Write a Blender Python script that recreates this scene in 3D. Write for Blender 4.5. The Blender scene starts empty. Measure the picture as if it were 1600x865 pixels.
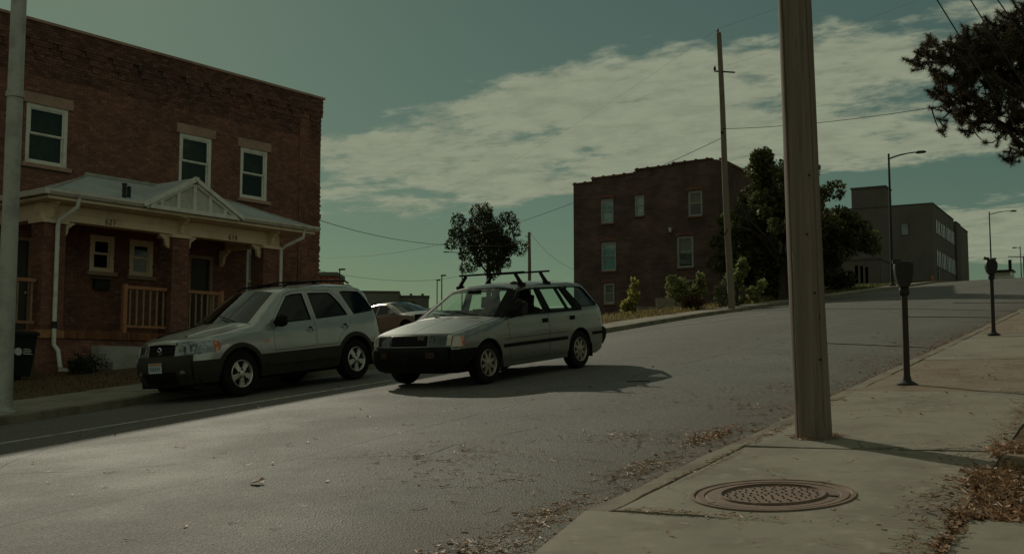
import bpy, bmesh, math, random
import numpy as np
from mathutils import Vector, Matrix
from mathutils.geometry import tessellate_polygon

SC = bpy.context.scene
COL = SC.collection
R = math.radians
rng = random.Random(7)
NR = np.random.RandomState(11)

# ------------------------------------------------------------------ camera, sky, sun, exposure
cam = bpy.data.cameras.new("camera")
cam.sensor_width = 36.0
cam.lens = 36.0 * 1732 / 1600
cam.clip_start, cam.clip_end = 0.1, 5000
cam_ob = bpy.data.objects.new("camera", cam)
COL.objects.link(cam_ob)
cam_ob.location = (0, 0, 1.41)
cam_ob.rotation_euler = (R(90) + math.atan(152.5 / 1732), 0, R(29.8))
SC.camera = cam_ob

SUN_EL, SUN_AZ = 27.8, -53.0          # azimuth from +y towards +x
SC.view_settings.view_transform = 'Standard'
SC.view_settings.look = 'None'
SC.view_settings.exposure = -0.2
SC.view_settings.gamma = 1.0
SC.cycles.use_denoising = True
SC.cycles.max_bounces = 6
SC.cycles.transparent_max_bounces = 12

world = bpy.data.worlds.new("World")
SC.world = world
world.use_nodes = True


def build_world():
    nt = world.node_tree
    nt.nodes.clear()
    N, L = nt.nodes.new, nt.links.new

    def math_(op, a, b=None, c=None, clamp=False):
        n = N('ShaderNodeMath'); n.operation = op; n.use_clamp = clamp
        for i, v in enumerate((a, b, c)):
            if v is None: continue
            if isinstance(v, (int, float)): n.inputs[i].default_value = v
            else: L(v, n.inputs[i])
        return n.outputs[0]

    def ramp(fac, lo, hi):
        n = N('ShaderNodeMapRange'); n.interpolation_type = 'SMOOTHSTEP'
        n.inputs['From Min'].default_value = lo; n.inputs['From Max'].default_value = hi
        L(fac, n.inputs['Value']); return n.outputs[0]

    def noise(vec, scale, det=6, rough=0.55, dist=0.0):
        n = N('ShaderNodeTexNoise'); n.inputs['Scale'].default_value = scale
        n.inputs['Detail'].default_value = det; n.inputs['Roughness'].default_value = rough
        n.inputs['Distortion'].default_value = dist
        L(vec, n.inputs['Vector']); return n.outputs['Fac']

    out = N('ShaderNodeOutputWorld'); bg = N('ShaderNodeBackground'); L(bg.outputs[0], out.inputs[0])
    sky = N('ShaderNodeTexSky'); sky.sky_type = 'NISHITA'; sky.sun_disc = False
    sky.sun_elevation = R(SUN_EL); sky.sun_rotation = R(SUN_AZ)
    sky.air_density = 1.0; sky.dust_density = 0.3; sky.ozone_density = 1.2
    tint = N('ShaderNodeMix'); tint.data_type = 'RGBA'; tint.blend_type = 'MULTIPLY'
    tint.inputs['Factor'].default_value = 1.0
    gm = N('ShaderNodeGamma'); gm.inputs[1].default_value = 0.72; L(sky.outputs[0], gm.inputs[0])
    L(gm.outputs[0], tint.inputs['A']); tint.inputs['B'].default_value = SKY_TINT
    # clouds live on a plane high above the town: direction / elevation
    tc = N('ShaderNodeTexCoord'); sep = N('ShaderNodeSeparateXYZ'); L(tc.outputs['Generated'], sep.inputs[0])
    z = math_('MAXIMUM', sep.outputs[2], 0.0)
    zz = math_('ADD', z, 0.10)
    px = math_('DIVIDE', sep.outputs[0], zz); py = math_('DIVIDE', sep.outputs[1], zz)
    cmb = N('ShaderNodeCombineXYZ'); L(px, cmb.inputs[0]); L(py, cmb.inputs[1])
    P = cmb.outputs[0]
    # a long cloud band lies across the view, its near edge straight, its far edge looser; streaks elsewhere
    wob = math_('MULTIPLY', math_('SUBTRACT', noise(P, 1.5, 5, 0.62), 0.5), 0.42)
    yw = math_('ADD', py, wob)
    bank = math_('MULTIPLY', ramp(yw, 2.16, 2.54), ramp(math_('ADD', yw, math_('MULTIPLY', px, -0.12)), 3.95, 3.20))
    bank2 = math_('MULTIPLY', ramp(yw, 3.75, 4.3), ramp(yw, 5.6, 4.6))
    bank = math_('MAXIMUM', bank, math_('MULTIPLY', bank2, ramp(px, -1.6, -0.6)))
    bank3 = math_('MULTIPLY', ramp(yw, 1.45, 0.75), 0.74)          # unseen broken cloud added overhead and behind the camera to fill the shade
    bank = math_('MAXIMUM', bank, bank3)
    thin = math_('MAXIMUM', ramp(px, -2.75, -1.5), ramp(yw, 1.45, 0.75))
    # wind-stretched cloud noise
    mp = N('ShaderNodeMapping'); mp.inputs['Rotation'].default_value = (0, 0, R(-18)); mp.inputs['Scale'].default_value = (0.85, 1.15, 1)
    L(P, mp.inputs[0])
    n1 = noise(mp.outputs[0], 2.3, 9, 0.60, 0.25)
    n2 = noise(mp.outputs[0], 7.5, 6, 0.62, 0.2)
    n3 = noise(P, 0.8, 3, 0.5)
    n4 = noise(mp.outputs[0], 17.0, 5, 0.65, 0.15)
    d = math_('ADD', math_('ADD', math_('MULTIPLY', n1, 0.58), math_('MULTIPLY', n2, 0.30)), math_('MULTIPLY', n4, 0.12))
    thr = math_('ADD', d, math_('MULTIPLY', bank, math_('ADD', 0.150, math_('MULTIPLY', thin, 0.072))))
    thr = math_('ADD', thr, math_('MULTIPLY', math_('SUBTRACT', n3, 0.5), 0.26))
    mask = math_('MULTIPLY', ramp(thr, 0.580, 0.705), 0.95)
    # thin haze towards the horizon
    shade = math_('ADD', 0.82, math_('MULTIPLY', ramp(math_('ADD', math_('MULTIPLY', n2, 0.6), math_('MULTIPLY', n4, 0.4)), 0.34, 0.66), 0.22))
    low = ramp(sep.outputs[2], 0.0, 0.30)
    ccol = N('ShaderNodeMix'); ccol.data_type = 'RGBA'; ccol.blend_type = 'MULTIPLY'; ccol.inputs['Factor'].default_value = 1
    ccol.inputs['A'].default_value = CLOUD_COL
    cv = N('ShaderNodeCombineColor'); L(shade, cv.inputs[0]); L(shade, cv.inputs[1]); L(shade, cv.inputs[2])
    L(cv.outputs[0], ccol.inputs['B'])
    mix = N('ShaderNodeMix'); mix.data_type = 'RGBA'
    L(mask, mix.inputs['Factor']); L(tint.outputs['Result'], mix.inputs['A']); L(ccol.outputs['Result'], mix.inputs['B'])
    L(mix.outputs['Result'], bg.inputs['Color'])
    bg.inputs['Strength'].default_value = SKY_STRENGTH


SKY_STRENGTH = 0.06
SKY_TINT = (0.575, 0.750, 0.495, 1)
CLOUD_COL = (5.1, 5.6, 3.95, 1)
build_world()

sun = bpy.data.lights.new("sun", 'SUN')
sun.energy = 2.45
sun.angle = R(0.55)
sun.color = (1.0, 0.93, 0.74)
sun_ob = bpy.data.objects.new("sun", sun)
COL.objects.link(sun_ob)
_d = Vector((math.sin(R(SUN_AZ)) * math.cos(R(SUN_EL)), math.cos(R(SUN_AZ)) * math.cos(R(SUN_EL)), math.sin(R(SUN_EL))))
sun_ob.rotation_euler = _d.to_track_quat('Z', 'Y').to_euler()


# ------------------------------------------------------------------ ground shape
def prof(y):
    if y < -40: return -3.824 + 0.02 * (y + 40)
    if y < 85: return 0.0956 * y
    if y < 115:
        d = y - 85
        return 8.126 + 0.0956 * d - 0.0956 * d * d / 60
    return 9.56 - 0.004 * (y - 115)


def zs(x, y):
    fall = 0.10 * sstep((-9.3 - x) / 2.8) * (1 - sstep((y - 24) / 14))
    return prof(y) + 0.009 * max(-30, min(10, x)) - fall


def crown(x):
    return 0.09 * max(0.0, 1 - ((x + 8.4) / 5.3) ** 2)


def sstep(t):
    t = max(0.0, min(1.0, t))
    return t * t * (3 - 2 * t)


def ter(x, y):
    z = zs(x, y)
    if y > 20:
        zl = 1.912 + 0.04 * (min(y, 150) - 20) + 0.009 * max(-30, min(10, x))
        st = -16.5 - max(0, y - 60) * 0.6
        z = z + (zl - z) * sstep((st - x) / 14)
    return z


# ------------------------------------------------------------------ mesh helpers
class MB:
    """collects polygons; build() links them as one mesh object"""
    def __init__(s): s.v = []; s.f = []; s.m = []

    def add(s, vs, fs, mi=0):
        o = len(s.v); s.v += [tuple(p) for p in vs]
        s.f += [[o + i for i in f] for f in fs]; s.m += [mi] * len(fs); return s

    def box(s, c, d, mi=0, rz=0.0, mat=None):
        hx, hy, hz = d[0] / 2, d[1] / 2, d[2] / 2
        ps = [Vector((x, y, z)) for x in (-hx, hx) for y in (-hy, hy) for z in (-hz, hz)]
        M = mat if mat is not None else Matrix.Rotation(rz, 4, 'Z')
        ps = [M @ p + Vector(c) for p in ps]
        return s.add(ps, [(0, 1, 3, 2), (4, 6, 7, 5), (0, 4, 5, 1), (2, 3, 7, 6), (0, 2, 6, 4), (1, 5, 7, 3)], mi)

    def b2(s, lo, hi, mi=0):
        return s.box([(a + b) / 2 for a, b in zip(lo, hi)], [abs(b - a) for a, b in zip(lo, hi)], mi)

    def prism(s, poly, ax, t0, t1, mi=0):
        """poly: 2d points; ax: axis extruded along ('x','y','z')"""
        def P(p, t):
            return {'x': (t, p[0], p[1]), 'y': (p[0], t, p[1]), 'z': (p[0], p[1], t)}[ax]
        n = len(poly)
        vs = [P(p, t0) for p in poly] + [P(p, t1) for p in poly]
        fs = [tuple(range(n))[::-1], tuple(range(n, 2 * n))] + [(i, (i + 1) % n, n + (i + 1) % n, n + i) for i in range(n)]
        return s.add(vs, fs, mi)

    def tube(s, pts, rad, n=8, mi=0, caps=True):
        pts = [Vector(p) for p in pts]
        if not isinstance(rad, (list, tuple)): rad = [rad] * len(pts)
        vs = []; fs = []; up = None
        for i, p in enumerate(pts):
            t = (pts[min(i + 1, len(pts) - 1)] - pts[max(i - 1, 0)]).normalized()
            if up is None: up = t.orthogonal().normalized()
            up = (up - t * up.dot(t)).normalized(); w = t.cross(up)
            for k in range(n):
                a = 2 * math.pi * k / n
                vs.append(p + (up * math.cos(a) + w * math.sin(a)) * rad[i])
        for i in range(len(pts) - 1):
            for k in range(n):
                fs.append((i * n + k, i * n + (k + 1) % n, (i + 1) * n + (k + 1) % n, (i + 1) * n + k))
        if caps:
            fs.append(tuple(range(n))[::-1]); fs.append(tuple((len(pts) - 1) * n + k for k in range(n)))
        return s.add(vs, fs, mi)

    def lathe(s, prof_, n=24, mi=0, M=None, close=True):
        """prof_: (r, h) pairs round the local z axis"""
        vs = []; fs = []
        for r, h in prof_:
            for k in range(n):
                a = 2 * math.pi * k / n
                p = Vector((r * math.cos(a), r * math.sin(a), h))
                vs.append(M @ p if M is not None else p)
        m = len(prof_)
        for i in range(m - 1):
            for k in range(n):
                fs.append((i * n + k, i * n + (k + 1) % n, (i + 1) * n + (k + 1) % n, (i + 1) * n + k))
        if close:
            fs.append(tuple(range(n))[::-1]); fs.append(tuple((m - 1) * n + k for k in range(n)))
        return s.add(vs, fs, mi)

    def build(s, name, mats, parent=None, smooth=None, kind=None, label=None):
        me = bpy.data.meshes.new(name)
        me.from_pydata(s.v, [], s.f)
        if not isinstance(mats, (list, tuple)): mats = [mats]
        for m in mats: me.materials.append(m)
        if len(mats) > 1: me.polygons.foreach_set('material_index', s.m)
        return finish(name, me, parent, smooth, kind, label)


def finish(name, me, parent=None, smooth=None, kind=None, label=None):
    me.update()
    if smooth is not None:
        me.polygons.foreach_set('use_smooth', [True] * len(me.polygons))
        if smooth < 180: me.set_sharp_from_angle(angle=R(smooth))
    o = bpy.data.objects.new(name, me)
    COL.objects.link(o)
    if parent is not None: o.parent = parent
    if kind: o['kind'] = kind
    if label: o['label'] = label
    return o


def np_mesh(name, V, F, mat, parent=None, smooth=None, kind=None, label=None):
    """fast mesh of uniform polygons from numpy arrays"""
    V = np.asarray(V, np.float32); F = np.asarray(F, np.int32)
    me = bpy.data.meshes.new(name)
    k = F.shape[1]
    me.vertices.add(len(V)); me.vertices.foreach_set('co', V.ravel())
    me.loops.add(F.size); me.loops.foreach_set('vertex_index', F.ravel())
    me.polygons.add(len(F)); me.polygons.foreach_set('loop_start', np.arange(0, F.size, k, dtype=np.int32))
    me.update(calc_edges=True); me.validate()
    me.materials.append(mat)
    return finish(name, me, parent, smooth, kind, label)


def thing(name, label, cat, loc=(0, 0, 0), rz=0.0, group=None, M=None):
    o = bpy.data.objects.new(name, None)
    COL.objects.link(o)
    o.empty_display_size = 0.2
    if M is not None: o.matrix_world = M
    else: o.location = loc; o.rotation_euler = (0, 0, rz)
    return tag(o, label, cat, group)


def tag(o, label, cat, group=None):
    o['label'] = label; o['category'] = cat
    if group: o['group'] = group
    return o


def struct(o):
    o['kind'] = 'structure'; return o


def dup(root, loc, rz, label, group=None):
    r = root.copy(); COL.objects.link(r)
    r.location = loc; r.rotation_euler = (0, 0, rz); r['label'] = label
    if group: r['group'] = group
    for ch in list(root.children):
        c = ch.copy(); COL.objects.link(c); c.parent = r
        for g in list(ch.children):
            d = g.copy(); COL.objects.link(d); d.parent = c
    return r


# ------------------------------------------------------------------ materials
def mat(name, col, rough=0.6, metal=0.0, spec=0.5, noise=None, bump=None, vary=None, island=0.0, coat=0.0, coords='Object'):
    """noise=(scale, second colour, contrast lo, hi); bump=(scale, strength); island: per-piece brightness spread"""
    m = bpy.data.materials.new(name); m.use_nodes = True
    nt = m.node_tree; N, L = nt.nodes.new, nt.links.new
    b = nt.nodes['Principled BSDF']
    b.inputs['Roughness'].default_value = rough; b.inputs['Metallic'].default_value = metal
    b.inputs['Specular IOR Level'].default_value = spec
    b.inputs['Coat Weight'].default_value = coat
    b.inputs['Coat Roughness'].default_value = 0.06
    b.inputs['Base Color'].default_value = (*col, 1)
    tc = N('ShaderNodeTexCoord')
    src = None
    if noise:
        layers = noise if isinstance(noise, list) else [noise]
        for sc, c2, lo, hi in layers:
            n = N('ShaderNodeTexNoise'); n.inputs['Scale'].default_value = sc; n.inputs['Detail'].default_value = 7
            n.inputs['Roughness'].default_value = 0.62
            L(tc.outputs[coords], n.inputs['Vector'])
            mr = N('ShaderNodeMapRange'); mr.interpolation_type = 'SMOOTHSTEP'
            mr.inputs['From Min'].default_value = lo; mr.inputs['From Max'].default_value = hi
            L(n.outputs['Fac'], mr.inputs['Value'])
            mx = N('ShaderNodeMix'); mx.data_type = 'RGBA'; L(mr.outputs[0], mx.inputs['Factor'])
            if src is None: mx.inputs['A'].default_value = (*col, 1)
            else: L(src, mx.inputs['A'])
            mx.inputs['B'].default_value = (*c2, 1)
            src = mx.outputs['Result']
    if island:
        g = N('ShaderNodeNewGeometry')
        mr = N('ShaderNodeMapRange'); mr.inputs['To Min'].default_value = 1 - island; mr.inputs['To Max'].default_value = 1 + island
        L(g.outputs['Random Per Island'], mr.inputs['Value'])
        hv = N('ShaderNodeHueSaturation')
        if src is None: hv.inputs['Color'].default_value = (*col, 1)
        else: L(src, hv.inputs['Color'])
        L(mr.outputs[0], hv.inputs['Value'])
        src = hv.outputs[0]
    if src is not None: L(src, b.inputs['Base Color'])
    if bump:
        n = N('ShaderNodeTexNoise'); n.inputs['Scale'].default_value = bump[0]; n.inputs['Detail'].default_value = 5
        L(tc.outputs[coords], n.inputs['Vector'])
        bp = N('ShaderNodeBump'); bp.inputs['Strength'].default_value = bump[1]; bp.inputs['Distance'].default_value = bump[2] if len(bump) > 2 else 0.02
        L(n.outputs['Fac'], bp.inputs['Height']); L(bp.outputs[0], b.inputs['Normal'])
    return m


def glass_mat(name, see, rough=0.015, boost=1.0):
    """thin pane: light passes through tinted by `see`, the rest mirrors the surroundings by Fresnel"""
    m = bpy.data.materials.new(name); m.use_nodes = True
    nt = m.node_tree; N, L = nt.nodes.new, nt.links.new
    nt.nodes.remove(nt.nodes['Principled BSDF'])
    g = N('ShaderNodeBsdfGlossy'); g.inputs['Color'].default_value = (0.95, 1, 1, 1); g.inputs['Roughness'].default_value = rough
    tr = N('ShaderNodeBsdfTransparent'); tr.inputs[0].default_value = (*see, 1)
    lw = N('ShaderNodeLayerWeight'); lw.inputs['Blend'].default_value = 0.5       # Schlick curve, the same from both sides of the pane
    pw = N('ShaderNodeMath'); pw.operation = 'POWER'; pw.inputs[1].default_value = 5.0; L(lw.outputs['Facing'], pw.inputs[0])
    mu = N('ShaderNodeMath'); mu.operation = 'MULTIPLY_ADD'; mu.use_clamp = True
    mu.inputs[1].default_value = 0.9 * min(1.0, boost + 0.3); mu.inputs[2].default_value = 0.07 * boost; L(pw.outputs[0], mu.inputs[0])
    mx = N('ShaderNodeMixShader'); L(mu.outputs[0], mx.inputs[0]); L(tr.outputs[0], mx.inputs[1]); L(g.outputs[0], mx.inputs[2])
    L(mx.outputs[0], nt.nodes['Material Output'].inputs[0])
    return m


def asphalt_mat():
    m = bpy.data.materials.new("asphalt"); m.use_nodes = True
    nt = m.node_tree; N, L = nt.nodes.new, nt.links.new
    b = nt.nodes['Principled BSDF']
    tc = N('ShaderNodeTexCoord'); V = tc.outputs['Object']

    def noise(scale, det, rough=0.6, vec=V):
        n = N('ShaderNodeTexNoise'); n.inputs['Scale'].default_value = scale; n.inputs['Detail'].default_value = det
        n.inputs['Roughness'].default_value = rough; L(vec, n.inputs['Vector']); return n.outputs['Fac']

    def rmp(f, lo, hi, a=0.0, z=1.0):
        n = N('ShaderNodeMapRange'); n.interpolation_type = 'SMOOTHSTEP'
        for k, v in zip(('From Min', 'From Max', 'To Min', 'To Max'), (lo, hi, a, z)): n.inputs[k].default_value = v
        L(f, n.inputs['Value']); return n.outputs[0]

    def mix(f, a, c, mode='MIX'):
        n = N('ShaderNodeMix'); n.data_type = 'RGBA'; n.blend_type = mode
        if isinstance(f, float): n.inputs['Factor'].default_value = f
        else: L(f, n.inputs['Factor'])
        for key, v in (('A', a), ('B', c)):
            if isinstance(v, tuple): n.inputs[key].default_value = (*v, 1)
            else: L(v, n.inputs[key])
        return n.outputs['Result']
    base = mix(rmp(noise(0.55, 5), 0.35, 0.68), (0.105, 0.103, 0.093), (0.147, 0.142, 0.123))
    # tyre lanes run along the street
    mp = N('ShaderNodeMapping'); mp.inputs['Scale'].default_value = (0.75, 0.03, 1); L(V, mp.inputs[0])
    base = mix(rmp(noise(1.0, 3, 0.5, mp.outputs[0]), 0.40, 0.62), base, (0.116, 0.108, 0.095))
    # stones of the aggregate
    vo = N('ShaderNodeTexVoronoi'); vo.inputs['Scale'].default_value = 75; L(V, vo.inputs['Vector'])
    sepc = N('ShaderNodeSeparateColor'); L(vo.outputs['Color'], sepc.inputs[0])
    base = mix(rmp(sepc.outputs[0], 0.55, 1.0, 0, 0.75), base, (0.219, 0.206, 0.175))
    base = mix(rmp(sepc.outputs[1], 0.62, 1.0, 0, 0.8), base, (0.042, 0.040, 0.037))
    # pale and dark flecks
    vo2 = N('ShaderNodeTexVoronoi'); vo2.inputs['Scale'].default_value = 26; L(V, vo2.inputs['Vector'])
    sp2 = N('ShaderNodeSeparateColor'); L(vo2.outputs['Color'], sp2.inputs[0])
    fl = N('ShaderNodeMath'); fl.operation = 'MULTIPLY'
    L(rmp(sp2.outputs[0], 0.965, 0.985), fl.inputs[0]); L(rmp(vo2.outputs['Distance'], 0.26, 0.14), fl.inputs[1])
    base = mix(fl.outputs[0], base, (0.525, 0.490, 0.403))
    # cracks
    dn = N('ShaderNodeTexNoise'); dn.inputs['Scale'].default_value = 1.6; dn.inputs['Detail'].default_value = 6; L(V, dn.inputs['Vector'])
    dv = mix(0.35, V, dn.outputs['Color'], 'ADD')
    vc = N('ShaderNodeTexVoronoi'); vc.feature = 'DISTANCE_TO_EDGE'; vc.inputs['Scale'].default_value = 0.24; L(dv, vc.inputs['Vector'])
    ck = N('ShaderNodeMath'); ck.operation = 'MULTIPLY'
    L(rmp(vc.outputs['Distance'], 0.0055, 0.001), ck.inputs[0]); L(rmp(noise(0.5, 2), 0.47, 0.6), ck.inputs[1])
    base = mix(ck.outputs[0], base, (0.032, 0.030, 0.028))
    # sealed repairs and stains
    base = mix(rmp(noise(0.9, 4, 0.7), 0.66, 0.74, 0, 0.5), base, (0.070, 0.065, 0.060))
    # grime gathered towards the right-hand gutter, oil line down the lane, tar-sealed seams
    sx = N('ShaderNodeSeparateXYZ'); L(V, sx.inputs[0])
    def mth(op, a, b_=None):
        n = N('ShaderNodeMath'); n.operation = op
        for i, v in enumerate((a, b_)):
            if v is None: continue
            if isinstance(v, (int, float)): n.inputs[i].default_value = v
            else: L(v, n.inputs[i])
        return n.outputs[0]
    gw = mth('ADD', sx.outputs[0], mth('MULTIPLY', mth('SUBTRACT', noise(0.7, 4), 0.5), 1.6))
    base = mix(mth('MULTIPLY', rmp(gw, -4.6, -2.9), 0.55), base, (0.078, 0.060, 0.043))
    lane = mth('ABSOLUTE', mth('ADD', mth('ADD', sx.outputs[0], 7.6), mth('MULTIPLY', mth('SUBTRACT', noise(0.5, 3), 0.5), 0.7)))
    base = mix(mth('MULTIPLY', rmp(lane, 0.55, 0.0), rmp(noise(1.7, 5), 0.42, 0.66, 0, 0.38)), base, (0.050, 0.047, 0.042))
    seam = mth('ABSOLUTE', mth('ADD', mth('ADD', sx.outputs[0], 6.25), mth('MULTIPLY', mth('SUBTRACT', noise(0.35, 6, 0.7), 0.5), 0.55)))
    base = mix(mth('MULTIPLY', rmp(seam, 0.022, 0.008), rmp(noise(0.45, 2), 0.40, 0.55, 0, 0.8)), base, (0.030, 0.028, 0.026))
    L(base, b.inputs['Base Color'])
    rg = rmp(noise(0.8, 3), 0.3, 0.7, 0.72, 0.80)
    L(rg, b.inputs['Roughness'])
    b.inputs['Specular IOR Level'].default_value = 0.27
    bp = N('ShaderNodeBump'); bp.inputs['Strength'].default_value = 0.55; bp.inputs['Distance'].default_value = 0.012
    h = N('ShaderNodeMath'); h.operation = 'SUBTRACT'; L(vo.outputs['Distance'], h.inputs[0]); L(ck.outputs[0], h.inputs[1])
    L(h.outputs[0], bp.inputs['Height']); L(bp.outputs[0], b.inputs['Normal'])
    return m


def wood_pole_mat(name, c1, c2, c3):
    m = bpy.data.materials.new(name); m.use_nodes = True
    nt = m.node_tree; N, L = nt.nodes.new, nt.links.new
    b = nt.nodes['Principled BSDF']; b.inputs['Roughness'].default_value = 0.85; b.inputs['Specular IOR Level'].default_value = 0.2
    tc = N('ShaderNodeTexCoord')

    def grain(sx, sz, det, dist=0.0):
        mp = N('ShaderNodeMapping'); mp.inputs['Scale'].default_value = (sx, sx, sz); L(tc.outputs['Object'], mp.inputs[0])
        n = N('ShaderNodeTexNoise'); n.inputs['Scale'].default_value = 1; n.inputs['Detail'].default_value = det
        n.inputs['Roughness'].default_value = 0.65; n.inputs['Distortion'].default_value = dist
        L(mp.outputs[0], n.inputs['Vector']); return n.outputs['Fac']

    def rmp(f, lo, hi):
        n = N('ShaderNodeMapRange'); n.inputs['From Min'].default_value = lo; n.inputs['From Max'].default_value = hi
        L(f, n.inputs['Value']); return n.outputs[0]

    def mix(f, a, c):
        n = N('ShaderNodeMix'); n.data_type = 'RGBA'; L(f, n.inputs['Factor'])
        for key, v in (('A', a), ('B', c)):
            if isinstance(v, tuple): n.inputs[key].default_value = (*v, 1)
            else: L(v, n.inputs[key])
        return n.outputs['Result']
    g1 = grain(28, 0.9, 6); g2 = grain(90, 1.6, 4); g3 = grain(5, 0.7, 4, 0.5)
    c = mix(rmp(g1, 0.32, 0.7), c1, c2)
    c = mix(rmp(g2, 0.60, 0.76), c, c3)
    c = mix(rmp(g3, 0.58, 0.75), c, tuple(x * 0.7 for x in c1))
    vo = N('ShaderNodeTexVoronoi'); mp = N('ShaderNodeMapping'); mp.inputs['Scale'].default_value = (5.5, 5.5, 2.4); L(tc.outputs['Object'], mp.inputs[0])
    L(mp.outputs[0], vo.inputs['Vector']); vo.inputs['Scale'].default_value = 1
    c = mix(rmp(vo.outputs['Distance'], 0.10, 0.05), c, tuple(x * 0.25 for x in c3))
    L(c, b.inputs['Base Color'])
    bp = N('ShaderNodeBump'); bp.inputs['Strength'].default_value = 0.6; bp.inputs['Distance'].default_value = 0.006
    L(g2, bp.inputs['Height']); L(bp.outputs[0], b.inputs['Normal'])
    return m


def brick_tex_mat(name, c1, c2, mortar, axis, size=(0.21, 0.075)):
    """coursed brick for walls too far off to pick the bricks apart; axis: world axis the courses run along"""
    m = bpy.data.materials.new(name); m.use_nodes = True
    nt = m.node_tree; N, L = nt.nodes.new, nt.links.new
    b = nt.nodes['Principled BSDF']; b.inputs['Roughness'].default_value = 0.9; b.inputs['Specular IOR Level'].default_value = 0.2
    tc = N('ShaderNodeTexCoord'); sp = N('ShaderNodeSeparateXYZ'); L(tc.outputs['Object'], sp.inputs[0])
    cb = N('ShaderNodeCombineXYZ'); L(sp.outputs[{'x': 0, 'y': 1}[axis]], cb.inputs[0]); L(sp.outputs[2], cb.inputs[1])
    br = N('ShaderNodeTexBrick'); L(cb.outputs[0], br.inputs['Vector'])
    br.inputs['Scale'].default_value = 1; br.inputs['Brick Width'].default_value = size[0]; br.inputs['Row Height'].default_value = size[1]
    br.inputs['Mortar Size'].default_value = 0.006; br.inputs['Mortar Smooth'].default_value = 0.2
    br.inputs['Color1'].default_value = (*c1, 1); br.inputs['Color2'].default_value = (*c2, 1); br.inputs['Mortar'].default_value = (*mortar, 1)
    n = N('ShaderNodeTexNoise'); n.inputs['Scale'].default_value = 0.9; n.inputs['Detail'].default_value = 6; L(tc.outputs['Object'], n.inputs['Vector'])
    mr = N('ShaderNodeMapRange'); mr.inputs['From Min'].default_value = 0.3; mr.inputs['From Max'].default_value = 0.7
    mr.inputs['To Min'].default_value = 0.65; mr.inputs['To Max'].default_value = 1.3
    L(n.outputs['Fac'], mr.inputs['Value'])
    hv = N('ShaderNodeHueSaturation'); L(br.outputs['Color'], hv.inputs['Color']); L(mr.outputs[0], hv.inputs['Value'])
    L(hv.outputs[0], b.inputs['Base Color'])
    bp = N('ShaderNodeBump'); bp.inputs['Strength'].default_value = 0.5; bp.inputs['Distance'].default_value = 0.01; bp.invert = True
    L(br.outputs['Fac'], bp.inputs['Height']); L(bp.outputs[0], b.inputs['Normal'])
    return m


M = {}
M['asphalt'] = asphalt_mat()
M['concrete'] = mat('concrete', (0.231, 0.209, 0.163), 0.88, spec=0.25, noise=[(1.3, (0.166, 0.148, 0.117), 0.4, 0.68), (7, (0.275, 0.248, 0.195), 0.52, 0.72), (60, (0.134, 0.117, 0.094), 0.60, 0.72)], bump=(120, 0.35, 0.006), coords='Object')
M['concrete_brown'] = mat('concrete_brown', (0.225, 0.177, 0.128), 0.9, spec=0.2, noise=[(1.6, (0.173, 0.124, 0.084), 0.4, 0.65), (30, (0.105, 0.075, 0.051), 0.55, 0.7)], bump=(90, 0.4, 0.006))
M['kerb'] = mat('kerb', (0.213, 0.187, 0.141), 0.9, spec=0.2, noise=[(2.2, (0.135, 0.114, 0.086), 0.42, 0.66), (40, (0.101, 0.084, 0.063), 0.58, 0.72)], bump=(60, 0.5, 0.01))
M['paint_line'] = mat('paint_line', (0.55, 0.55, 0.49), 0.75, noise=[(7, (0.22, 0.21, 0.185), 0.45, 0.64)])
M['ground'] = mat('ground', (0.105, 0.068, 0.040), 0.95, spec=0.1, noise=[(0.45, (0.082, 0.066, 0.034), 0.48, 0.64), (3.5, (0.056, 0.037, 0.023), 0.50, 0.68), (24, (0.15, 0.10, 0.06), 0.56, 0.72)], bump=(20, 0.8, 0.03))
M['soil'] = mat('soil', (0.077, 0.050, 0.031), 0.95, spec=0.1, noise=[(5, (0.126, 0.078, 0.042), 0.45, 0.65), (40, (0.042, 0.028, 0.018), 0.5, 0.7)], bump=(45, 0.9, 0.03))
M['mortar'] = mat('mortar', (0.136, 0.099, 0.080), 0.95, spec=0.1, noise=(6, (0.104, 0.074, 0.058), 0.4, 0.7))
M['brick'] = mat('brick', (0.217, 0.103, 0.075), 0.9, spec=0.2, noise=[(1.1, (0.146, 0.074, 0.058), 0.40, 0.66), (9, (0.260, 0.133, 0.099), 0.5, 0.72)], island=0.22, bump=(70, 0.4, 0.006))
M['brick_dark'] = mat('brick_dark', (0.147, 0.074, 0.056), 0.9, spec=0.2, noise=[(0.9, (0.099, 0.056, 0.046), 0.40, 0.66), (8, (0.196, 0.099, 0.071), 0.52, 0.74)], island=0.34, bump=(70, 0.4, 0.006))
M['brick_orange'] = mat('brick_orange', (0.190, 0.080, 0.040), 0.9, spec=0.2, noise=[(1.1, (0.13, 0.056, 0.030), 0.40, 0.66)], island=0.30, bump=(70, 0.4, 0.006))
M['stone_trim'] = mat('stone_trim', (0.38, 0.255, 0.195), 0.88, spec=0.2, noise=[(3, (0.29, 0.19, 0.145), 0.4, 0.66), (30, (0.20, 0.135, 0.10), 0.58, 0.74)], bump=(50, 0.3, 0.006))
M['grey_frame'] = mat('grey_frame', (0.33, 0.34, 0.31), 0.6, noise=(8, (0.24, 0.245, 0.225), 0.45, 0.7))
M['gable_panel'] = mat('gable_panel', (0.50, 0.50, 0.45), 0.65, noise=[(4, (0.38, 0.37, 0.33), 0.42, 0.68)])
M['white_paint'] = mat('white_paint', (0.66, 0.66, 0.60), 0.55, noise=[(5, (0.52, 0.51, 0.45), 0.45, 0.7), (40, (0.40, 0.38, 0.33), 0.62, 0.75)])
M['cream_paint'] = mat('cream_paint', (0.775, 0.635, 0.456), 0.6, noise=[(2.5, (0.635, 0.512, 0.352), 0.42, 0.7), (26, (0.403, 0.310, 0.224), 0.64, 0.78)])
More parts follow.
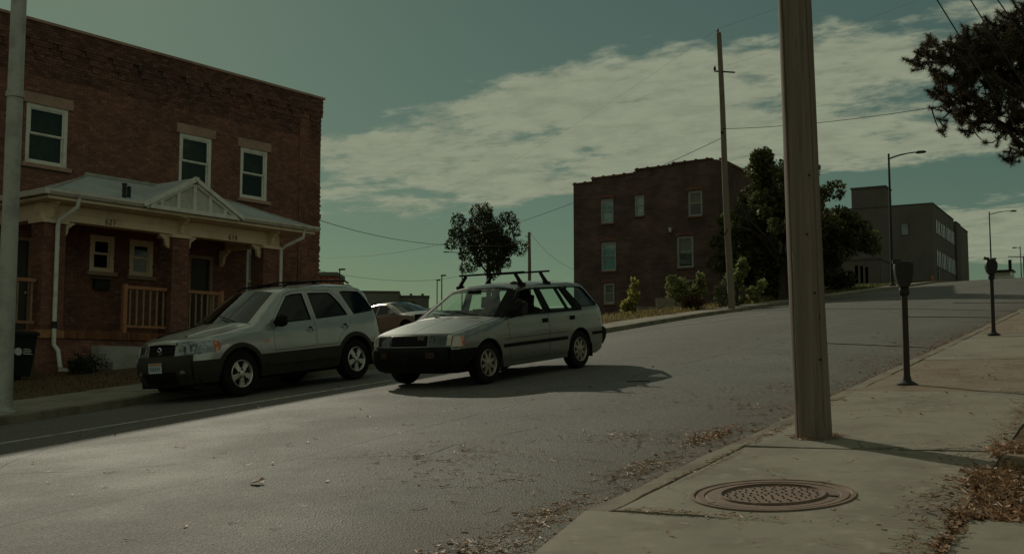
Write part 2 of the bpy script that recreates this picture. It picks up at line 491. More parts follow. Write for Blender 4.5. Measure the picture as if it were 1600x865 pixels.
M['gutter_paint'] = mat('gutter_paint', (0.60, 0.57, 0.50), 0.5, noise=[(3, (0.42, 0.39, 0.33), 0.5, 0.72)])
M['roof_metal'] = mat('roof_metal', (0.420, 0.455, 0.455), 0.62, spec=0.35, noise=[(0.8, (0.336, 0.364, 0.364), 0.42, 0.66), (16, (0.364, 0.385, 0.378), 0.55, 0.75)], bump=(9, 0.06, 0.02))
M['rail_wood'] = mat('rail_wood', (0.351, 0.163, 0.081), 0.75, noise=[(8, (0.230, 0.104, 0.056), 0.45, 0.7)])
M['dark_door'] = mat('dark_door', (0.025, 0.018, 0.014), 0.5)
M['dark_metal'] = mat('dark_metal', (0.018, 0.017, 0.016), 0.55, metal=0.3, noise=[(14, (0.045, 0.022, 0.014), 0.55, 0.72)])
M['number_black'] = mat('number_black', (0.012, 0.011, 0.010), 0.5)
M['curtain'] = mat('curtain', (0.10, 0.096, 0.062), 0.9, noise=[(6, (0.062, 0.060, 0.040), 0.4, 0.65)])
M['blind'] = mat('blind', (0.42, 0.41, 0.34), 0.9, noise=[(3, (0.34, 0.33, 0.27), 0.4, 0.65)])
M['room_dark'] = mat('room_dark', (0.02, 0.018, 0.016), 0.9)
M['pane'] = glass_mat('pane', (0.66, 0.66, 0.58), boost=0.5)
M['pane_sky'] = glass_mat('pane_sky', (0.80, 0.88, 0.86))
M['sky_blue_backing'] = mat('sky_blue_backing', (0.24, 0.36, 0.37), 0.9, noise=(2, (0.20, 0.31, 0.32), 0.4, 0.65))  # sky reflection on the panes, painted as a blue backing
M['galv'] = mat('galv', (0.42, 0.42, 0.38), 0.55, metal=0.35, noise=[(3, (0.30, 0.30, 0.27), 0.42, 0.66), (25, (0.24, 0.235, 0.21), 0.58, 0.74)])
M['wood_near'] = wood_pole_mat('wood_near', (0.142, 0.110, 0.090), (0.225, 0.182, 0.150), (0.048, 0.035, 0.028))
M['wood_far'] = wood_pole_mat('wood_far', (0.162, 0.132, 0.102), (0.218, 0.180, 0.140), (0.095, 0.075, 0.055))
M['iron'] = mat('iron', (0.150, 0.095, 0.068), 0.7, metal=0.1, noise=[(6, (0.20, 0.125, 0.085), 0.42, 0.68), (45, (0.10, 0.064, 0.047), 0.55, 0.72)], bump=(120, 0.3, 0.004))
M['wire'] = mat('wire', (0.02, 0.02, 0.02), 0.7)
M['ceramic'] = mat('ceramic', (0.10, 0.07, 0.05), 0.3)
M['bark'] = mat('bark', (0.055, 0.042, 0.030), 0.95, noise=[(12, (0.03, 0.023, 0.017), 0.42, 0.66)], bump=(30, 0.8, 0.02))


def add_cracks(m, scale, width, dark, warp=0.5):
    """hairline cracks and drip stains over a poured surface"""
    nt = m.node_tree; N, L = nt.nodes.new, nt.links.new
    b = nt.nodes['Principled BSDF']; src = b.inputs['Base Color'].links[0].from_socket
    tc = N('ShaderNodeTexCoord'); n = N('ShaderNodeTexNoise'); n.inputs['Scale'].default_value = 2.2; n.inputs['Detail'].default_value = 7; L(tc.outputs['Object'], n.inputs['Vector'])
    ad = N('ShaderNodeMix'); ad.data_type = 'RGBA'; ad.blend_type = 'ADD'; ad.inputs['Factor'].default_value = warp; L(tc.outputs['Object'], ad.inputs['A']); L(n.outputs['Color'], ad.inputs['B'])
    v = N('ShaderNodeTexVoronoi'); v.feature = 'DISTANCE_TO_EDGE'; v.inputs['Scale'].default_value = scale; L(ad.outputs['Result'], v.inputs['Vector'])
    r = N('ShaderNodeMapRange'); r.inputs['From Min'].default_value = width; r.inputs['From Max'].default_value = width * 0.25; L(v.outputs['Distance'], r.inputs['Value'])
    n2 = N('ShaderNodeTexNoise'); n2.inputs['Scale'].default_value = 0.8; n2.inputs['Detail'].default_value = 2; L(tc.outputs['Object'], n2.inputs['Vector'])
    r2 = N('ShaderNodeMapRange'); r2.inputs['From Min'].default_value = 0.47; r2.inputs['From Max'].default_value = 0.58; L(n2.outputs['Fac'], r2.inputs['Value'])
    mu = N('ShaderNodeMath'); mu.operation = 'MULTIPLY'; L(r.outputs[0], mu.inputs[0]); L(r2.outputs[0], mu.inputs[1])
    n3 = N('ShaderNodeTexNoise'); n3.inputs['Scale'].default_value = 3.3; n3.inputs['Detail'].default_value = 8; n3.inputs['Roughness'].default_value = 0.7; L(tc.outputs['Object'], n3.inputs['Vector'])
    r3 = N('ShaderNodeMapRange'); r3.interpolation_type = 'SMOOTHSTEP'; r3.inputs['From Min'].default_value = 0.54; r3.inputs['From Max'].default_value = 0.70; r3.inputs['To Max'].default_value = 0.45; L(n3.outputs['Fac'], r3.inputs['Value'])
    mx = N('ShaderNodeMath'); mx.operation = 'MAXIMUM'; L(mu.outputs[0], mx.inputs[0]); L(r3.outputs[0], mx.inputs[1])
    mi = N('ShaderNodeMix'); mi.data_type = 'RGBA'; L(mx.outputs[0], mi.inputs['Factor']); L(src, mi.inputs['A']); mi.inputs['B'].default_value = (*dark, 1)
    L(mi.outputs['Result'], b.inputs['Base Color'])


add_cracks(M['concrete'], 0.55, 0.006, (0.085, 0.075, 0.058))
add_cracks(M['concrete_brown'], 0.7, 0.006, (0.075, 0.052, 0.036))
add_cracks(M['kerb'], 1.4, 0.010, (0.07, 0.058, 0.044))


def leaf_mat(name, c, spread=0.35, trans=0.35):
    m = mat(name, c, 0.6, spec=0.25, island=spread, noise=[(1.2, tuple(x * 0.72 for x in c), 0.42, 0.62)])
    nt = m.node_tree; b = nt.nodes['Principled BSDF']; N, L = nt.nodes.new, nt.links.new
    t = N('ShaderNodeBsdfTranslucent')
    s = b.inputs['Base Color'].links[0].from_socket
    L(s, t.inputs['Color'])
    mx = N('ShaderNodeMixShader'); mx.inputs[0].default_value = trans
    L(b.outputs[0], mx.inputs[1]); L(t.outputs[0], mx.inputs[2]); L(mx.outputs[0], nt.nodes['Material Output'].inputs[0])
    return m


M['leaf_dark'] = leaf_mat('leaf_dark', (0.048, 0.056, 0.026))
M['leaf_mid'] = leaf_mat('leaf_mid', (0.11, 0.115, 0.045), trans=0.45)
M['leaf_yellow'] = leaf_mat('leaf_yellow', (0.30, 0.29, 0.075), trans=0.5)
M['leaf_bush'] = leaf_mat('leaf_bush', (0.21, 0.225, 0.085), trans=0.45)
M['leaf_rust'] = leaf_mat('leaf_rust', (0.115, 0.062, 0.032), trans=0.4)
M['needle'] = leaf_mat('needle', (0.085, 0.068, 0.038), trans=0.25)
M['dry_grass'] = leaf_mat('dry_grass', (0.24, 0.185, 0.075), trans=0.4)
M['green_grass'] = leaf_mat('green_grass', (0.13, 0.14, 0.045), trans=0.4)
M['lawn_grass'] = leaf_mat('lawn_grass', (0.115, 0.075, 0.040), trans=0.3)
M['litter'] = leaf_mat('litter', (0.27, 0.145, 0.078), spread=0.6, trans=0.15)
M['straw'] = leaf_mat('straw', (0.34, 0.205, 0.12), spread=0.5, trans=0.15)
# ------------------------------------------------------------------ ground, road, kerbs, pavements
def lin(a, b, n): return [a + (b - a) * i / n for i in range(n + 1)]


def sheet(name, xs, ys, zf, m, parent=None, smooth=180):
    nx, ny = len(xs), len(ys)
    V = [(x, y, zf(x, y)) for y in ys for x in xs]
    idx = np.arange(nx * ny).reshape(ny, nx)
    F = np.stack([idx[:-1, :-1], idx[:-1, 1:], idx[1:, 1:], idx[1:, :-1]], -1).reshape(-1, 4)
    return np_mesh(name, V, F, m, parent, smooth)


KL, KR = -13.70, -2.93            # road edges
def ground_z(x, y):
    z = ter(x, y)
    if y < 125:
        if x >= -1.0: return z + (0.064 if y > 6.3 else 0.03) + 0.03 * sstep((x - 1.9) / 2)
        if x <= -14.9: return z + 0.09
        return z - 0.25
    return z - 0.02


gx = [-420, -300, -220, -160, -120] + lin(-95, -31, 16) + lin(-30, -17, 13) + [-16.2, -15.6, -14.92, -14.5, -13.2, -9, -5, -2.4, -1.5, -1.0, -0.4] + lin(0.4, 8, 8) + [12, 20, 40, 80, 160, 300]
gy = [-200, -120, -70] + lin(-40, 0, 10) + lin(1, 60, 50) + lin(61.5, 130, 46) + [140, 160, 190, 230, 300, 400, 600, 900]
struct(sheet('ground', gx, gy, ground_z, M['ground']))

road_y = lin(-40, 130, 150) + [160, 220, 300]
struct(sheet('road', lin(KL - 0.02, -2.55, 24), road_y, lambda x, y: zs(x, y) + crown(x), M['asphalt']))


def hnoise(x, y, s=1.0):
    return (math.sin(x * 3.1 * s + y * 1.7 * s) + math.sin(x * 1.3 * s - y * 2.9 * s + 1.3) + math.sin(x * 7.3 * s + y * 5.1 * s + 0.7) * 0.5) / 2.5


def slab(parent, x0, x1, y0, y1, top, m, gap=0.012, st=0.16, tilt=(0, 0, 0), thick=0.16, wob=0.006, bite=None, skew=0.0):
    """one concrete slab with a slightly uneven top and ragged edges"""
    x0 += gap; x1 -= gap; y0 += gap; y1 -= gap
    nx = max(2, int((x1 - x0) / st)); ny = max(2, int((y1 - y0) / st))
    cx, cy = (x0 + x1) / 2, (y0 + y1) / 2
    V = []; F = []
    for j in range(ny + 1):
        for i in range(nx + 1):
            x = x0 + (x1 - x0) * i / nx; y = y0 + (y1 - y0) * j / ny
            e = 0.0
            if skew: x += (y1 - y) * skew * (1 - i / nx)
            if i in (0, nx): x += wob * hnoise(y * 3, i); e = 0.006
            if j in (0, ny): y += wob * hnoise(x * 3, j + 5); e = 0.006
            if bite and j == 0: y += bite(x)
            V.append((x, y, zs(x, y) + top + tilt[2] + tilt[0] * (x - cx) + tilt[1] * (y - cy) + 0.003 * hnoise(x, y, 0.6) - e))
    w = nx + 1
    for j in range(ny):
        for i in range(nx): F.append((j * w + i, j * w + i + 1, (j + 1) * w + i + 1, (j + 1) * w + i))
    ring = [i for i in range(w)] + [j * w + nx for j in range(1, ny + 1)] + [ny * w + i for i in range(nx - 1, -1, -1)] + [j * w for j in range(ny - 1, 0, -1)]
    o = len(V)
    V += [(V[k][0], V[k][1], V[k][2] - thick) for k in ring]
    n = len(ring)
    for k in range(n): F.append((ring[k], o + k, o + (k + 1) % n, ring[(k + 1) % n]))
    mb = MB(); mb.add(V, F)
    return mb.build('slab', m, parent, 40)


def kerb_stone(parent, x0, x1, y0, y1, top, road_side, ragged=0.012):
    """one kerb length, round on the road side, its edges worn"""
    ny = max(4, int((y1 - y0) / 0.18)); y0 += 0.006; y1 -= 0.006
    V = []; F = []
    if road_side > 0: x0, x1 = x1, x0          # x0 = road side
    for j in range(ny + 1):
        y = y0 + (y1 - y0) * j / ny
        dx = (x1 - x0)
        r = ragged * hnoise(y * 2.2, 3 + x0) if 0 < j < ny else 0
        r2 = ragged * 1.2 * hnoise(y * 3.1, 9 + x1)
        row = [(x0 + r, -0.15), (x0 + r * 1.2 + dx * 0.01, top - 0.014), (x0 + r + dx * 0.08, top - 0.002), (x1 + r2 - dx * 0.05, top + 0.001), (x1 + r2, top - 0.006), (x1 + r2, -0.1)]
        for x, h in row: V.append((x, y, zs(x, y) + h))
    for j in range(ny):
        for k in range(5): F.append((j * 6 + k, j * 6 + k + 1, (j + 1) * 6 + k + 1, (j + 1) * 6 + k))
    F += [tuple(range(6)), tuple(ny * 6 + k for k in range(5, -1, -1))]
    mb = MB(); mb.add(V, F)
    return mb.build('kerb_stone', M['kerb'], parent, 20)


# right-hand pavement, kerb in front of the camera
TOPR, TOPL = 0.075, 0.13
side_r = struct(sheet('soil_bed', [KR + 0.08, KR + 0.21, -2.0, -0.90], lin(-6, 125, 131), lambda x, y: zs(x, y) + (0.02 if x > -2.7 or y > 6.4 else -0.1), M['soil']))
side_r.name = 'pavement'
ys = [-4, -1.5, 1.2, 3.6, 5.97, 8.46, 12.25, 16.4, 19.2, 22.0, 24.6, 27.2, 30.0]
while ys[-1] < 118: ys.append(ys[-1] + 3.2)
for i in range(len(ys) - 1):
    brown = 12.2 <= ys[i] < 16.3 or 21.9 <= ys[i] < 29.9
    tl = {4: (0.003, 0.0015, -0.001), 5: (-0.004, 0.002, 0.008), 3: (0, 0, 0.0), 6: (0, -0.003, 0.004)}.get(i, (0, 0, rng.uniform(-0.004, 0.006)))
    y1 = ys[i + 1]
    bite = {4: lambda x: 0.05 * sstep((-2.0 - x) / 0.3) * (1 + 0.5 * hnoise(x * 4, 2)) - 0.012 * sstep((x + 1.9) / 0.3), 5: lambda x: 0.045 * sstep((x + 1.55) / 0.12) * (1 - sstep((x + 1.0) / 0.05)) + 0.004}.get(i)
    slab(side_r, KR + 0.168 if ys[i] > 5.9 else KR + 0.012, -0.90, ys[i], y1, TOPR, M['concrete_brown'] if brown else M['concrete'], gap=0.008,
         st=0.09 if ys[i] < 12 else 0.4, tilt=tl, wob=0.007, bite=bite, skew=0.19 if ys[i] == 3.6 else 0)
slab(side_r, -0.86, 1.9, 3.4, 6.28, TOPR - 0.005, M['concrete'], tilt=(0.0, 0.006, 0.004), wob=0.03)
kerb_r = struct(sheet('kerb', [KR + 0.04, KR + 0.15], lin(6.2, 120, 90), lambda x, y: zs(x, y) + 0.02, M['soil']))
y = 5.955
while y < 118:
    l = 2.55 if y < 6 else 3.05
    kerb_stone(kerb_r, KR, KR + 0.165, y, y + l, TOPR + rng.uniform(-0.012, 0.002), -1, 0.016)
    y += l

side_l = struct(sheet('soil_bed', [-16.05, -14.9, KL - 0.1], lin(-8, 125, 100), lambda x, y: zs(x, y) + 0.07 if x > -15 or y < 30.5 else ter(x, y) - 0.1, M['soil']))
side_l.name = 'pavement'
y = -6.0
while y < 116:
    w = -16.0 if y < 29 else -15.05
    slab(side_l, w, KL - 0.20, y, y + 1.9, TOPL + rng.uniform(-0.006, 0.006), M['concrete'], st=0.45, wob=0.01)
    y += 1.9
kerb_l = struct(sheet('kerb', [KL - 0.16, KL - 0.04], lin(-8, 120, 90), lambda x, y: zs(x, y) + 0.03, M['soil']))
y = -6.0
while y < 116:
    kerb_stone(kerb_l, KL - 0.19, KL, y, y + 3.05, TOPL + rng.uniform(-0.006, 0.004), 1, 0.012)
    y += 3.05


# painted lines, worn thin
def paint(pts, w):
    V = []; F = []
    (xa, ya), (xb, yb) = pts
    n = max(1, int(math.hypot(xb - xa, yb - ya) / 0.3))
    dx, dy = xb - xa, yb - ya; l = math.hypot(dx, dy); px, py = -dy / l * w / 2, dx / l * w / 2
    for i in range(n + 1):
        x, y = xa + dx * i / n, ya + dy * i / n
        for s in (-1, 1): V.append((x + s * px, y + s * py, zs(x, y) + crown(x) + 0.008))
    for i in range(n): F.append((2 * i, 2 * i + 2, 2 * i + 3, 2 * i + 1))          # faces up
    mb = MB(); mb.add(V, F)
    return struct(mb.build('painted_line', M['paint_line']))


paint([(-10.95, 7.2), (-10.35, 14.3)], 0.06)
paint([(-10.22, 16.0), (-9.9, 21.0)], 0.10)
paint([(-5.3, 20.75), (-3.15, 19.75)], 0.17)
paint([(-5.6, 30.4), (-3.2, 29.6)], 0.17)
paint([(-5.6, 39.5), (-3.2, 38.9)], 0.18)
paint([(-12.6, 31.0), (-10.9, 36.0)], 0.10)
paint([(-6.05, 13.62), (-5.75, 13.72)], 0.13)

# ------------------------------------------------------------------ manhole cover
M['stud'] = mat('stud', (0.060, 0.042, 0.033), 0.7)
mx, my = -2.00, 6.64
mz = zs(mx, my) + TOPR - 0.006
nrm = Vector((-0.009, -0.0956, 1)).normalized()
mh = thing('manhole_cover', 'rusty round iron manhole cover with ringed rim and studded middle, set in the pavement', 'manhole cover',
           M=Matrix.Translation((mx, my, mz)) @ nrm.to_track_quat('Z', 'Y').to_matrix().to_4x4())
f = MB(); f.lathe([(0.400, -0.02), (0.405, 0.010), (0.446, 0.012), (0.450, 0.004), (0.462, 0.004), (0.466, 0.014), (0.487, 0.014), (0.494, -0.03)], 72, close=False)
f.build('frame', M['iron'], mh, 35)
c = MB(); c.lathe([(0.0, 0.006), (0.292, 0.006), (0.297, 0.006), (0.300, 0.020), (0.316, 0.020), (0.320, 0.008), (0.388, 0.008), (0.392, 0.002)], 72, close=False)
c.build('lid', M['iron'], mh, 35)
s_ = MB()
for ring in range(6):
    r = 0.04 + ring * 0.045; n = max(5, int(2 * math.pi * r / 0.062))
    for k in range(n):
        a = 2 * math.pi * k / n + ring * 0.4
        s_.lathe([(0.0075, 0.004), (0.006, 0.013)], 7, M=Matrix.Translation((r * math.cos(a), r * math.sin(a), 0)))
s_.build('studs', M['stud'], mh, 40, kind='stuff')
pk = MB(); pk.box((0.355, 0.06, 0.010), (0.05, 0.018, 0.008)); pk.build('pick_hole', M['dark_metal'], mh)


# ------------------------------------------------------------------ loose stuff lying about
def flat_bits(name, pts, lens, wids, m, lift=0.004, curl=0.0, zf=None):
    """little strips or leaves lying on the ground: pts (n,2)"""
    n = len(pts); V = np.zeros((n, 6, 3)); ang = NR.uniform(0, 2 * math.pi, n)
    d = np.stack([np.cos(ang), np.sin(ang)], 1); p = np.stack([-d[:, 1], d[:, 0]], 1)
    for k, (t, w) in enumerate(((-1, -0.7), (-1, 0.7), (0, 1), (0, -1), (1, 0.45), (1, -0.45))):
        xy = pts + d * (t * lens / 2)[:, None] + p * (w * wids / 2)[:, None]
        V[:, k, :2] = xy
        up = np.abs(t) * curl * lens * NR.uniform(0.0, 1.0, n) + (w > 0) * curl * wids * NR.uniform(-0.2, 0.7, n)
        V[:, k, 2] = np.array([zf(x, y) for x, y in xy]) + lift + np.abs(up) + NR.uniform(0, 0.004, n)
    b = np.arange(n)[:, None] * 6
    F = np.concatenate([b + np.array([0, 3, 2, 1]), b + np.array([3, 5, 4, 2])])
    o = np_mesh(name, V.reshape(-1, 3), F, m, kind='stuff')
    return o


def roadz(x, y): return zs(x, y) + crown(x)


def clump(cx, cy, sx, sy, n, shear=0.0):
    a = NR.normal(0, 1, (n, 2)) * (sx, sy); a[:, 0] += a[:, 1] * shear
    return a + (cx, cy)


# pine straw washed along the gutter and over the carriageway
P = [np.stack([KR - np.abs(NR.normal(0, 0.16, 1500)) - 0.01, NR.uniform(2.5, 34, 1500)], 1)]
for cx, cy, sx, sy, n in ((-3.35, 9.3, .10, .35, 260), (-3.9, 9.1, .35, .25, 130), (-3.3, 7.7, .09, .3, 200), (-3.25, 6.0, .08, .35, 200), (-3.3, 4.9, .14, .3, 300), (-4.8, 7.9, .55, .30, 120), (-4.4, 6.9, .5, .2, 70), (-5.3, 7.5, .3, .15, 40), (-3.6, 13.2, .3, .5, 160), (-3.5, 17.0, .3, .8, 160), (-3.6, 21.0, .4, 1.0, 160), (-3.5, 11.3, .25, .4, 120), (-4.6, 12.4, .5, .4, 60)):
    P.append(clump(cx, cy, sx, sy, n))
P.append(np.stack([NR.uniform(-8, -3.2, 220), NR.uniform(4.5, 20, 220)], 1))
P = np.concatenate(P); P[:, 0] += np.clip((5.95 - P[:, 1]) * .19, 0, .4) * (P[:, 1] < 5.95) * (P[:, 0] > -4); P = P[(P[:, 0] < KR - 0.005 + np.clip((5.95 - P[:, 1]) * .19, 0, .4) * (P[:, 1] < 5.95)) & (P[:, 0] > -13)]
flat_bits('pine_straw', P, NR.uniform(0.04, 0.13, len(P)), NR.uniform(0.003, 0.007, len(P)), M['straw'], 0.004, 0.10, roadz)
P = np.concatenate([np.stack([KR - np.abs(NR.normal(0, 0.15, 260)) - 0.02, NR.uniform(3, 30, 260)], 1), np.stack([NR.uniform(-11, -3.2, 60), NR.uniform(4.5, 24, 60)], 1), clump(-3.35, 9.3, .1, .35, 60), clump(-3.3, 4.9, .12, .3, 60)])
P = P[P[:, 0] < KR - 0.02]
flat_bits('fallen_leaves', P, NR.uniform(0.025, 0.06, len(P)), NR.uniform(0.015, 0.04, len(P)), M['litter'], 0.004, 0.35, roadz)
# the same on the pavement, thick in the corner by the slab
def pavez(x, y): return zs(x, y) + TOPR + 0.006
P = np.concatenate([np.stack([NR.uniform(-2.7, -0.95, 260), NR.uniform(3.6, 24, 260)], 1), clump(-1.05, 6.9, .12, .5, 160), clump(-1.2, 8.2, .2, .25, 50), clump(-2.75, 9.2, .03, .4, 160), np.stack([-2.33 + (.155 + np.abs(NR.normal(0, .03, 160))) * np.cos(np.linspace(0, 6.28, 160)), 8.95 + (.155 + np.abs(NR.normal(0, .03, 160))) * np.sin(np.linspace(0, 6.28, 160))], 1), clump(-2.75, 7.6, .02, .6, 130), clump(-2.74, 10.8, .03, .7, 120), clump(-2.3, 5.97, .35, .02, 120), clump(-1.0, 5.6, .06, .5, 120), clump(-.885, 5.5, .02, .8, 260), clump(-1.6, 14.3, .6, 1.0, 200), clump(-1.6, 25, .6, 2.0, 200), np.stack([-0.93 - np.abs(NR.normal(0, .07, 500)), NR.uniform(8.4, 16, 500)], 1)])
P = P[(P[:, 0] > KR + 0.17) & (P[:, 0] < -0.82)]
flat_bits('pine_straw', P, NR.uniform(0.03, 0.10, len(P)), NR.uniform(0.003, 0.007, len(P)), M['straw'], 0.006, 0.10, pavez)
P = np.concatenate([np.stack([NR.uniform(-2.7, -0.95, 40), NR.uniform(4.0, 16, 40)], 1), clump(-1.0, 6.7, .10, .5, 60), clump(-.885, 5.5, .025, .8, 150)])
P = P[P[:, 0] < -0.80]
flat_bits('fallen_leaves', P, NR.uniform(0.02, 0.05, len(P)), NR.uniform(0.012, 0.035, len(P)), M['litter'], 0.006, 0.35, pavez)
# deep drift of dead leaves on the bare soil
n = 11000
P = np.stack([-0.97 + NR.beta(1, 1.4, n) * 1.9, 6.22 + (NR.beta(1.0, 1.4, n)) * 3.4], 1)
keep = (P[:, 0] > -0.93 + 0.10 * np.sin(P[:, 1] * 5)) & ((P[:, 1] < 8.7) | (P[:, 0] > -0.7))
P = P[keep]
def drift(x, y): return zs(x, y) + 0.070 + 0.03 * max(0, hnoise(x * 1.5, y * 1.5)) + 0.018 * sstep((-0.72 - x) / 0.2)
o = flat_bits('leaf_litter', P, NR.uniform(0.018, 0.055, len(P)), NR.uniform(0.010, 0.032, len(P)), M['litter'], 0.0, 0.45, drift)
o2 = flat_bits('pine_straw', P[::3] + NR.normal(0, 0.05, (len(P[::3]), 2)), NR.uniform(0.05, 0.14, len(P[::3])), NR.uniform(0.003, 0.007, len(P[::3])), M['straw'], 0.02, 0.25, drift)
P = np.stack([NR.uniform(-0.8, 6, 2600), NR.uniform(9, 40, 2600)], 1)
flat_bits('leaf_litter', P, NR.uniform(0.04, 0.10, len(P)), NR.uniform(0.02, 0.05, len(P)), M['litter'], 0.0, 0.4, lambda x, y: zs(x, y) + 0.072 + 0.03 * sstep((x - 1.9) / 2))

# one big dead leaf alone on the road
lf = MB()
lx, ly = -5.72, 6.22
lz = roadz(lx, ly)
pts = [(-.055, -.02, .004), (-.02, -.05, .012), (.03, -.045, .03), (.065, -.01, .012), (.05, .035, .035), (.0, .05, .05), (-.045, .03, .03)]
lf.add([(lx, ly, lz + .016)] + [(lx + a, ly + b, lz + c) for a, b, c in pts], [(0, i + 1, (i + 1) % 7 + 1) for i in range(7)])
lf.tube([(lx + .05, ly - .01, lz + .012), (lx + .10, ly - .04, lz + .006)], 0.003, 5)
tag(lf.build('dead_leaf', M['litter']), 'curled brown dead leaf lying alone on the asphalt in the foreground', 'leaf')

# lump of broken concrete at the edge of the drift
bl = MB()
bx, by = -0.62, 7.95; bz = zs(bx, by) + 0.04
poly = [(-.26, -.10), (-.10, -.16), (.30, -.13), (.36, .12), (-.05, .16), (-.24, .08)]
bl.add([(bx + a, by + b, bz) for a, b in poly] + [(bx + a * .9, by + b * .9, bz + .085 + 0.02 * hnoise(a * 9, b * 9)) for a, b in poly],
       [tuple(range(6, 12)), tuple(range(6))[::-1]] + [(i, (i + 1) % 6, 6 + (i + 1) % 6, 6 + i) for i in range(6)])
tag(bl.build('concrete_lump', M['concrete_brown']), 'broken lump of concrete beside the brown leaf litter at the pavement edge', 'rubble')


def blades(name, pts, h, w, m, zf, lean=0.35):
    n = len(pts); ang = NR.uniform(0, 2 * math.pi, n); d = np.stack([np.cos(ang), np.sin(ang)], 1)
    a2 = NR.uniform(0, 2 * math.pi, n); ln = np.stack([np.cos(a2), np.sin(a2)], 1) * (h * lean * NR.uniform(0.2, 1.2, n))[:, None]
    z0 = np.array([zf(x, y) for x, y in pts]) - 0.01
    V = np.zeros((n, 5, 3))
    V[:, 0, :2] = pts - d * w[:, None] / 2; V[:, 1, :2] = pts + d * w[:, None] / 2
    V[:, 2, :2] = pts + ln * 0.4 + d * w[:, None] * 0.35; V[:, 3, :2] = pts + ln * 0.4 - d * w[:, None] * 0.35; V[:, 4, :2] = pts + ln
    V[:, 0, 2] = z0; V[:, 1, 2] = z0; V[:, 2, 2] = z0 + h * 0.6; V[:, 3, 2] = z0 + h * 0.6; V[:, 4, 2] = z0 + h
    b = np.arange(n)[:, None] * 5
    F = np.concatenate([b + np.array([0, 1, 2]), b + np.array([0, 2, 3]), b + np.array([3, 2, 4])])
    return np_mesh(name, V.reshape(-1, 3), F, m, kind='stuff')


n = 6000
P = np.stack([NR.uniform(-22.3, -16.0, n), NR.uniform(3, 30, n)], 1)
P = P[~((P[:, 1] > 17.3) & (P[:, 1] < 19.2))]
blades('lawn_grass', P, NR.uniform(0.03, 0.09, len(P)), NR.uniform(0.012, 0.03, len(P)), M['lawn_grass'], lambda x, y: ter(x, y) + 0.09, 0.9)
n = 9000
P = np.stack([-15.1 - NR.beta(1, 1.3, n) * 4.2, NR.uniform(28, 62, n)], 1)
blades('dry_verge_grass', P, NR.uniform(0.05, 0.24, n), NR.uniform(0.015, 0.035, n), M['dry_grass'], lambda x, y: ter(x, y) + 0.09, 0.8)
n = 9000
P = np.stack([-15.1 - NR.beta(1, 1.6, n) * 5.0, NR.uniform(62, 112, n)], 1)
blades('bank_grass', P, NR.uniform(0.08, 0.22, n), NR.uniform(0.03, 0.07, n), M['green_grass'], lambda x, y: ter(x, y) + 0.09, 0.6)
n = 5000
P = np.stack([-0.85 + NR.beta(1, 1.6, n) * 5.0, NR.uniform(18, 85, n)], 1)
blades('dry_verge_grass', P, NR.uniform(0.04, 0.14, n), NR.uniform(0.015, 0.035, n), M['dry_grass'], lambda x, y: zs(x, y) + 0.064 + 0.03 * sstep((x - 1.9) / 2), 0.8)
P = np.stack([-15.2 - NR.beta(1, 1.3, 500) * 4.2, NR.uniform(28, 56, 500)], 1)
flat_bits('leaf_litter', P, NR.uniform(0.06, 0.14, 500), NR.uniform(0.04, 0.09, 500), M['litter'], 0.02, 0.4, lambda x, y: ter(x, y) + 0.10)
# ------------------------------------------------------------------ cars
M['silver'] = mat('silver', (0.358, 0.369, 0.348), 0.30, metal=0.45, coat=0.7, noise=(2.2, (0.325, 0.337, 0.317), 0.4, 0.7))
M['silver_warm'] = mat('silver_warm', (0.225, 0.236, 0.215), 0.33, metal=0.7, coat=0.5, noise=[(1.8, (0.198, 0.205, 0.186), 0.4, 0.7), (30, (0.17, 0.172, 0.155), 0.60, 0.75)])


def dark_inside(m):
    """paint outside, dark trim on the inner face of the same sheet"""
    nt = m.node_tree; N, L = nt.nodes.new, nt.links.new
    b = nt.nodes['Principled BSDF']; d = N('ShaderNodeBsdfDiffuse'); d.inputs[0].default_value = (0.02, 0.019, 0.017, 1)
    g = N('ShaderNodeNewGeometry'); mx = N('ShaderNodeMixShader')
    L(g.outputs['Backfacing'], mx.inputs[0]); L(b.outputs[0], mx.inputs[1]); L(d.outputs[0], mx.inputs[2]); L(mx.outputs[0], nt.nodes['Material Output'].inputs[0])


for k_ in ('silver', 'silver_warm'): dark_inside(M[k_])
M['cladding'] = mat('cladding', (0.036, 0.029, 0.023), 0.7, spec=0.25, noise=(5, (0.028, 0.023, 0.018), 0.4, 0.7))
M['black_plastic'] = mat('black_plastic', (0.006, 0.006, 0.006), 0.75, spec=0.15, noise=(8, (0.013, 0.012, 0.011), 0.45, 0.7))
M['tyre'] = mat('tyre', (0.008, 0.008, 0.0075), 0.9, spec=0.2, noise=(9, (0.013, 0.012, 0.011), 0.45, 0.7))
M['alloy'] = mat('alloy', (0.56, 0.55, 0.50), 0.38, metal=0.6, noise=(14, (0.44, 0.42, 0.37), 0.5, 0.72))
M['alloy_old'] = mat('alloy_old', (0.34, 0.30, 0.25), 0.5, metal=0.5, noise=(14, (0.24, 0.20, 0.16), 0.45, 0.7))
M['chrome'] = mat('chrome', (0.70, 0.69, 0.64), 0.12, metal=1.0)
M['chrome_sky_tone'] = mat('chrome_sky_tone', (0.62, 0.62, 0.58), 0.35, metal=0.3, coat=0.5)  # pale colour carries the sky that the chrome would mirror
M['lamp_clear'] = mat('lamp_clear', (0.26, 0.29, 0.29), 0.12, metal=0.35, coat=1.0, noise=(9, (0.12, 0.135, 0.14), 0.45, 0.6))
M['lamp_orange'] = mat('lamp_orange', (0.55, 0.12, 0.03), 0.15, coat=1.0)
M['lamp_dim'] = mat('lamp_dim', (0.035, 0.040, 0.043), 0.12, metal=0.2, coat=0.8)
M['lamp_amber_dark'] = mat('lamp_amber_dark', (0.035, 0.010, 0.005), 0.3, coat=0.6)
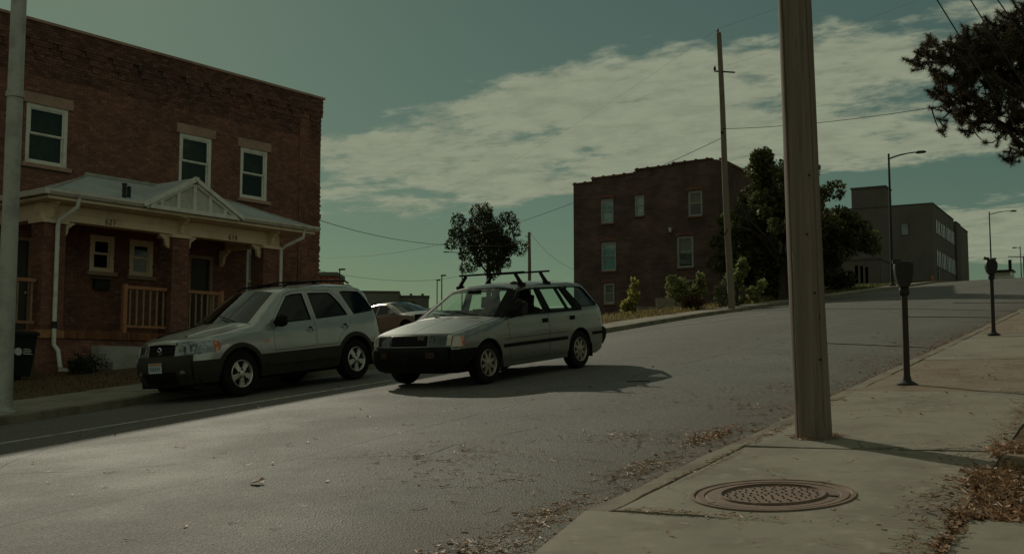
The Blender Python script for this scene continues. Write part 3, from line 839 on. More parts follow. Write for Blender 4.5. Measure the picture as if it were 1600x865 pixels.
M['lamp_white'] = mat('lamp_white', (0.50, 0.44, 0.36), 0.2, coat=1.0)
M['lamp_red'] = mat('lamp_red', (0.30, 0.018, 0.012), 0.15, coat=1.0)
M['glass_dark'] = glass_mat('glass_dark', (0.08, 0.085, 0.085), boost=0.38)
M['glass_screen'] = glass_mat('glass_screen', (0.30, 0.36, 0.35), boost=0.8)
M['glass_clear'] = glass_mat('glass_clear', (0.80, 0.88, 0.84))
M['interior'] = mat('interior', (0.022, 0.020, 0.018), 0.9)
M['seat_cloth'] = mat('seat_cloth', (0.040, 0.036, 0.032), 0.95)
M['plate_blue'] = mat('plate_blue', (0.50, 0.55, 0.58), 0.45, noise=(30, (0.36, 0.41, 0.46), 0.45, 0.6))
M['plate_orange'] = mat('plate_orange', (0.42, 0.20, 0.10), 0.45)
M['maroon'] = mat('maroon', (0.26, 0.22, 0.195), 0.35, metal=0.4, coat=0.7)
dark_inside(M['maroon'])
M['dark_paint'] = mat('dark_paint', (0.02, 0.02, 0.022), 0.25, coat=0.8)


def ground_matrix(x, y, heading):
    """stands a car on the slope; heading: angle of its nose from +x"""
    e = 0.3
    gx_ = (roadz(x + e, y) - roadz(x - e, y)) / (2 * e) if KL < x < KR else (ter(x + e, y) - ter(x - e, y)) / (2 * e)
    gy_ = (zs(x, y + e) - zs(x, y - e)) / (2 * e) if x > -16 else (ter(x, y + e) - ter(x, y - e)) / (2 * e)
    up = Vector((-gx_, -gy_, 1)).normalized()
    f = Vector((math.cos(heading), math.sin(heading), 0)); f = (f - up * f.dot(up)).normalized(); l = up.cross(f)
    R3 = Matrix((f, l, up)).transposed().to_4x4()
    z = roadz(x, y) if KL < x < KR else ter(x, y) + 0.09
    return Matrix.Translation((x, y, z)) @ R3


class Car:
    def __init__(s, root, rows, zw, half_len, taper, R0=0.09, R1=0.17, rr=0.72):
        s.root = root; s.rows = rows; s.zw = zw; s.L = half_len; s.tp = taper; s.R0, s.R1, s.rr = R0, R1, rr
        s.sil = [(r[0], r[1]) for r in rows]

    def dist(s, x, z):
        best = 9
        for (ax, az), (bx, bz) in zip(s.sil[:-1], s.sil[1:]):
            dx, dz = bx - ax, bz - az; l2 = dx * dx + dz * dz + 1e-9
            t = max(0, min(1, ((x - ax) * dx + (z - az) * dz) / l2))
            best = min(best, math.hypot(x - ax - dx * t, z - az - dz * t))
        return best

    def W(s, x, z):
        zw = s.zw
        if z <= zw[0][0]: w = zw[0][1]
        elif z >= zw[-1][0]: w = zw[-1][1]
        else:
            for (z0, w0), (z1, w1) in zip(zw[:-1], zw[1:]):
                if z0 <= z <= z1: w = w0 + (w1 - w0) * (z - z0) / (z1 - z0); break
        f = s.tp
        if x > f[0]: w *= 1 - f[1] * ((x - f[0]) / (s.L - f[0])) ** 2
        if x < -f[2]: w *= 1 - f[3] * ((-x - f[2]) / (s.L - f[2])) ** 2
        k = max(0, min(1, (abs(x) - (s.L - 0.55)) / 0.35)); k = k * k * (3 - 2 * k)
        Rr = s.R0 + (s.R1 - s.R0) * k
        d = s.dist(x, z)
        if d < Rr: w -= Rr * s.rr * (1 - math.sqrt(max(0, 1 - (1 - d / Rr) ** 2)))
        return w

    # --- surfaces
    def side(s, mb, outer, holes=(), off=0.0, flange=0.03, mi=0, step=0.07, sides=(1, -1)):
        polys = [[Vector((p[0], p[1], 0)) for p in pl] for pl in [outer, *holes]]
        flat = [p for pl in polys for p in pl]
        tris = tessellate_polygon(polys)
        bm = bmesh.new(); vs = [bm.verts.new((p.x, 0, p.y)) for p in flat]
        for t in tris:
            try: bm.faces.new([vs[i] for i in t])
            except ValueError: pass
        bmesh.ops.remove_doubles(bm, verts=bm.verts, dist=1e-5)
        xs = [p.x for p in flat]; zs_ = [p.y for p in flat]
        for ax, lo, hi in ((0, min(xs), max(xs)), (2, min(zs_), max(zs_))):
            k = math.ceil(lo / step)
            while k * step < hi:
                co = Vector((0, 0, 0)); co[ax] = k * step + 0.0007; no = Vector((0, 0, 0)); no[ax] = 1
                bmesh.ops.bisect_plane(bm, geom=bm.verts[:] + bm.edges[:] + bm.faces[:], dist=1e-5, plane_co=co, plane_no=no)
                k += 1
        bmesh.ops.recalc_face_normals(bm, faces=bm.faces)
        bm.verts.index_update()
        for sd in sides:
            V = [Vector((v.co.x, sd * (s.W(v.co.x, v.co.z) + off), v.co.z)) for v in bm.verts]
            F = []
            for f in bm.faces:
                ids = [v.index for v in f.verts]
                a, b, c = V[ids[0]], V[ids[1]], V[ids[2]]
                if ((b - a).cross(c - a)).y * sd < 0: ids.reverse()
                F.append(ids)
            if flange:
                o = {}
                for e in bm.edges:
                    if len(e.link_faces) == 1:
                        q = []
                        for v in e.verts:
                            if v.index not in o: o[v.index] = len(V); p = V[v.index]; V.append(Vector((p.x, p.y - sd * flange, p.z)))
                            q.append(v.index)
                        F.append([q[0], q[1], o[q[1]], o[q[0]]])
            mb.add(V, F, mi)
        bm.free(); return mb

    def at(s, t, v):
        i = max(0, min(len(s.rows) - 2, int(t))); f = t - i
        a, b = s.rows[i], s.rows[i + 1]
        xe, ze, xc, zc = (a[k] + (b[k] - a[k]) * f for k in range(4))
        k = 1 - abs(v) ** 2.3
        return Vector((xe + (xc - xe) * k, v * s.W(xe, ze), ze + (zc - ze) * k))

    def cross(s, mb, t0, t1, v0=-1, v1=1, nv=16, off=0.0, mi=0, nt=None, skirt=0.0):
        nt = nt or max(2, int((t1 - t0) * 3))
        ts = [t0 + (t1 - t0) * i / nt for i in range(nt + 1)]; vs_ = [v0 + (v1 - v0) * j / nv for j in range(nv + 1)]
        G = [[s.at(t, v) for v in vs_] for t in ts]
        if off:
            H = []
            for i in range(nt + 1):
                row = []
                for j in range(nv + 1):
                    du = G[min(i + 1, nt)][j] - G[max(i - 1, 0)][j]; dv = G[i][min(j + 1, nv)] - G[i][max(j - 1, 0)]
                    row.append(G[i][j] + du.cross(dv).normalized() * -off)
                H.append(row)
            # outward = away from the car's middle
            mid = Vector((0, 0, 0.7)); g, h = G[nt // 2][nv // 2], H[nt // 2][nv // 2]
            if (h - mid).length < (g - mid).length and off > 0:
                H = [[G[i][j] * 2 - H[i][j] for j in range(nv + 1)] for i in range(nt + 1)]
            G = H
        V = [p for r in G for p in r]; n = nv + 1
        F = [(i * n + j, i * n + j + 1, (i + 1) * n + j + 1, (i + 1) * n + j) for i in range(nt) for j in range(nv)]
        return mb.add(V, F, mi)


def arc(cx, cz, r, a0, a1, n=14):
    return [(cx + r * math.cos(R(a0 + (a1 - a0) * i / n)), cz + r * math.sin(R(a0 + (a1 - a0) * i / n))) for i in range(n + 1)]


def make_wheel(root, x, side, yo, r, w, rim_r, style):
    """tyre as the part, rim, spokes and hub under it; outer face at yo"""
    Mx = Matrix.Translation((x, side * yo, r)) @ Matrix.Rotation(R(-90) * side, 4, 'X')   # local +z points outwards
    t = MB()
    t.lathe([(rim_r, -w), (rim_r * 1.06, -w), (r * 0.93, -w * 0.98), (r * 0.985, -w * 0.86), (r, -w * 0.7), (r, -w * 0.3), (r * 0.985, -w * 0.14), (r * 0.93, -0.006), (rim_r * 1.16, 0.0), (rim_r * 1.03, -0.008), (rim_r, -0.02)], 40, M=Mx, close=False)
    ty = t.build('wheel', M['tyre'], root, 40)
    m = M['alloy'] if style == 5 else M['alloy_old']
    b = MB(); b.lathe([(0.001, -0.085), (rim_r * 0.98, -0.085)], 32, M=Mx, close=False); b.build('spoke_gap_shade', M['interior'], ty)  # dark disc drawn as the shade between the spokes
    k = MB(); k.lathe([(rim_r * 0.99, -0.10), (rim_r * 0.90, -0.05), (rim_r * 0.92, -0.008), (rim_r * 0.98, 0.002), (rim_r * 1.02, -0.008)], 40, M=Mx, close=False)
    k.build('rim', m, ty, 50)
    sp = MB(); n = style
    for i in range(n):
        a = 2 * math.pi * i / n + 0.3
        wi, wo = (0.34, 0.42) if n == 5 else (0.30, 0.17)
        ri, ro = rim_r * 0.22, rim_r * 0.95
        pr = []
        for rr_, ww, h in ((ri, wi * rim_r, -0.012), (rim_r * 0.6, (wi * 0.95 if n == 5 else 0.2) * rim_r * 1.1, -0.018), (ro, wo * rim_r * 1.25, -0.022)):
            for sg in (-1, 1):
                pr.append(Vector((rr_ * math.cos(a) - sg * ww / 2 * math.sin(a), rr_ * math.sin(a) + sg * ww / 2 * math.cos(a), h)))
        back = [p + Vector((0, 0, -0.035)) for p in pr]
        ridge = []
        V = [Mx @ p for p in pr + back]
        sp.add(V, [(0, 2, 3, 1), (2, 4, 5, 3), (0, 6, 8, 2), (2, 8, 10, 4), (1, 3, 9, 7), (3, 5, 11, 9), (4, 10, 11, 5), (0, 1, 7, 6)])
    sp.build('spokes', m, ty)
    h = MB(); h.lathe([(rim_r * 0.26, -0.04), (rim_r * 0.26, -0.008), (rim_r * 0.20, 0.0), (0.001, 0.002)], 20, M=Mx, close=False); h.build('hub', m, ty, 40)
    if style == 5:
        l = MB()
        for i in range(5):
            a = 2 * math.pi * (i + 0.5) / 5 + 0.3
            l.lathe([(0.013, -0.02), (0.013, 0.006), (0.001, 0.008)], 8, M=Mx @ Matrix.Translation((rim_r * .30 * math.cos(a), rim_r * .30 * math.sin(a), 0)), close=False)
        l.build('wheel_nuts', M['dark_metal'], ty)
    return ty


def well(mb, cx, cz, r, y0, y1):
    n = 16; V = []; F = []
    for i in range(n + 1):
        a = math.pi * i / n - 0.25 + (0.5 * i / n)
        for y in (y0, y1): V.append((cx + r * math.cos(a), y, max(0.15, cz + r * math.sin(a))))
    F = [(2 * i, 2 * i + 1, 2 * i + 3, 2 * i + 2) for i in range(n)]
    mb.add(V, F)
    mb.add([V[2 * i + 1] for i in range(n + 1)] , [tuple(range(n + 1))])


def seat(mb, x, y, z, w=0.5, d=0.5, h=0.62, head=True, mi=0):
    mb.box((x, y, z), (d, w, 0.16), mi)
    mb.box((x - d / 2 - 0.06, y, z + h / 2), (0.14, w, h), mi, mat=Matrix.Rotation(R(-12), 4, 'Y'))
    if head: mb.box((x - d / 2 - 0.16, y, z + h + 0.10), (0.09, w * 0.5, 0.17), mi, mat=Matrix.Rotation(R(-12), 4, 'Y'))


# ---------------------------------------------------------------- parked off-road car
def build_suv(root):
    rows = [(2.02, .28, 2.13, .26), (2.08, .42, 2.24, .42), (2.09, .60, 2.25, .60), (2.05, .715, 2.20, .70), (2.02, .74, 2.16, .72),
            (1.96, .90, 2.12, .905), (1.88, .965, 2.05, .965), (1.62, 1.00, 1.74, 1.045), (1.28, 1.045, 1.32, 1.105), (.98, 1.085, 1.10, 1.15),
            (.90, 1.12, 1.04, 1.165), (.53, 1.37, .64, 1.425), (.20, 1.585, .28, 1.645), (.02, 1.635, .06, 1.69), (-.60, 1.675, -.60, 1.735),
            (-1.45, 1.655, -1.45, 1.72), (-1.84, 1.60, -1.90, 1.67), (-1.95, 1.52, -2.02, 1.56), (-2.08, 1.13, -2.16, 1.14), (-2.12, .80, -2.21, .80),
            (-2.16, .70, -2.26, .70), (-2.16, .45, -2.26, .45), (-2.04, .30, -2.14, .28)]
    zw = [(.25, .80), (.45, .865), (.70, .875), (.98, .865), (1.10, .835), (1.58, .655), (1.72, .63)]
    c = Car(root, rows, zw, 2.2, (1.2, .10, 1.2, .07), R0=.10, R1=.24)
    fx, rx, wz = 1.31, -1.31, .355
    body = MB()
    zc = .625
    sil = c.sil
    upper = [(2.075, zc)] + sil[3:20] + [(-2.145, zc)]
    # bottom edge of the painted body: along the cladding, over each arch
    def over(cx, r):
        a = math.degrees(math.asin((zc - wz) / r)); return arc(cx, wz, r, 180 - a, a)
    ro = .485
    bottom = over(rx, ro) + over(fx, ro)
    fd = [(.60, .66), (.60, .98), (.645, 1.085), (.125, 1.565), (-.02, 1.60), (-.335, 1.61), (-.345, .66)]
    rd = [(-.365, .66), (-.365, 1.61), (-.95, 1.595), (-1.13, 1.45), (-1.255, 1.12), (-1.20, .95), (-1.04, .86), (-.90, .75), (-.85, .66)]
    q = [(-1.36, 1.14), (-1.19, 1.545), (-1.25, 1.565), (-1.66, 1.545), (-1.73, 1.50), (-1.93, 1.21), (-1.90, 1.18)]
    g = lambda pl, d: [(x + (d if x < mx_ else -d), z) for x, z in pl for mx_ in (sum(p[0] for p in pl) / len(pl),)]
    c.side(body, upper + bottom, [fd, rd, q], flange=.03)
    for t0, t1, v in ((3, 6, 1), (6, 9.9, 0), (9.9, 12.05, 0), (12.05, 16.3, 1), (16.3, 18, 0), (18, 19, 1)):
        if v: c.cross(body, t0, t1)
        else:
            vi = .93 if t0 == 6 else .87
            c.cross(body, t0, t1, -1, -vi, 3); c.cross(body, t0, t1, vi, 1, 3)
    b = body.build('body', M['silver'], root, 40)
    hd = MB(); c.cross(hd, 6.02, 9.7, -.924, .924, 22, off=.004); hd.build('bonnet', M['silver'], root, 60)
    for sg in (-1, 1):
        hr = MB(); V = []
        for i in range(9):
            t = 6.3 + i * .38
            for dv in (-.05, 0, .05): p = c.at(t, sg * (.50 + .02 * i + dv)); V.append(p + Vector((0, 0, .006 + (.016 if dv == 0 else 0))))
        hr.add(V, [(i * 3 + k, i * 3 + k + 1, i * 3 + k + 4, i * 3 + k + 3) for i in range(8) for k in range(2)])
        hr.build('bonnet_ridge', M['silver'], root, 60)
    # doors with their panes
    def win(pl): return pl
    w1 = [(.545, 1.085), (.575, 1.10), (.105, 1.525), (-.02, 1.555), (-.285, 1.565), (-.30, 1.105)]
    w2 = [(-.415, 1.11), (-.405, 1.565), (-.90, 1.55), (-.955, 1.53), (-1.10, 1.36), (-1.20, 1.15), (-1.185, 1.135)]
    sh = lambda pl: [(x * .999, z) for x, z in pl]
    def inset(pl, d):
        cx = sum(p[0] for p in pl) / len(pl); cz = sum(p[1] for p in pl) / len(pl); o = []
        n = len(pl)
        for i in range(n):
            a, p, b2 = Vector(pl[i - 1]), Vector(pl[i]), Vector(pl[(i + 1) % n])
            e1_, e2_ = (p - a).normalized(), (b2 - p).normalized()
            n1, n2 = Vector((-e1_.y, e1_.x)), Vector((-e2_.y, e2_.x)); m_ = (n1 + n2)
            m_ = m_ / max(.4, m_.length_squared / 2) if m_.length > 1e-4 else n1
            s1 = 1 if (Vector((cx, cz)) - p).dot(m_) > 0 else -1
            o.append(tuple(p + m_ * d * s1 * 1.0))
        return o
    for sd in (1, -1):
        for pl, wn, hx in ((fd, w1, -.22), (rd, w2, -1.06)):
            dm = MB(); c.side(dm, inset(pl, .006), [wn], off=.001, flange=.035, sides=(sd,)); d = dm.build('door', M['silver'], root, 40)
            pm = MB(); c.side(pm, wn, off=-.016, flange=0, sides=(sd,)); pm.build('pane', M['glass_dark'], d, 60)
            fm = MB(); c.side(fm, wn, [inset(wn, .016)], off=-.004, flange=.02, sides=(sd,)); fm.build('window_seal', M['black_plastic'], d)
            hm = MB(); hz = .945
            yy = c.W(hx, hz)
            hm.lathe([(.001, 0), (.052, .002), (.056, .008), (.05, .010)], 18, M=Matrix.Translation((hx, sd * yy, hz)) @ Matrix.Rotation(R(-90) * sd, 4, 'X') @ Matrix.Scale(1.25, 4, (1, 0, 0)), close=False)
            hm.tube([(hx - .085, sd * (yy + .006), hz), (hx - .05, sd * (yy + .03), hz + .004), (hx + .05, sd * (yy + .03), hz + .004), (hx + .085, sd * (yy + .006), hz)], .012, 6)
            hm.build('handle', M['silver'], d, 50)
        qm = MB(); c.side(qm, q, off=-.014, flange=0, sides=(sd,)); qm.build('rear_quarter_pane', M['glass_dark'], root, 60)
        qs = MB(); c.side(qs, q, [inset(q, .014)], off=-.003, flange=.02, sides=(sd,)); qs.build('window_seal', M['black_plastic'], root)
    # lower cladding, arches and bumpers
    cl = MB(); ri = .415; zb = .275
    def inner(cx):
        a = math.degrees(math.asin((zb - wz) / ri)); return arc(cx, wz, ri, a, 180 - a, 18)
    poly = [(2.02, .285), (2.07, .42), (2.085, .60), (2.072, zc - .003)] + [(x, z) for x, z in reversed(over(fx, ro - .003))] + [(x, z) for x, z in reversed(over(rx, ro - .003))] + [(-2.145, zc - .003), (-2.155, .45), (-2.04, .30)] + list(reversed(inner(rx))) + list(reversed(inner(fx)))
    for sd in (1, -1): cl = MB(); c.side(cl, poly, off=.014, flange=.06, sides=(sd,)); cl.build('cladding', M['cladding'], root, 40)
    for sd in (1, -1): sk = MB(); c.side(sk, [(.80, .44), (.80, .50), (-.80, .50), (-.80, .44)], off=.032, flange=.03, sides=(sd,)); sk.build('side_moulding', M['cladding'], root, 40)
    fb = MB(); c.cross(fb, 0, 3.15, nv=24, off=.012); fb.build('front_bumper', M['cladding'], root, 40)
    rb = MB(); c.cross(rb, 19, 22, nv=14, off=.012); rb.build('rear_bumper', M['cladding'], root, 40)
    lo = MB(); c.cross(lo, .15, 1.35, -.62, .62, 14, off=.016); lo.build('lower_grille', M['black_plastic'], root)
    for sg in (-1, 1):
        fl = MB(); p = c.at(1.15, sg * .78)
        fl.lathe([(.001, .02), (.045, .012), (.052, 0)], 16, M=Matrix.Translation(p + Vector((.012, 0, 0))) @ Matrix.Rotation(R(90), 4, 'Y') @ Matrix.Rotation(R(-18) * sg, 4, 'X'), close=False)
        fl.build('fog_lamp', M['lamp_dim'], root, 50)
    # front: grille, lamps, plate
    gr = MB(); c.cross(gr, 3.15, 5.15, -.47, .47, 14, off=.006)
    gb = gr.build('grille', M['black_plastic'], root)
    sl = MB()
    for t in (3.5, 4.0, 4.3, 4.6, 4.9):
        V = [c.at(t, v) + Vector((.014, 0, dz)) for dz in (0, .012) for v in lin(-.46, .46, 10)]
        sl.add(V, [(i, i + 1, 12 + i, 11 + i) for i in range(10)])
    sl.build('bars', M['dark_metal'], gb)
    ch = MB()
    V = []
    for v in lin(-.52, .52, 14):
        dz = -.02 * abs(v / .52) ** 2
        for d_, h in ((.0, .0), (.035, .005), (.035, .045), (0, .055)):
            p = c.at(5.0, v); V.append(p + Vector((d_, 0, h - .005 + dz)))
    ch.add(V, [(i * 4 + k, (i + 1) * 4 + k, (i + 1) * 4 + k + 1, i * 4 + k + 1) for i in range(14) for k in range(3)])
    ch.build('chrome_bar', M['chrome_sky_tone'], gb, 50)
    em = MB(); p = c.at(4.45, 0)
    em.lathe([(.050, 0), (.055, .012), (.042, .016)], 22, M=Matrix.Translation(p + Vector((.012, 0, .0))) @ Matrix.Rotation(R(90), 4, 'Y'), close=False)
    em.tube([p + Vector((.026, -.04, .012)), p + Vector((.026, 0, -.014)), p + Vector((.026, .04, .012))], .007, 6)
    em.build('badge', M['chrome'], gb, 50)
    for sg in (-1, 1):
        lm = MB(); a, b_ = (.60, 1.0) if sg > 0 else (-1.0, -.60)
        c.cross(lm, 3.72, 5.25, a, b_, 10, off=.010)
        c.side(lm, [(2.03, .735), (1.985, .86), (1.95, .905), (1.79, .925), (1.72, .89), (1.70, .80), (1.72, .745)], off=.008, flange=.02, sides=(sg,))
        hl = lm.build('headlamp', M['lamp_clear'], root, 50)
        om = MB(); c.side(om, [(1.80, .745), (1.825, .90), (1.775, .915), (1.73, .885), (1.71, .80), (1.725, .75)], off=.012, flange=.01, sides=(sg,)); om.build('indicator', M['lamp_orange'], hl)
        bm_ = MB()
        for v, w_ in ((.70, .10), (.88, .05)):
            p = c.at(4.5, sg * v); bm_.box(p + Vector((.013, 0, 0)), (.010, w_, .10), rz=R(-22) * sg)
        bm_.build('reflector', M['lamp_dim'], hl, 50)
        rp = MB(); c.side(rp, [(.71, .80), (.80, .80), (.80, .835), (.71, .835)], off=.008, flange=.01, sides=(sg,)); rp.build('side_repeater', M['lamp_orange'], root)
        tl = MB(); c.side(tl, [(-2.13, .80), (-2.07, 1.13), (-1.99, 1.40), (-1.95, 1.40), (-2.01, 1.08), (-2.05, .80)], off=.008, flange=.01, sides=(sg,))
        a, b_ = (.80, 1.0) if sg > 0 else (-1.0, -.80)
        c.cross(tl, 17.3, 19, a, b_, 4, off=.010); tl.build('tail_lamp', M['lamp_red'], root, 50)
    pt = MB(); p = c.at(1.72, 0) + Vector((.025, 0, 0)); pt.box(p, (.012, .305, .155)); pl = pt.build('number_plate', M['plate_blue'], root)
    pb = MB(); pb.box(p + Vector((.008, 0, .056)), (.003, .29, .034)); pb.build('plate_band', M['plate_orange'], pl)
    pr = MB()
    for i in range(6):
        pr.box(p + Vector((.0075, -.105 + i * .042, -.012)), (.003, .022, .06))
    pr.build('plate_characters', mat('plate_ink', (.10, .14, .22), .5), pl)
    # glass
    ws = MB(); c.cross(ws, 9.95, 12.0, -.868, .868, 18, off=.002); w_ = ws.build('windscreen', M['glass_screen'], root, 60)
    for k, v0 in enumerate((-.1, .62)):
        wp = MB(); wp.tube([c.at(9.9, v0) + Vector((.03, 0, .012)), c.at(10.15, v0 - .35) + Vector((.02, 0, .03)), c.at(10.3, v0 - .62) + Vector((.015, 0, .03))], .009, 5); wp.build('wiper', M['black_plastic'], root)
    bs = MB(); c.cross(bs, 16.4, 17.95, -.865, .865, 12); bs.build('rear_window', M['glass_dark'], root, 60)
    # inside
    it = MB(); it.b2((-1.9, -.74, .30), (1.3, .74, .42)); it.b2((.98, -.72, .42), (1.25, .72, 1.02))
    for yy in (-.37, .37): seat(it, .05, yy, .62)
    seat(it, -.85, 0, .64, w=1.3)
    it.tube([(.62 + .0, .37 + .17 * math.cos(a), .98 + .17 * math.sin(a)) for a in lin(0, 2 * math.pi, 16)], .015, 5)
    it.build('interior', M['seat_cloth'], root)
    un = MB(); un.b2((-2.0, -.70, .22), (2.0, .70, .34))
    for cx in (fx, rx):
        for sg in (-1, 1): well(un, cx, wz, .43, sg * .84, sg * .55)
    un.build('underbody', M['black_plastic'], root)
    rl = MB()
    for sg in (-1, 1):
        y_ = sg * .56
        rl.tube([(.02, y_, 1.685), (-.08, y_, 1.735), (-.7, y_, 1.765), (-1.45, y_, 1.75), (-1.56, y_, 1.70)], .017, 6)
        rl.box((-.7, y_, 1.735), (.06, .03, .05))
    for x_ in (-.45, -1.2): rl.tube([(x_, -.56, 1.765), (x_, 0, 1.785), (x_, .56, 1.765)], .016, 6)
    rl.build('roof_rails', M['black_plastic'], root, 50)
    for sg in (-1, 1):
        mm = MB(); p = Vector((.50, sg * (c.W(.5, 1.1) + .12), 1.125))
        mm.lathe([(.03, -.10), (.085, -.085), (.10, 0), (.085, .085), (.03, .10)], 12, M=Matrix.Translation(p) @ Matrix.Rotation(R(90), 4, 'X') @ Matrix.Scale(.75, 4, (1, 0, 0)))
        mm.tube([p + Vector((.01, -sg * .07, -.04)), p + Vector((.03, -sg * .16, -.06))], .03, 6)
        mm.build('mirror', M['black_plastic'], root, 50)
        ma = MB(); c.side(ma, [(.40, .32), (.90 - .02, .30), (.88, .2), (.40, .2)], off=-.1, flange=.02, sides=(sg,))
    for cx in (fx, rx):
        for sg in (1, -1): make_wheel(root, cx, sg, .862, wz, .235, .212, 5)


# ---------------------------------------------------------------- small estate driving by
def build_wagon(root):
    rows = [(1.86, .24, 1.93, .22), (1.92, .34, 2.02, .33), (1.93, .50, 2.05, .50), (1.90, .545, 2.02, .545), (1.885, .56, 1.98, .56),
            (1.85, .70, 1.95, .705), (1.81, .735, 1.90, .745), (1.50, .79, 1.56, .825), (1.18, .845, 1.22, .885), (.90, .885, .97, .93),
            (.83, .905, .94, .945), (.52, 1.10, .62, 1.145), (.22, 1.285, .30, 1.335), (.08, 1.325, .12, 1.375), (-.50, 1.355, -.50, 1.41),
            (-1.30, 1.345, -1.30, 1.40), (-1.62, 1.315, -1.67, 1.37), (-1.74, 1.26, -1.80, 1.29), (-2.02, .92, -2.09, .93), (-2.08, .62, -2.15, .62),
            (-2.17, .60, -2.24, .60), (-2.18, .42, -2.25, .42), (-2.04, .30, -2.10, .29)]
    zw = [(.18, .76), (.35, .80), (.60, .815), (.88, .805), (.95, .785), (1.28, .635), (1.40, .60)]
    c = Car(root, rows, zw, 2.12, (1.2, .09, 1.2, .06), R0=.07, R1=.15)
    fx, rx, wz = 1.215, -1.215, .292
    sil = c.sil
    body = MB(); zb = .20
    def over(cx, r):
        a = math.degrees(math.asin((zb - wz) / r)); return arc(cx, wz, r, 180 - a, a, 18)
    zf = .53
    a0 = math.degrees(math.asin((zf - wz) / .345))
    # painted shell: sill, arches, nose above the black bumper
    outer = [(1.895, zf)] + sil[4:21] + [(-2.17, .45), (-2.06, .30), (-1.75, zb)] + over(rx, .345) + arc(fx, wz, .345, 180 - math.degrees(math.asin((zb - wz) / .345)), a0, 16)
    fd = [(.70, .27), (.72, .86), (.80, .905), (.20, 1.272), (.02, 1.30), (-.315, 1.305), (-.325, .27)]
    rd = [(-.345, .27), (-.335, 1.305), (-.98, 1.30), (-1.02, 1.27), (-1.185, .915), (-1.14, .70), (-1.02, .62), (-.90, .50), (-.855, .27)]
    q = [(-1.31, .955), (-1.09, 1.255), (-1.13, 1.285), (-1.56, 1.27), (-1.64, 1.22), (-1.83, .98), (-1.80, .955)]
    c.side(body, outer, [fd, rd, q], flange=.03)
    for t0, t1, v in ((4, 6, 1), (6, 9.9, 0), (9.9, 12.05, 0), (12.05, 16.3, 1), (16.3, 18, 0), (18, 20, 1)):
        if v: c.cross(body, t0, t1)
        else:
            vi = .93 if t0 == 6 else .87
            c.cross(body, t0, t1, -1, -vi, 3); c.cross(body, t0, t1, vi, 1, 3)
    body.build('body', M['silver_warm'], root, 40)
    hd = MB(); c.cross(hd, 6.02, 9.7, -.924, -.006, 11, off=.003); c.cross(hd, 6.02, 9.7, .006, .924, 11, off=.003)
    c.cross(hd, 6.02, 9.7, -.012, .012, 2, off=-.004); hd.build('bonnet', M['silver_warm'], root, 60)
    w1 = [(.655, .93), (.165, 1.245), (.02, 1.265), (-.255, 1.27), (-.265, .93)]
    w2a = [(-.415, .935), (-.37, 1.235), (-.355, 1.262), (-.80, 1.262), (-.895, .935)]
    w2b = [(-.925, .935), (-.835, 1.262), (-.945, 1.25), (-1.095, .955), (-1.08, .935)]
    def shrink(pl, d):
        cx = sum(p[0] for p in pl) / len(pl); return [(x + (d if x < cx else -d), z + (d if z < .6 else -d * .5)) for x, z in pl]
    for sd in (1, -1):
        for pl, wins, hx, low in ((fd, [w1], -.235, w1), (rd, [w2a, w2b], -1.00, w2a)):
            dm = MB(); c.side(dm, shrink(pl, .006), wins, off=.001, flange=.035, sides=(sd,)); d = dm.build('door', M['silver_warm'], root, 40)
            # blacked-out frame round the glass
            top = [(x, z) for x, z in shrink(pl, .010) if z > .86]
            lo_ = [(top[0][0] - .03 if pl is fd else top[-1][0] + .02, .905)]
            if pl is fd: fr = [(.735, .905), (.775, .915), (.20, 1.262), (.02, 1.288), (-.31, 1.293), (-.318, .905)]
            else: fr = [(-.352, .905), (-.342, 1.293), (-.975, 1.288), (-1.012, 1.262), (-1.165, .905)]
            fm = MB(); c.side(fm, fr, wins, off=.013, flange=.035, sides=(sd,), step=.05); fm.build('window_frame', M['black_plastic'], d)
            for wn in wins:
                if sd == 1 and pl is fd:
                    continue                                            # the driver has wound this one down
                pm = MB(); c.side(pm, wn, off=-.016, flange=0, sides=(sd,)); pm.build('pane', M['glass_clear'], d, 60)
            hm = MB(); yy = c.W(hx, .80); hm.box((hx, sd * (yy + .004), .80), (.135, .016, .062)); hm.box((hx, sd * (yy + .014), .812), (.11, .012, .03)); hm.build('handle', M['black_plastic'], d)
        ap = MB(); c.side(ap, [(.845, .905), (.235, 1.275), (.09, 1.312), (.02, 1.302), (.20, 1.275), (.785, .905)], off=.010, flange=.02, sides=(sd,), step=.05); ap.build('black_pillar', M['black_plastic'], root)
        cp = MB(); c.side(cp, [(-1.02, 1.262), (-1.06, 1.29), (-1.12, 1.285), (-1.085, 1.25), (-1.305, .95), (-1.29, .905), (-1.175, .905)], off=.014, flange=.01, sides=(sd,)); cp.build('black_pillar', M['black_plastic'], root)
        qf = MB(); c.side(qf, q, [[(x + (.022 if x < -1.45 else -.022), z + (.016 if z < 1.1 else -.016)) for x, z in q]], off=.003, flange=.02, sides=(sd,)); qf.build('window_seal', M['black_plastic'], root)
        qm = MB(); c.side(qm, q, off=-.012, flange=0, sides=(sd,)); qm.build('cargo_window', M['glass_clear'], root, 60)
    # black band, sill and bumpers
    bd = MB(); zb0, zb1 = .475, .525
    for sd in (1, -1): bd = MB(); c.side(bd, [(.845, zb0), (.845, zb1), (-.83, zb1), (-.83, zb0)], off=.013, flange=.02, sides=(sd,)); bd.build('rubbing_strip', M['black_plastic'], root)
    for sd in (1, -1): r2 = MB(); c.side(r2, [(-1.60, .50), (-1.60, .545), (-1.98, .545), (-1.98, .50)], off=.013, flange=.02, sides=(sd,)); r2.build('rubbing_strip', M['black_plastic'], root)
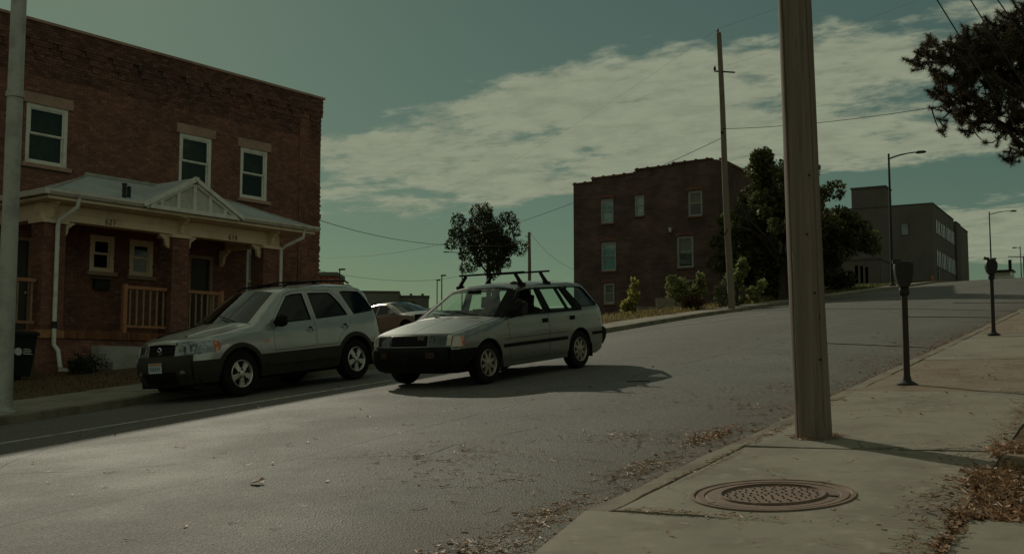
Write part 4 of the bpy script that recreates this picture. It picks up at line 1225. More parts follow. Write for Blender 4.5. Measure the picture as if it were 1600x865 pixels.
    for sd in (1, -1): ck = MB(); c.side(ck, [(.83, .592), (.83, .600), (-.86, .600), (-.86, .592)], off=.006, flange=0, sides=(sd,)); ck.build('crease_shade', M['cladding'], root)  # thin dark strip painted as the shade of the body crease
    for sd in (1, -1): sl = MB(); c.side(sl, [(.86, .20), (.85, .265), (-.84, .265), (-.86, .20)], off=.008, flange=.02, sides=(sd,)); sl.build('sill', M['silver_warm'], root)
    fb = MB(); c.cross(fb, 0, 3.9, nv=24, off=.014)
    c.side(fb, [(1.86, .24), (1.915, .34), (1.925, .50), (1.893, zf)] + list(reversed(arc(fx, wz, .345, 20, a0, 6))) , off=.013, flange=.03)
    fo = fb.build('front_bumper', M['black_plastic'], root, 40)
    for sg in (-1, 1):
        om = MB(); a, b_ = (.52, .72) if sg > 0 else (-.72, -.52); c.cross(om, 1.55, 2.1, a, b_, 4, off=.022); om.build('bumper_lamp', M['lamp_amber_dark'], fo)
    fo_v = MB(); c.cross(fo_v, .1, .9, -.8, .8, 12, off=.02); fo_v.build('air_dam', M['black_plastic'], root)
    rb = MB(); c.cross(rb, 20, 22, nv=14, off=.014); c.side(rb, [(-2.17, .60), (-2.18, .42), (-2.08, .32), (-1.98, .34), (-1.95, .60)], off=.014, flange=.03); rb.build('rear_bumper', M['black_plastic'], root, 40)
    # nose
    gr = MB(); c.cross(gr, 4.15, 5.4, -.47, .47, 14, off=.006); gg = gr.build('grille', M['black_plastic'], root)
    bars = MB()
    for t in (4.4, 4.65, 4.9, 5.15):
        V = [c.at(t, v) + Vector((.010, 0, dz)) for dz in (0, .010) for v in lin(-.45, .45, 10)]
        bars.add(V, [(i, i + 1, 12 + i, 11 + i) for i in range(10)])
    bars.build('bars', M['dark_metal'], gg)
    bg = MB(); p = c.at(4.95, .33) + Vector((.016, 0, 0))
    for i in range(4): bg.box(p + Vector((0, -.045 + i * .03, .004 * (i % 2))), (.006, .02, .032 - .008 * (i % 2)))
    bg.box(p + Vector((0, 0, -.022)), (.006, .12, .008))
    bg.build('badge', M['chrome'], gg)
    for sg in (-1, 1):
        lm = MB(); a, b_ = (.50, .90) if sg > 0 else (-.90, -.50)
        c.cross(lm, 4.15, 5.5, a, b_, 8, off=.010); hl = lm.build('headlamp', M['lamp_dim'], root, 50)
        bm_ = MB(); p = c.at(4.85, sg * .70)
        bm_.box(c.at(4.8, sg * .57) + Vector((.014, 0, 0)), (.012, .09, .085), rz=R(-6) * sg); bm_.build('reflector', M['lamp_clear'], hl)
        im = MB(); a, b_ = (.905, 1.0) if sg > 0 else (-1.0, -.905)
        c.cross(im, 4.15, 5.45, a, b_, 3, off=.010)
        c.side(im, [(1.885, .565), (1.855, .695), (1.79, .70), (1.79, .565)], off=.009, flange=.01, sides=(sg,)); ind = im.build('corner_lamp', M['lamp_white'], root, 50)
        oi_ = MB(); c.side(oi_, [(1.788, .565), (1.788, .70), (1.735, .705), (1.75, .565)], off=.009, flange=.01, sides=(sg,)); oi_.build('side_lamp', M['lamp_orange'], root)
        tl = MB(); c.side(tl, [(-2.055, .66), (-2.02, .90), (-1.77, 1.235), (-1.745, 1.235), (-1.985, .90), (-2.02, .66)], off=.006, flange=.01, sides=(sg,)); tl.build('tail_lamp', M['lamp_red'], root)
        sm = MB(); c.side(sm, [(-1.85, .71), (-1.85, .74), (-1.95, .74), (-1.95, .71)], off=.006, flange=.005, sides=(sg,)); sm.build('side_marker', M['lamp_red'], root)
        mf = MB(); mf.box((rx - .345, sg * .70, .27), (.012, .20, .22)); mf.build('mud_flap', M['black_plastic'], root)
    ws = MB(); c.cross(ws, 9.95, 12.0, -.868, .868, 18, off=.002); ws.build('windscreen', M['glass_clear'], root, 60)
    wf = MB()
    for sg in (-1, 1):
        a, b_ = (.862, 1.0) if sg > 0 else (-1.0, -.862)
        c.cross(wf, 9.95, 12.05, a, b_, 2, off=.006)
    c.cross(wf, 9.75, 10.02, -.90, .90, 14, off=.004); c.cross(wf, 11.93, 12.06, -.88, .88, 14, off=.004)
    wf.build('windscreen_seal', M['black_plastic'], root)
    for v0 in (-.02, .60):
        wp = MB(); wp.tube([c.at(9.85, v0) + Vector((.02, 0, .012)), c.at(10.06, v0 - .3) + Vector((.02, 0, .022)), c.at(10.16, v0 - .56) + Vector((.02, 0, .02))], .008, 5); wp.build('wiper', M['black_plastic'], root)
    bs = MB(); c.cross(bs, 16.4, 17.9, -.865, .865, 12); bs.build('rear_window', M['glass_clear'], root, 60)
    # roof rack
    for x_ in (-.02, -.70):
        rk = MB(); rk.box((x_, .02, 1.535), (.045, 1.20, .028)); ro_ = rk.build('roof_rack_bar', M['black_plastic'], root)
        for sg in (-1, 1):
            ft = MB()
            e = [(x_, sg * .46, 1.52), (x_ + .02, sg * .53, 1.43), (x_ + .02, sg * .575, 1.35)]
            ft.tube(e, [.026, .030, .042], 6); ft.box((x_ + .01, sg * .575, 1.35), (.12, .07, .05))
            ft.build('rack_foot', M['black_plastic'], ro_)
    # cabin
    it = MB(); it.b2((-1.9, -.70, .26), (1.2, .70, .36)); it.b2((.74, -.68, .36), (1.05, .68, .86)); it.box((.72, .36, .86), (.22, .34, .10))
    for yy in (-.35, .35): seat(it, -.02, yy, .50, w=.48, h=.50, head=True)
    seat(it, -.82, 0, .50, w=1.2, h=.44, head=False)
    it.build('interior', M['interior'], root)
    st = MB(); st.tube([(.47 - .06 * math.sin(a), .35 + .18 * math.cos(a), .88 + .17 * math.sin(a)) for a in lin(0, 2 * math.pi, 18)], .014, 6, caps=False)
    st.tube([(.47, .35, .88), (.68, .35, .80)], .02, 6); st.tube([(.47, .19, .88), (.47, .51, .88)], .012, 6); st.build('steering_wheel', M['black_plastic'], root, 60)
    rm = MB(); rm.box((.40, 0, 1.27), (.03, .23, .065)); rm.build('rear_view_mirror', M['black_plastic'], root)
    un = MB(); un.b2((-1.95, -.66, .20), (1.75, .66, .29))
    for cx in (fx, rx):
        for sg in (-1, 1): well(un, cx, wz, .355, sg * .79, sg * .50)
    un.tube([(1.4, .1, .2), (.6, .1, .19), (-1.2, -.2, .2)], .035, 6); un.b2((.9, -.3, .17), (1.5, .25, .25))
    un.build('underbody', M['black_plastic'], root)
    for sg in (-1, 1):
        mm = MB(); p = Vector((.62, sg * (c.W(.6, .95) + .10), .945))
        mm.box(p, (.08, .155, .095)); mm.box(p + Vector((-.01, -sg * .09, -.03)), (.06, .10, .06)); mm.build('mirror', M['black_plastic'], root, 40)
    for cx in (fx, rx):
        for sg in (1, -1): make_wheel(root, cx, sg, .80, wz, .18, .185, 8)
    return c


# ---------------------------------------------------------------- saloons standing behind
def build_saloon(root, paint, k=1.0):
    rows = [(2.18, .26, 2.28, .25), (2.25, .45, 2.36, .45), (2.22, .60, 2.33, .60), (2.14, .68, 2.26, .69), (1.7, .80, 1.78, .85), (1.15, .90, 1.22, .96),
            (1.05, .93, 1.16, .97), (.55, 1.20, .64, 1.24), (.20, 1.345, .27, 1.39), (-.30, 1.385, -.30, 1.43), (-.95, 1.345, -1.00, 1.39), (-1.60, 1.03, -1.66, 1.06), (-2.20, .97, -2.26, 1.00), (-2.32, .75, -2.40, .75), (-2.32, .40, -2.40, .40), (-2.20, .28, -2.28, .27)]
    zw = [(.2, .82), (.45, .88), (.85, .885), (.96, .85), (1.32, .62), (1.4, .58)]
    c = Car(root, rows, zw, 2.36, (1.2, .10, 1.3, .08), R0=.09, R1=.2)
    fx, rx, wz = 1.38, -1.38, .32
    def over(cx, r):
        a = math.degrees(math.asin((.25 - wz) / r)); return arc(cx, wz, r, 180 - a, a, 14)
    fw = [(.82, .965), (.18, 1.29), (-.12, 1.315), (-.14, .965)]; rw = [(-.22, .965), (-.20, 1.315), (-.80, 1.285), (-1.22, 1.02), (-1.20, .975)]
    fd = [(.98, .35), (.98, .90), (.90, .945), (.20, 1.315), (-.165, 1.34), (-.175, .35)]
    rd = [(-.19, .35), (-.18, 1.34), (-.82, 1.31), (-1.28, 1.02), (-1.28, .85), (-1.02, .62), (-.93, .35)]
    b = MB()
    c.side(b, [(2.18, .27)] + c.sil[1:15] + [(-2.2, .28), (-1.8, .25)] + over(rx, .375) + over(fx, .375), [fd, rd])
    for t0, t1, v in ((0, 5.9, 1), (5.9, 8, 0), (8, 10, 1), (10, 11, 0), (11, 15, 1)):
        if v: c.cross(b, t0, t1)
        else: c.cross(b, t0, t1, -1, -.87, 3); c.cross(b, t0, t1, .87, 1, 3)
    b.build('body', paint, root, 40)
    for sd in (1, -1):
        for pl, wn, hx in ((fd, fw, -.05), (rd, rw, -1.0)):
            cx_ = sum(p[0] for p in pl) / len(pl)
            dm = MB(); c.side(dm, [(x + (.006 if x < cx_ else -.006), z) for x, z in pl], [wn], off=.001, sides=(sd,)); d = dm.build('door', paint, root, 40)
            pm = MB(); c.side(pm, wn, off=-.014, flange=0, sides=(sd,)); pm.build('pane', M['glass_dark'], d, 60)
            hm = MB(); hm.box((hx, sd * (c.W(hx, .86) + .012), .86), (.18, .025, .03)); hm.build('handle', paint, d)
        mm = MB(); p = Vector((.72, sd * (c.W(.7, .98) + .10), 1.01)); mm.box(p, (.10, .19, .12)); mm.box(p + Vector((0, -sd * .1, -.04)), (.06, .1, .05)); mm.build('mirror', M['silver'], root, 40)
        lm = MB(); a, b_ = (.6, 1) if sd > 0 else (-1, -.6); c.cross(lm, 2.2, 2.95, a, b_, 5, off=.01); lm.build('headlamp', M['lamp_clear'], root)
        tl = MB(); c.cross(tl, 12.2, 12.9, a, b_, 5, off=.01); tl.build('tail_lamp', M['lamp_red'], root)
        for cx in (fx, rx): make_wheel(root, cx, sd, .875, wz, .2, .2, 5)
    ws = MB(); c.cross(ws, 5.95, 7.95, -.868, .868, 14, off=.002); ws.build('windscreen', M['glass_screen'], root, 60)
    bs = MB(); c.cross(bs, 10.05, 10.95, -.868, .868, 10, off=.002); bs.build('rear_window', M['glass_dark'], root, 60)
    gr = MB(); c.cross(gr, 1.6, 2.6, -.45, .45, 8, off=.008); gr.build('grille', M['black_plastic'], root)
    it = MB(); it.b2((-1.9, -.7, .25), (1.9, .7, .45)); it.b2((.95, -.7, .45), (1.3, .7, .88))
    for yy in (-.37, .37): seat(it, .0, yy, .5, h=.52)
    seat(it, -.95, 0, .5, w=1.2, h=.5, head=False)
    for cx in (fx, rx):
        for sg in (-1, 1): well(it, cx, wz, .37, sg * .84, sg * .55)
    it.build('interior', M['interior'], root)


hdg = R(-90) - R(4.9)
suv = thing('parked_suv', 'silver off-road car with brown lower cladding parked nose downhill in front of the brick house', 'car', M=ground_matrix(-12.98, 14.35, hdg))
build_suv(suv)
hdg = R(-90) - R(5.3)
wagon = thing('estate_car', 'old silver estate car with black roof rack driving down the sunlit street', 'car', M=ground_matrix(-8.60, 14.50, hdg))
wagon_car = build_wagon(wagon)
sal = thing('saloon_car', 'grey saloon car seen between the off-road car and the estate car, facing the street', 'car', M=ground_matrix(-23.7, 33.1, R(-12)))
build_saloon(sal, M['maroon'])
dk = thing('dark_car', 'black saloon car far back in the lot, only its roof showing behind the grey saloon', 'car', M=ground_matrix(-31.5, 46.5, R(-12)))
build_saloon(dk, M['dark_paint'])
# ------------------------------------------------------------------ walls with real openings
def holed_wall(mb, outer, holes, y, depth, mi=0):
    """flat wall in the local x/z plane at y, with reveals `depth` deep round every opening"""
    polys = [[Vector((p[0], p[1], 0)) for p in outer]] + [[Vector((a, c, 0)), Vector((b, c, 0)), Vector((b, d, 0)), Vector((a, d, 0))] for a, b, c, d in holes]
    flat = [p for pl in polys for p in pl]
    V = [(p.x, y, p.y) for p in flat]
    mb.add(V, [tuple(t) for t in tessellate_polygon(polys)], mi)
    for a, b, c, d in holes:
        P = [(a, c), (b, c), (b, d), (a, d)]
        vs = [(p[0], y, p[1]) for p in P] + [(p[0], y + depth, p[1]) for p in P]
        mb.add(vs, [(i, (i + 1) % 4, 4 + (i + 1) % 4, 4 + i) for i in range(4)], mi)


def brick_courses(mb, a0, a1, z0, z1, y, holes, face=-1, proud=0.008, L=0.205, Hc=0.075, axis=0, skip=None, mi=0):
    """running-bond bricks standing proud of a wall at y; five faces each"""
    j = 0; z = z0
    while z < z1 - 0.02:
        x = a0 - (L / 2 if j % 2 else 0)
        while x < a1:
            b0, b1 = max(x, a0), min(x + L - 0.010, a1)
            zz0, zz1 = z + 0.005, min(z + Hc - 0.005, z1)
            segs = [(b0, b1)]
            for h0, h1, hz0, hz1 in holes:
                if zz1 > hz0 and zz0 < hz1:
                    ns = []
                    for s0, s1 in segs:
                        if s1 <= h0 or s0 >= h1: ns.append((s0, s1)); continue
                        if s0 < h0: ns.append((s0, h0))
                        if s1 > h1: ns.append((h1, s1))
                    segs = ns
            for s0, s1 in segs:
                if s1 - s0 < 0.03: continue
                p = proud * rng.uniform(0.6, 1.35)
                yo = y + face * p; yi = y - face * 0.004
                P = [(s0, zz0), (s1, zz0), (s1, zz1), (s0, zz1)]
                if axis == 0: vs = [(q[0], yo, q[1]) for q in P] + [(q[0], yi, q[1]) for q in P]
                else: vs = [(yo, q[0], q[1]) for q in P] + [(yi, q[0], q[1]) for q in P]
                mb.add(vs, [(0, 1, 2, 3), (0, 4, 5, 1), (1, 5, 6, 2), (2, 6, 7, 3), (3, 7, 4, 0)], mi)
            x += L
        z += Hc; j += 1


def sash_window(root, a0, a1, z0, z1, y, m_frame, fw=0.085, rec=0.09, back='curtain', pane='pane', drop=1.0, meet=0.5, out=0.0):
    """double-hung window in an opening of a wall whose face is at y (outside towards -y)"""
    f = MB(); yf = y + rec - out
    f.b2((a0, yf - .05, z0), (a0 + fw, yf + .05, z1)); f.b2((a1 - fw, yf - .05, z0), (a1, yf + .05, z1))
    f.b2((a0 + fw, yf - .05, z1 - fw), (a1 - fw, yf + .05, z1)); f.b2((a0 + fw, yf - .06, z0), (a1 - fw, yf + .05, z0 + fw * .8))
    w = f.build('window', m_frame, root)
    zm = z0 + (z1 - z0) * meet
    s = MB(); t = 0.045
    ia, ib, iz0, iz1 = a0 + fw, a1 - fw, z0 + fw * .8, z1 - fw
    for (c, d, yy) in ((zm, iz1, yf - .012), (iz0, zm + .03, yf + .022)):
        s.b2((ia, yy - .016, c), (ia + t, yy + .016, d)); s.b2((ib - t, yy - .016, c), (ib, yy + .016, d))
        s.b2((ia + t, yy - .016, d - t), (ib - t, yy + .016, d)); s.b2((ia + t, yy - .016, c), (ib - t, yy + .016, c + t))
    s.build('sash', m_frame, w)
    for (c, d, yy) in ((zm + t, iz1 - t, yf - .012), (iz0 + t, zm + .03 - t, yf + .022)):
        p = MB(); p.b2((ia + t, yy - .003, c), (ib - t, yy + .003, d)); p.build('pane', M[pane], w)
    if back:
        k = MB(); zz = iz1 - (iz1 - iz0) * drop
        n = 14
        V = []
        for i in range(n + 1):
            x = ia - .05 + (ib - ia + .1) * i / n
            for zc_ in (zz, iz1 + .05): V.append((x, yf + .12 + .012 * math.sin(i * 1.9), zc_))
        k.add(V, [(2 * i, 2 * i + 2, 2 * i + 3, 2 * i + 1) for i in range(n)]); k.build('curtain', M[back], w, 180)
    r = MB(); r.b2((a0 - .1, yf + .30, z0 - .1), (a1 + .1, yf + .34, z1 + .1)); r.build('room', M['room_dark'], w)
    return w


# ------------------------------------------------------------------ the brick house
HB = 1.45
HX, HY, HD = -22.156, 17.294, 6.5
house = thing('brick_house', 'two-storey dark brick house with white sash windows and a cream porch at the left edge', 'house', (HX, HY, HB), R(90 - HD))
def Z(z): return z - HB
WY = 2.30
AL, AR, ZT = -9.5, 10.49, 10.40
ups = [(.30, 1.46, 6.75, 8.30), (4.96, 6.10, 6.75, 8.34), (7.18, 8.24, 6.74, 8.30), (-4.6, -3.45, 6.75, 8.30)]
lows = [(2.23, 2.92, 4.14, 5.09), (3.44, 4.15, 4.11, 5.08), (7.50, 8.35, 3.25, 5.20), (5.36, 6.22, 2.46, 4.85), (-.35, .62, 2.46, 4.85), (-4.6, -3.45, 3.4, 5.0)]
holes = [(a, b, Z(c), Z(d)) for a, b, c, d in ups + lows]
w = MB(); holed_wall(w, [(AL, Z(.8)), (AR, Z(.8)), (AR, Z(ZT)), (AL, Z(ZT))], holes, WY, .22)
w.b2((AR - .3, WY + .01, Z(.8)), (AR, WY + 10.5, Z(9.9)))               # flank wall
w.b2((AL, WY + .01, Z(.8)), (AL + .3, WY + 10.5, Z(9.9)))
w.b2((AL + .3, WY + 10.2, Z(.8)), (AR - .3, WY + 10.5, Z(9.9)))
hw = w.build('wall', M['mortar'], house)
bk = MB()
lint = [(a - .12, b + .12, d, d + .27) for a, b, c, d in [(a, b, Z(c), Z(d)) for a, b, c, d in ups]]
sill = [(a - .10, b + .10, c - .10, c) for a, b, c, d in [(a, b, Z(c), Z(d)) for a, b, c, d in ups + lows[:2] + lows[5:]]]
brick_courses(bk, AL, AR, Z(1.2), Z(9.05), WY, holes + lint + sill)
bk.build('brick_facing', M['brick'], house, kind='stuff')
bk2 = MB()
brick_courses(bk2, AL, AR, Z(9.05), Z(ZT), WY - .012, [])
# stepped corbels under the parapet
x = AL + .2
while x < AR - .3:
    for k, (wd, zc0, zc1, pr) in enumerate(((.62, 9.80, 9.95, .060), (.42, 9.62, 9.80, .045), (.22, 9.44, 9.62, .03))):
        brick_courses(bk2, x - wd / 2 + .3, x + wd / 2 + .3, Z(zc0), Z(zc1), WY - pr, [])
        bk2.b2((x - wd / 2 + .3, WY - pr, Z(zc0)), (x + wd / 2 + .3, WY, Z(zc1)))
    x += .80
brick_courses(bk2, AL, AR + .02, Z(9.95), Z(ZT), WY - .075, [])
bk2.build('parapet_bricks', M['brick_dark'], house, kind='stuff')
pb = MB(); pb.b2((AL, WY - .070, Z(9.95)), (AR + .015, WY - .001, Z(ZT - .01))); pb.build('parapet', M['mortar'], house)
cp = MB(); cp.b2((AL - .05, WY - .12, Z(ZT)), (AR + .07, WY + .34, Z(ZT + .07))); cp.build('coping', M['stone_trim'], house)
rf = MB(); rf.b2((AL + .3, WY + .35, Z(9.6)), (AR - .31, WY + 10.19, Z(9.7))); rf.build('roof', M['dark_metal'], house)
# toothed brick ends left where the neighbour was pulled down
st = MB()
z = Z(1.3); k = 0
while z < Z(9.9):
    if k % 2 == 0 or rng.random() < .3:
        d = rng.uniform(.02, .075)
        if z < Z(7.5): st.b2((AR - .02, WY + .0, z + .005), (AR + d, WY + .20, z + .07))
    brick_courses(st, WY + .21, WY + 1.6, z, z + .075, AR - .004, [], face=1, axis=1, proud=.005)
    z += .075; k += 1
st.build('brick_stubs', M['brick'], house, kind='stuff')
pl_ = MB(); brick_courses(pl_, 9.55, 9.95, Z(1.3), Z(9.9), WY - .03, []); pl_.b2((9.55, WY - .03, Z(1.3)), (9.95, WY - .001, Z(9.9))); pl_.build('brick_pilaster', M['brick'], house, kind='stuff')
for a, b, c, d in lint:
    m_ = MB(); m_.b2((a, WY - .035, c), (b, WY + .02, d)); m_.build('lintel', M['stone_trim'], house)
for a, b, c, d in sill:
    m_ = MB(); m_.b2((a, WY - .09, c), (b, WY + .03, d)); m_.build('sill', M['stone_trim'], house)
for i, (a, b, c, d) in enumerate(ups):
    sash_window(house, a, b, Z(c), Z(d), WY, M['white_paint'], fw=.10, rec=.06, back='curtain', drop=1.0 if i != 2 else .52)
M['door_frame'] = mat('door_frame', (0.30, 0.20, 0.13), 0.6, noise=(6, (0.22, 0.14, 0.09), .4, .7))
for a, b, c, d in lows[:2]:
    wd = sash_window(house, a - .02, b + .02, Z(c) - .02, Z(d) + .02, WY, M['cream_paint'], fw=.12, rec=.04, back='room_dark', meet=.5)
sash_window(house, *lows[2][:2], Z(lows[2][2]), Z(lows[2][3]), WY, M['white_paint'], fw=.06, rec=.05, back='curtain', drop=1.0)
sash_window(house, *lows[5][:2], Z(lows[5][2]), Z(lows[5][3]), WY, M['white_paint'], fw=.09, rec=.05, back='curtain', drop=1.0)
for a, b, c, d in lows[3:5]:
    fr = MB(); fr.b2((a, WY - .03, Z(c)), (a + .09, WY + .1, Z(d))); fr.b2((b - .09, WY - .03, Z(c)), (b, WY + .1, Z(d))); fr.b2((a + .09, WY - .03, Z(d) - .09), (b - .09, WY + .1, Z(d)))
    dr = fr.build('door', M['door_frame'], house)
    lf_ = MB(); lf_.b2((a + .09, WY + .05, Z(c)), (b - .09, WY + .09, Z(d) - .09)); lf_.b2((a + .2, WY + .035, Z(c) + .2), (b - .2, WY + .049, Z(c) + .9)); lf_.build('door_leaf', M['dark_door'], dr)
    hn = MB(); hn.lathe([(.001, 0), (.03, .01), (.03, .04), (.001, .05)], 10, M=Matrix.Translation((b - .15, WY + .05, Z(c) + 1.0)) @ Matrix.Rotation(R(90), 4, 'X')); hn.build('door_knob', M['galv'], dr)
ml = MB(); ml.b2((2.32, WY - .12, Z(3.66)), (2.78, WY - .011, Z(3.90))); ml.prism([(WY - .14, Z(3.90)), (WY - .011, Z(3.90)), (WY - .011, Z(3.95))], 'x', 2.30, 2.80)
ml.build('mailbox', M['dark_metal'], house)

# ---- porch
PF = .30                                   # front face of the posts
fl_ = MB(); fl_.b2((-.45, PF - .05, Z(2.27)), (7.15, WY - .01, Z(2.46))); fl_.build('porch_floor', M['rail_wood'], house)
ba = MB(); ba.b2((-.40, PF, Z(1.0)), (7.1, PF + .2, Z(2.265))); ba.build('porch_base', M['mortar'], house)
bb = MB(); brick_courses(bb, -.40, 7.1, Z(1.35), Z(2.26), PF, []); bb.build('base_bricks', M['brick'], house, kind='stuff')
sb = MB(); brick_courses(sb, .30, 7.12, Z(2.27), Z(2.46), PF - .055, [], Hc=.19, L=.075); sb.build('floor_edge_bricks', M['brick_orange'], house, kind='stuff')
for a, b in ((-.30, .28), (3.33, 3.87), (6.42, 6.98)):
    po = MB(); po.b2((a + .012, PF + .012, Z(1.2)), (b - .012, PF + .54 - .012, Z(5.02))); p_ = po.build('brick_post', M['mortar'], house)
    pbk = MB(); brick_courses(pbk, a, b, Z(1.3), Z(5.0), PF + .012, []); brick_courses(pbk, PF, PF + .54, Z(1.3), Z(5.0), b - .012, [], face=1, axis=1); brick_courses(pbk, PF, PF + .54, Z(1.3), Z(5.0), a + .012, [], face=-1, axis=1)
    pbk.build('bricks', M['brick'], p_, kind='stuff')
    pc = MB(); pc.b2((a - .05, PF - .05, Z(5.0)), (b + .05, PF + .59, Z(5.09))); pc.build('post_cap', M['cream_paint'], p_)
# beam with an upper and a lower board
bm = MB(); bm.b2((-.34, PF + .06, Z(5.09)), (7.02, PF + .40, Z(5.48))); be = bm.build('beam', M['cream_paint'], house)
m_ = MB(); m_.b2((-.36, PF + .035, Z(5.09)), (7.04, PF + .058, Z(5.27))); m_.build('beam_board', M['cream_paint'], be)
m_ = MB(); m_.b2((-.36, PF + .045, Z(5.285)), (7.04, PF + .0585, Z(5.46))); m_.build('beam_board', M['cream_paint'], be)
for a in (-.30, 6.66):
    m_ = MB(); m_.b2((a, PF + .41, Z(5.09)), (a + .32, WY - .01, Z(5.48))); m_.build('side_beam', M['cream_paint'], house)
# hipped metal roof, soffit, gutters
EY, EZ, TZ = -.30, 5.66, 6.66              # eave line, roof top against the wall
A0, A1, T0, T1 = -.58, 7.86, 2.05, 5.9
rm_ = MB()
rm_.add([(A0, EY, Z(EZ)), (A1, EY, Z(EZ)), (T1 + .1, WY - .02, Z(TZ)), (T0, WY - .02, Z(TZ)), (A0, WY - .02, Z(EZ)), (A1, WY - .02, Z(EZ))],
        [(0, 1, 2, 3), (0, 3, 4), (1, 5, 2)])
rm_.add([(A0, EY, Z(EZ) - .05), (A1, EY, Z(EZ) - .05), (A1, WY - .02, Z(EZ) - .05), (A0, WY - .02, Z(EZ) - .05)], [(0, 3, 2, 1)])
proof = rm_.build('porch_roof', M['roof_metal'], house)
sf = MB(); sf.b2((A0 + .02, EY + .02, Z(5.49)), (A1 - .02, WY - .03, Z(5.56))); sf.build('soffit', M['cream_paint'], house)
fl2 = MB(); fl2.tube([(T0 - .1, WY - .05, Z(TZ + .02)), (4.3, WY - .05, Z(TZ + .02))], .055, 6); fl2.build('flashing', M['galv'], proof)
for s_, e in (((A0, EY), (T0, WY - .02)), ((A1, EY), (T1 + .1, WY - .02))):
    sm_ = MB(); sm_.tube([(s_[0], s_[1], Z(EZ + .012)), (e[0], e[1] - .02, Z(TZ + .012))], .024, 6); sm_.build('hip_cap', M['galv'], proof)
vt = MB(); vt.lathe([(.055, 0), (.055, .36), (.065, .36), (.065, .40)], 12, M=Matrix.Translation((1.72, .12, Z(5.78)))); vt.lathe([(.05, 0), (.05, .34)], 12, M=Matrix.Translation((1.92, .22, Z(5.80)))); vt.build('roof_vent', M['dark_metal'], proof)
for x0, x1 in ((A0 - .02, 1.96), (5.0, A1 + .05)):
    gt = MB(); gt.prism([(EY, Z(5.70)), (EY - .11, Z(5.70)), (EY - .11, Z(5.64)), (EY - .06, Z(5.57)), (EY, Z(5.57))], 'x', x0, x1); gt.build('gutter', M['gutter_paint'], house)
gt = MB(); gt.b2((A0 - .13, EY - .11, Z(5.57)), (A0 - .021, WY - .05, Z(5.70))); gt.build('gutter', M['gutter_paint'], house)
# gable over the steps
GA0, GA1, GT, GZ0, GZ1 = 1.96, 5.02, 3.48, 5.60, 6.42
gy = EY - .10
ga = MB(); ga.prism([(GA0 + .1, Z(GZ0 + .02)), (GA1 - .1, Z(GZ0 + .02)), (GT, Z(GZ1 - .06))], 'y', gy + .06, gy + .12); gab = ga.build('gable', M['gable_panel'], house)
rk_ = MB()
for x0 in (GA0, GA1):
    dv = Vector((GT - x0, 0, GZ1 - GZ0)); l = dv.length; ang = math.atan2(dv.z, dv.x)
    cxm = Vector(((GT + x0) / 2, gy, Z((GZ0 + GZ1) / 2) + .045))
    rk_.box(cxm, (l + .12, .13, .10), mat=Matrix.Rotation(-ang, 4, 'Y'))
    rk_.box(cxm + Vector((0, .035, -.10)), (l - .15, .07, .07), mat=Matrix.Rotation(-ang, 4, 'Y'))
rk_.box((GT, gy - .02, Z(GZ1 + .05)), (.09, .16, .09))
rk_.build('rake_board', M['white_paint'], gab)
bt = MB(); bt.b2((GA0 + .16, gy - .03, Z(5.565)), (GA1 - .16, gy + .11, Z(5.665))); bt.build('base_board', M['white_paint'], gab)
for k in range(-2, 3):
    xk = GT + k * .50; h = (GZ1 - GZ0) * (1 - abs(xk - GT) / (GT - GA0)) - .07
    if h > .08:
        m_ = MB(); m_.b2((xk - .05, gy + .005, Z(5.668)), (xk + .05, gy + .059, Z(GZ0 + h))); m_.build('batten', M['white_paint'], gab)
gr_ = MB()
gr_.add([(GA0, gy + .0, Z(GZ0 + .03)), (GT, gy, Z(GZ1 + .10)), (GA1, gy, Z(GZ0 + .03)), (GT, 1.25, Z(GZ1 + .10)), (GA0 + .02, .0, Z(GZ0 + .06)), (GA1 - .02, .0, Z(GZ0 + .06))],
        [(0, 4, 3, 1), (1, 3, 5, 2)])
gr_.build('gable_roof', M['roof_metal'], gab)
sp_ = MB(); sp_.b2((3.22, -.25, Z(5.46)), (3.36, -.12, Z(5.56))); sp_.build('block', M['white_paint'], gab)
# scrolled brackets
def bracket(root_, x, y0, z, sgn, m, axis='x', s=1.0):
    pr = [(0, 0), (.30, 0), (.30, -.06), (.24, -.07), (.20, -.12), (.15, -.14), (.13, -.20), (.11, -.30), (.04, -.36), (0, -.36)]
    mb = MB()
    if axis == 'x': mb.prism([(x + sgn * p[0] * s, z + p[1] * s) for p in pr], 'y', y0, y0 + .09)
    else: mb.prism([(y0 - p[0] * s, z + p[1] * s) for p in pr], 'x', x, x + .10)
    return mb.build('bracket', m, root_)
for x, sg in ((.28, 1), (3.33, -1), (3.87, 1), (6.42, -1)): bracket(house, x, PF + .12, Z(5.085), sg, M['cream_paint'])
for x in (-.20, 3.52, 6.62): bracket(house, x, PF + .05, Z(5.50), 1, M['cream_paint'], 'y', 1.25)
bracket(house, 6.45, WY - .02, Z(5.05), 1, M['cream_paint'], 'y', 1.3)
# house numbers on the lower board
def digit(mb, ch, x, z, h, y):
    w = h * .52
    P = {'6': [(.85, .95), (.45, 1.0), (.12, .70), (.0, .35), (.2, .03), (.6, .0), (.95, .2), (.9, .48), (.5, .58), (.08, .38)],
         '2': [(.05, .78), (.3, .99), (.7, .97), (.93, .74), (.75, .48), (.3, .22), (.02, .02), (.98, .02)],
         '7': [(.02, .98), (.97, .98), (.62, .5), (.40, .0)], '1': [(.2, .78), (.55, 1.0), (.55, .0)],
         '9': [(.92, .60), (.55, .42), (.12, .5), (.05, .8), (.4, 1.0), (.82, .95), (.96, .62), (.85, .28), (.45, .0)]}[ch]
    mb.tube([(x + px_ * w, y, z + pz_ * h) for px_, pz_ in P], h * .075, 5)


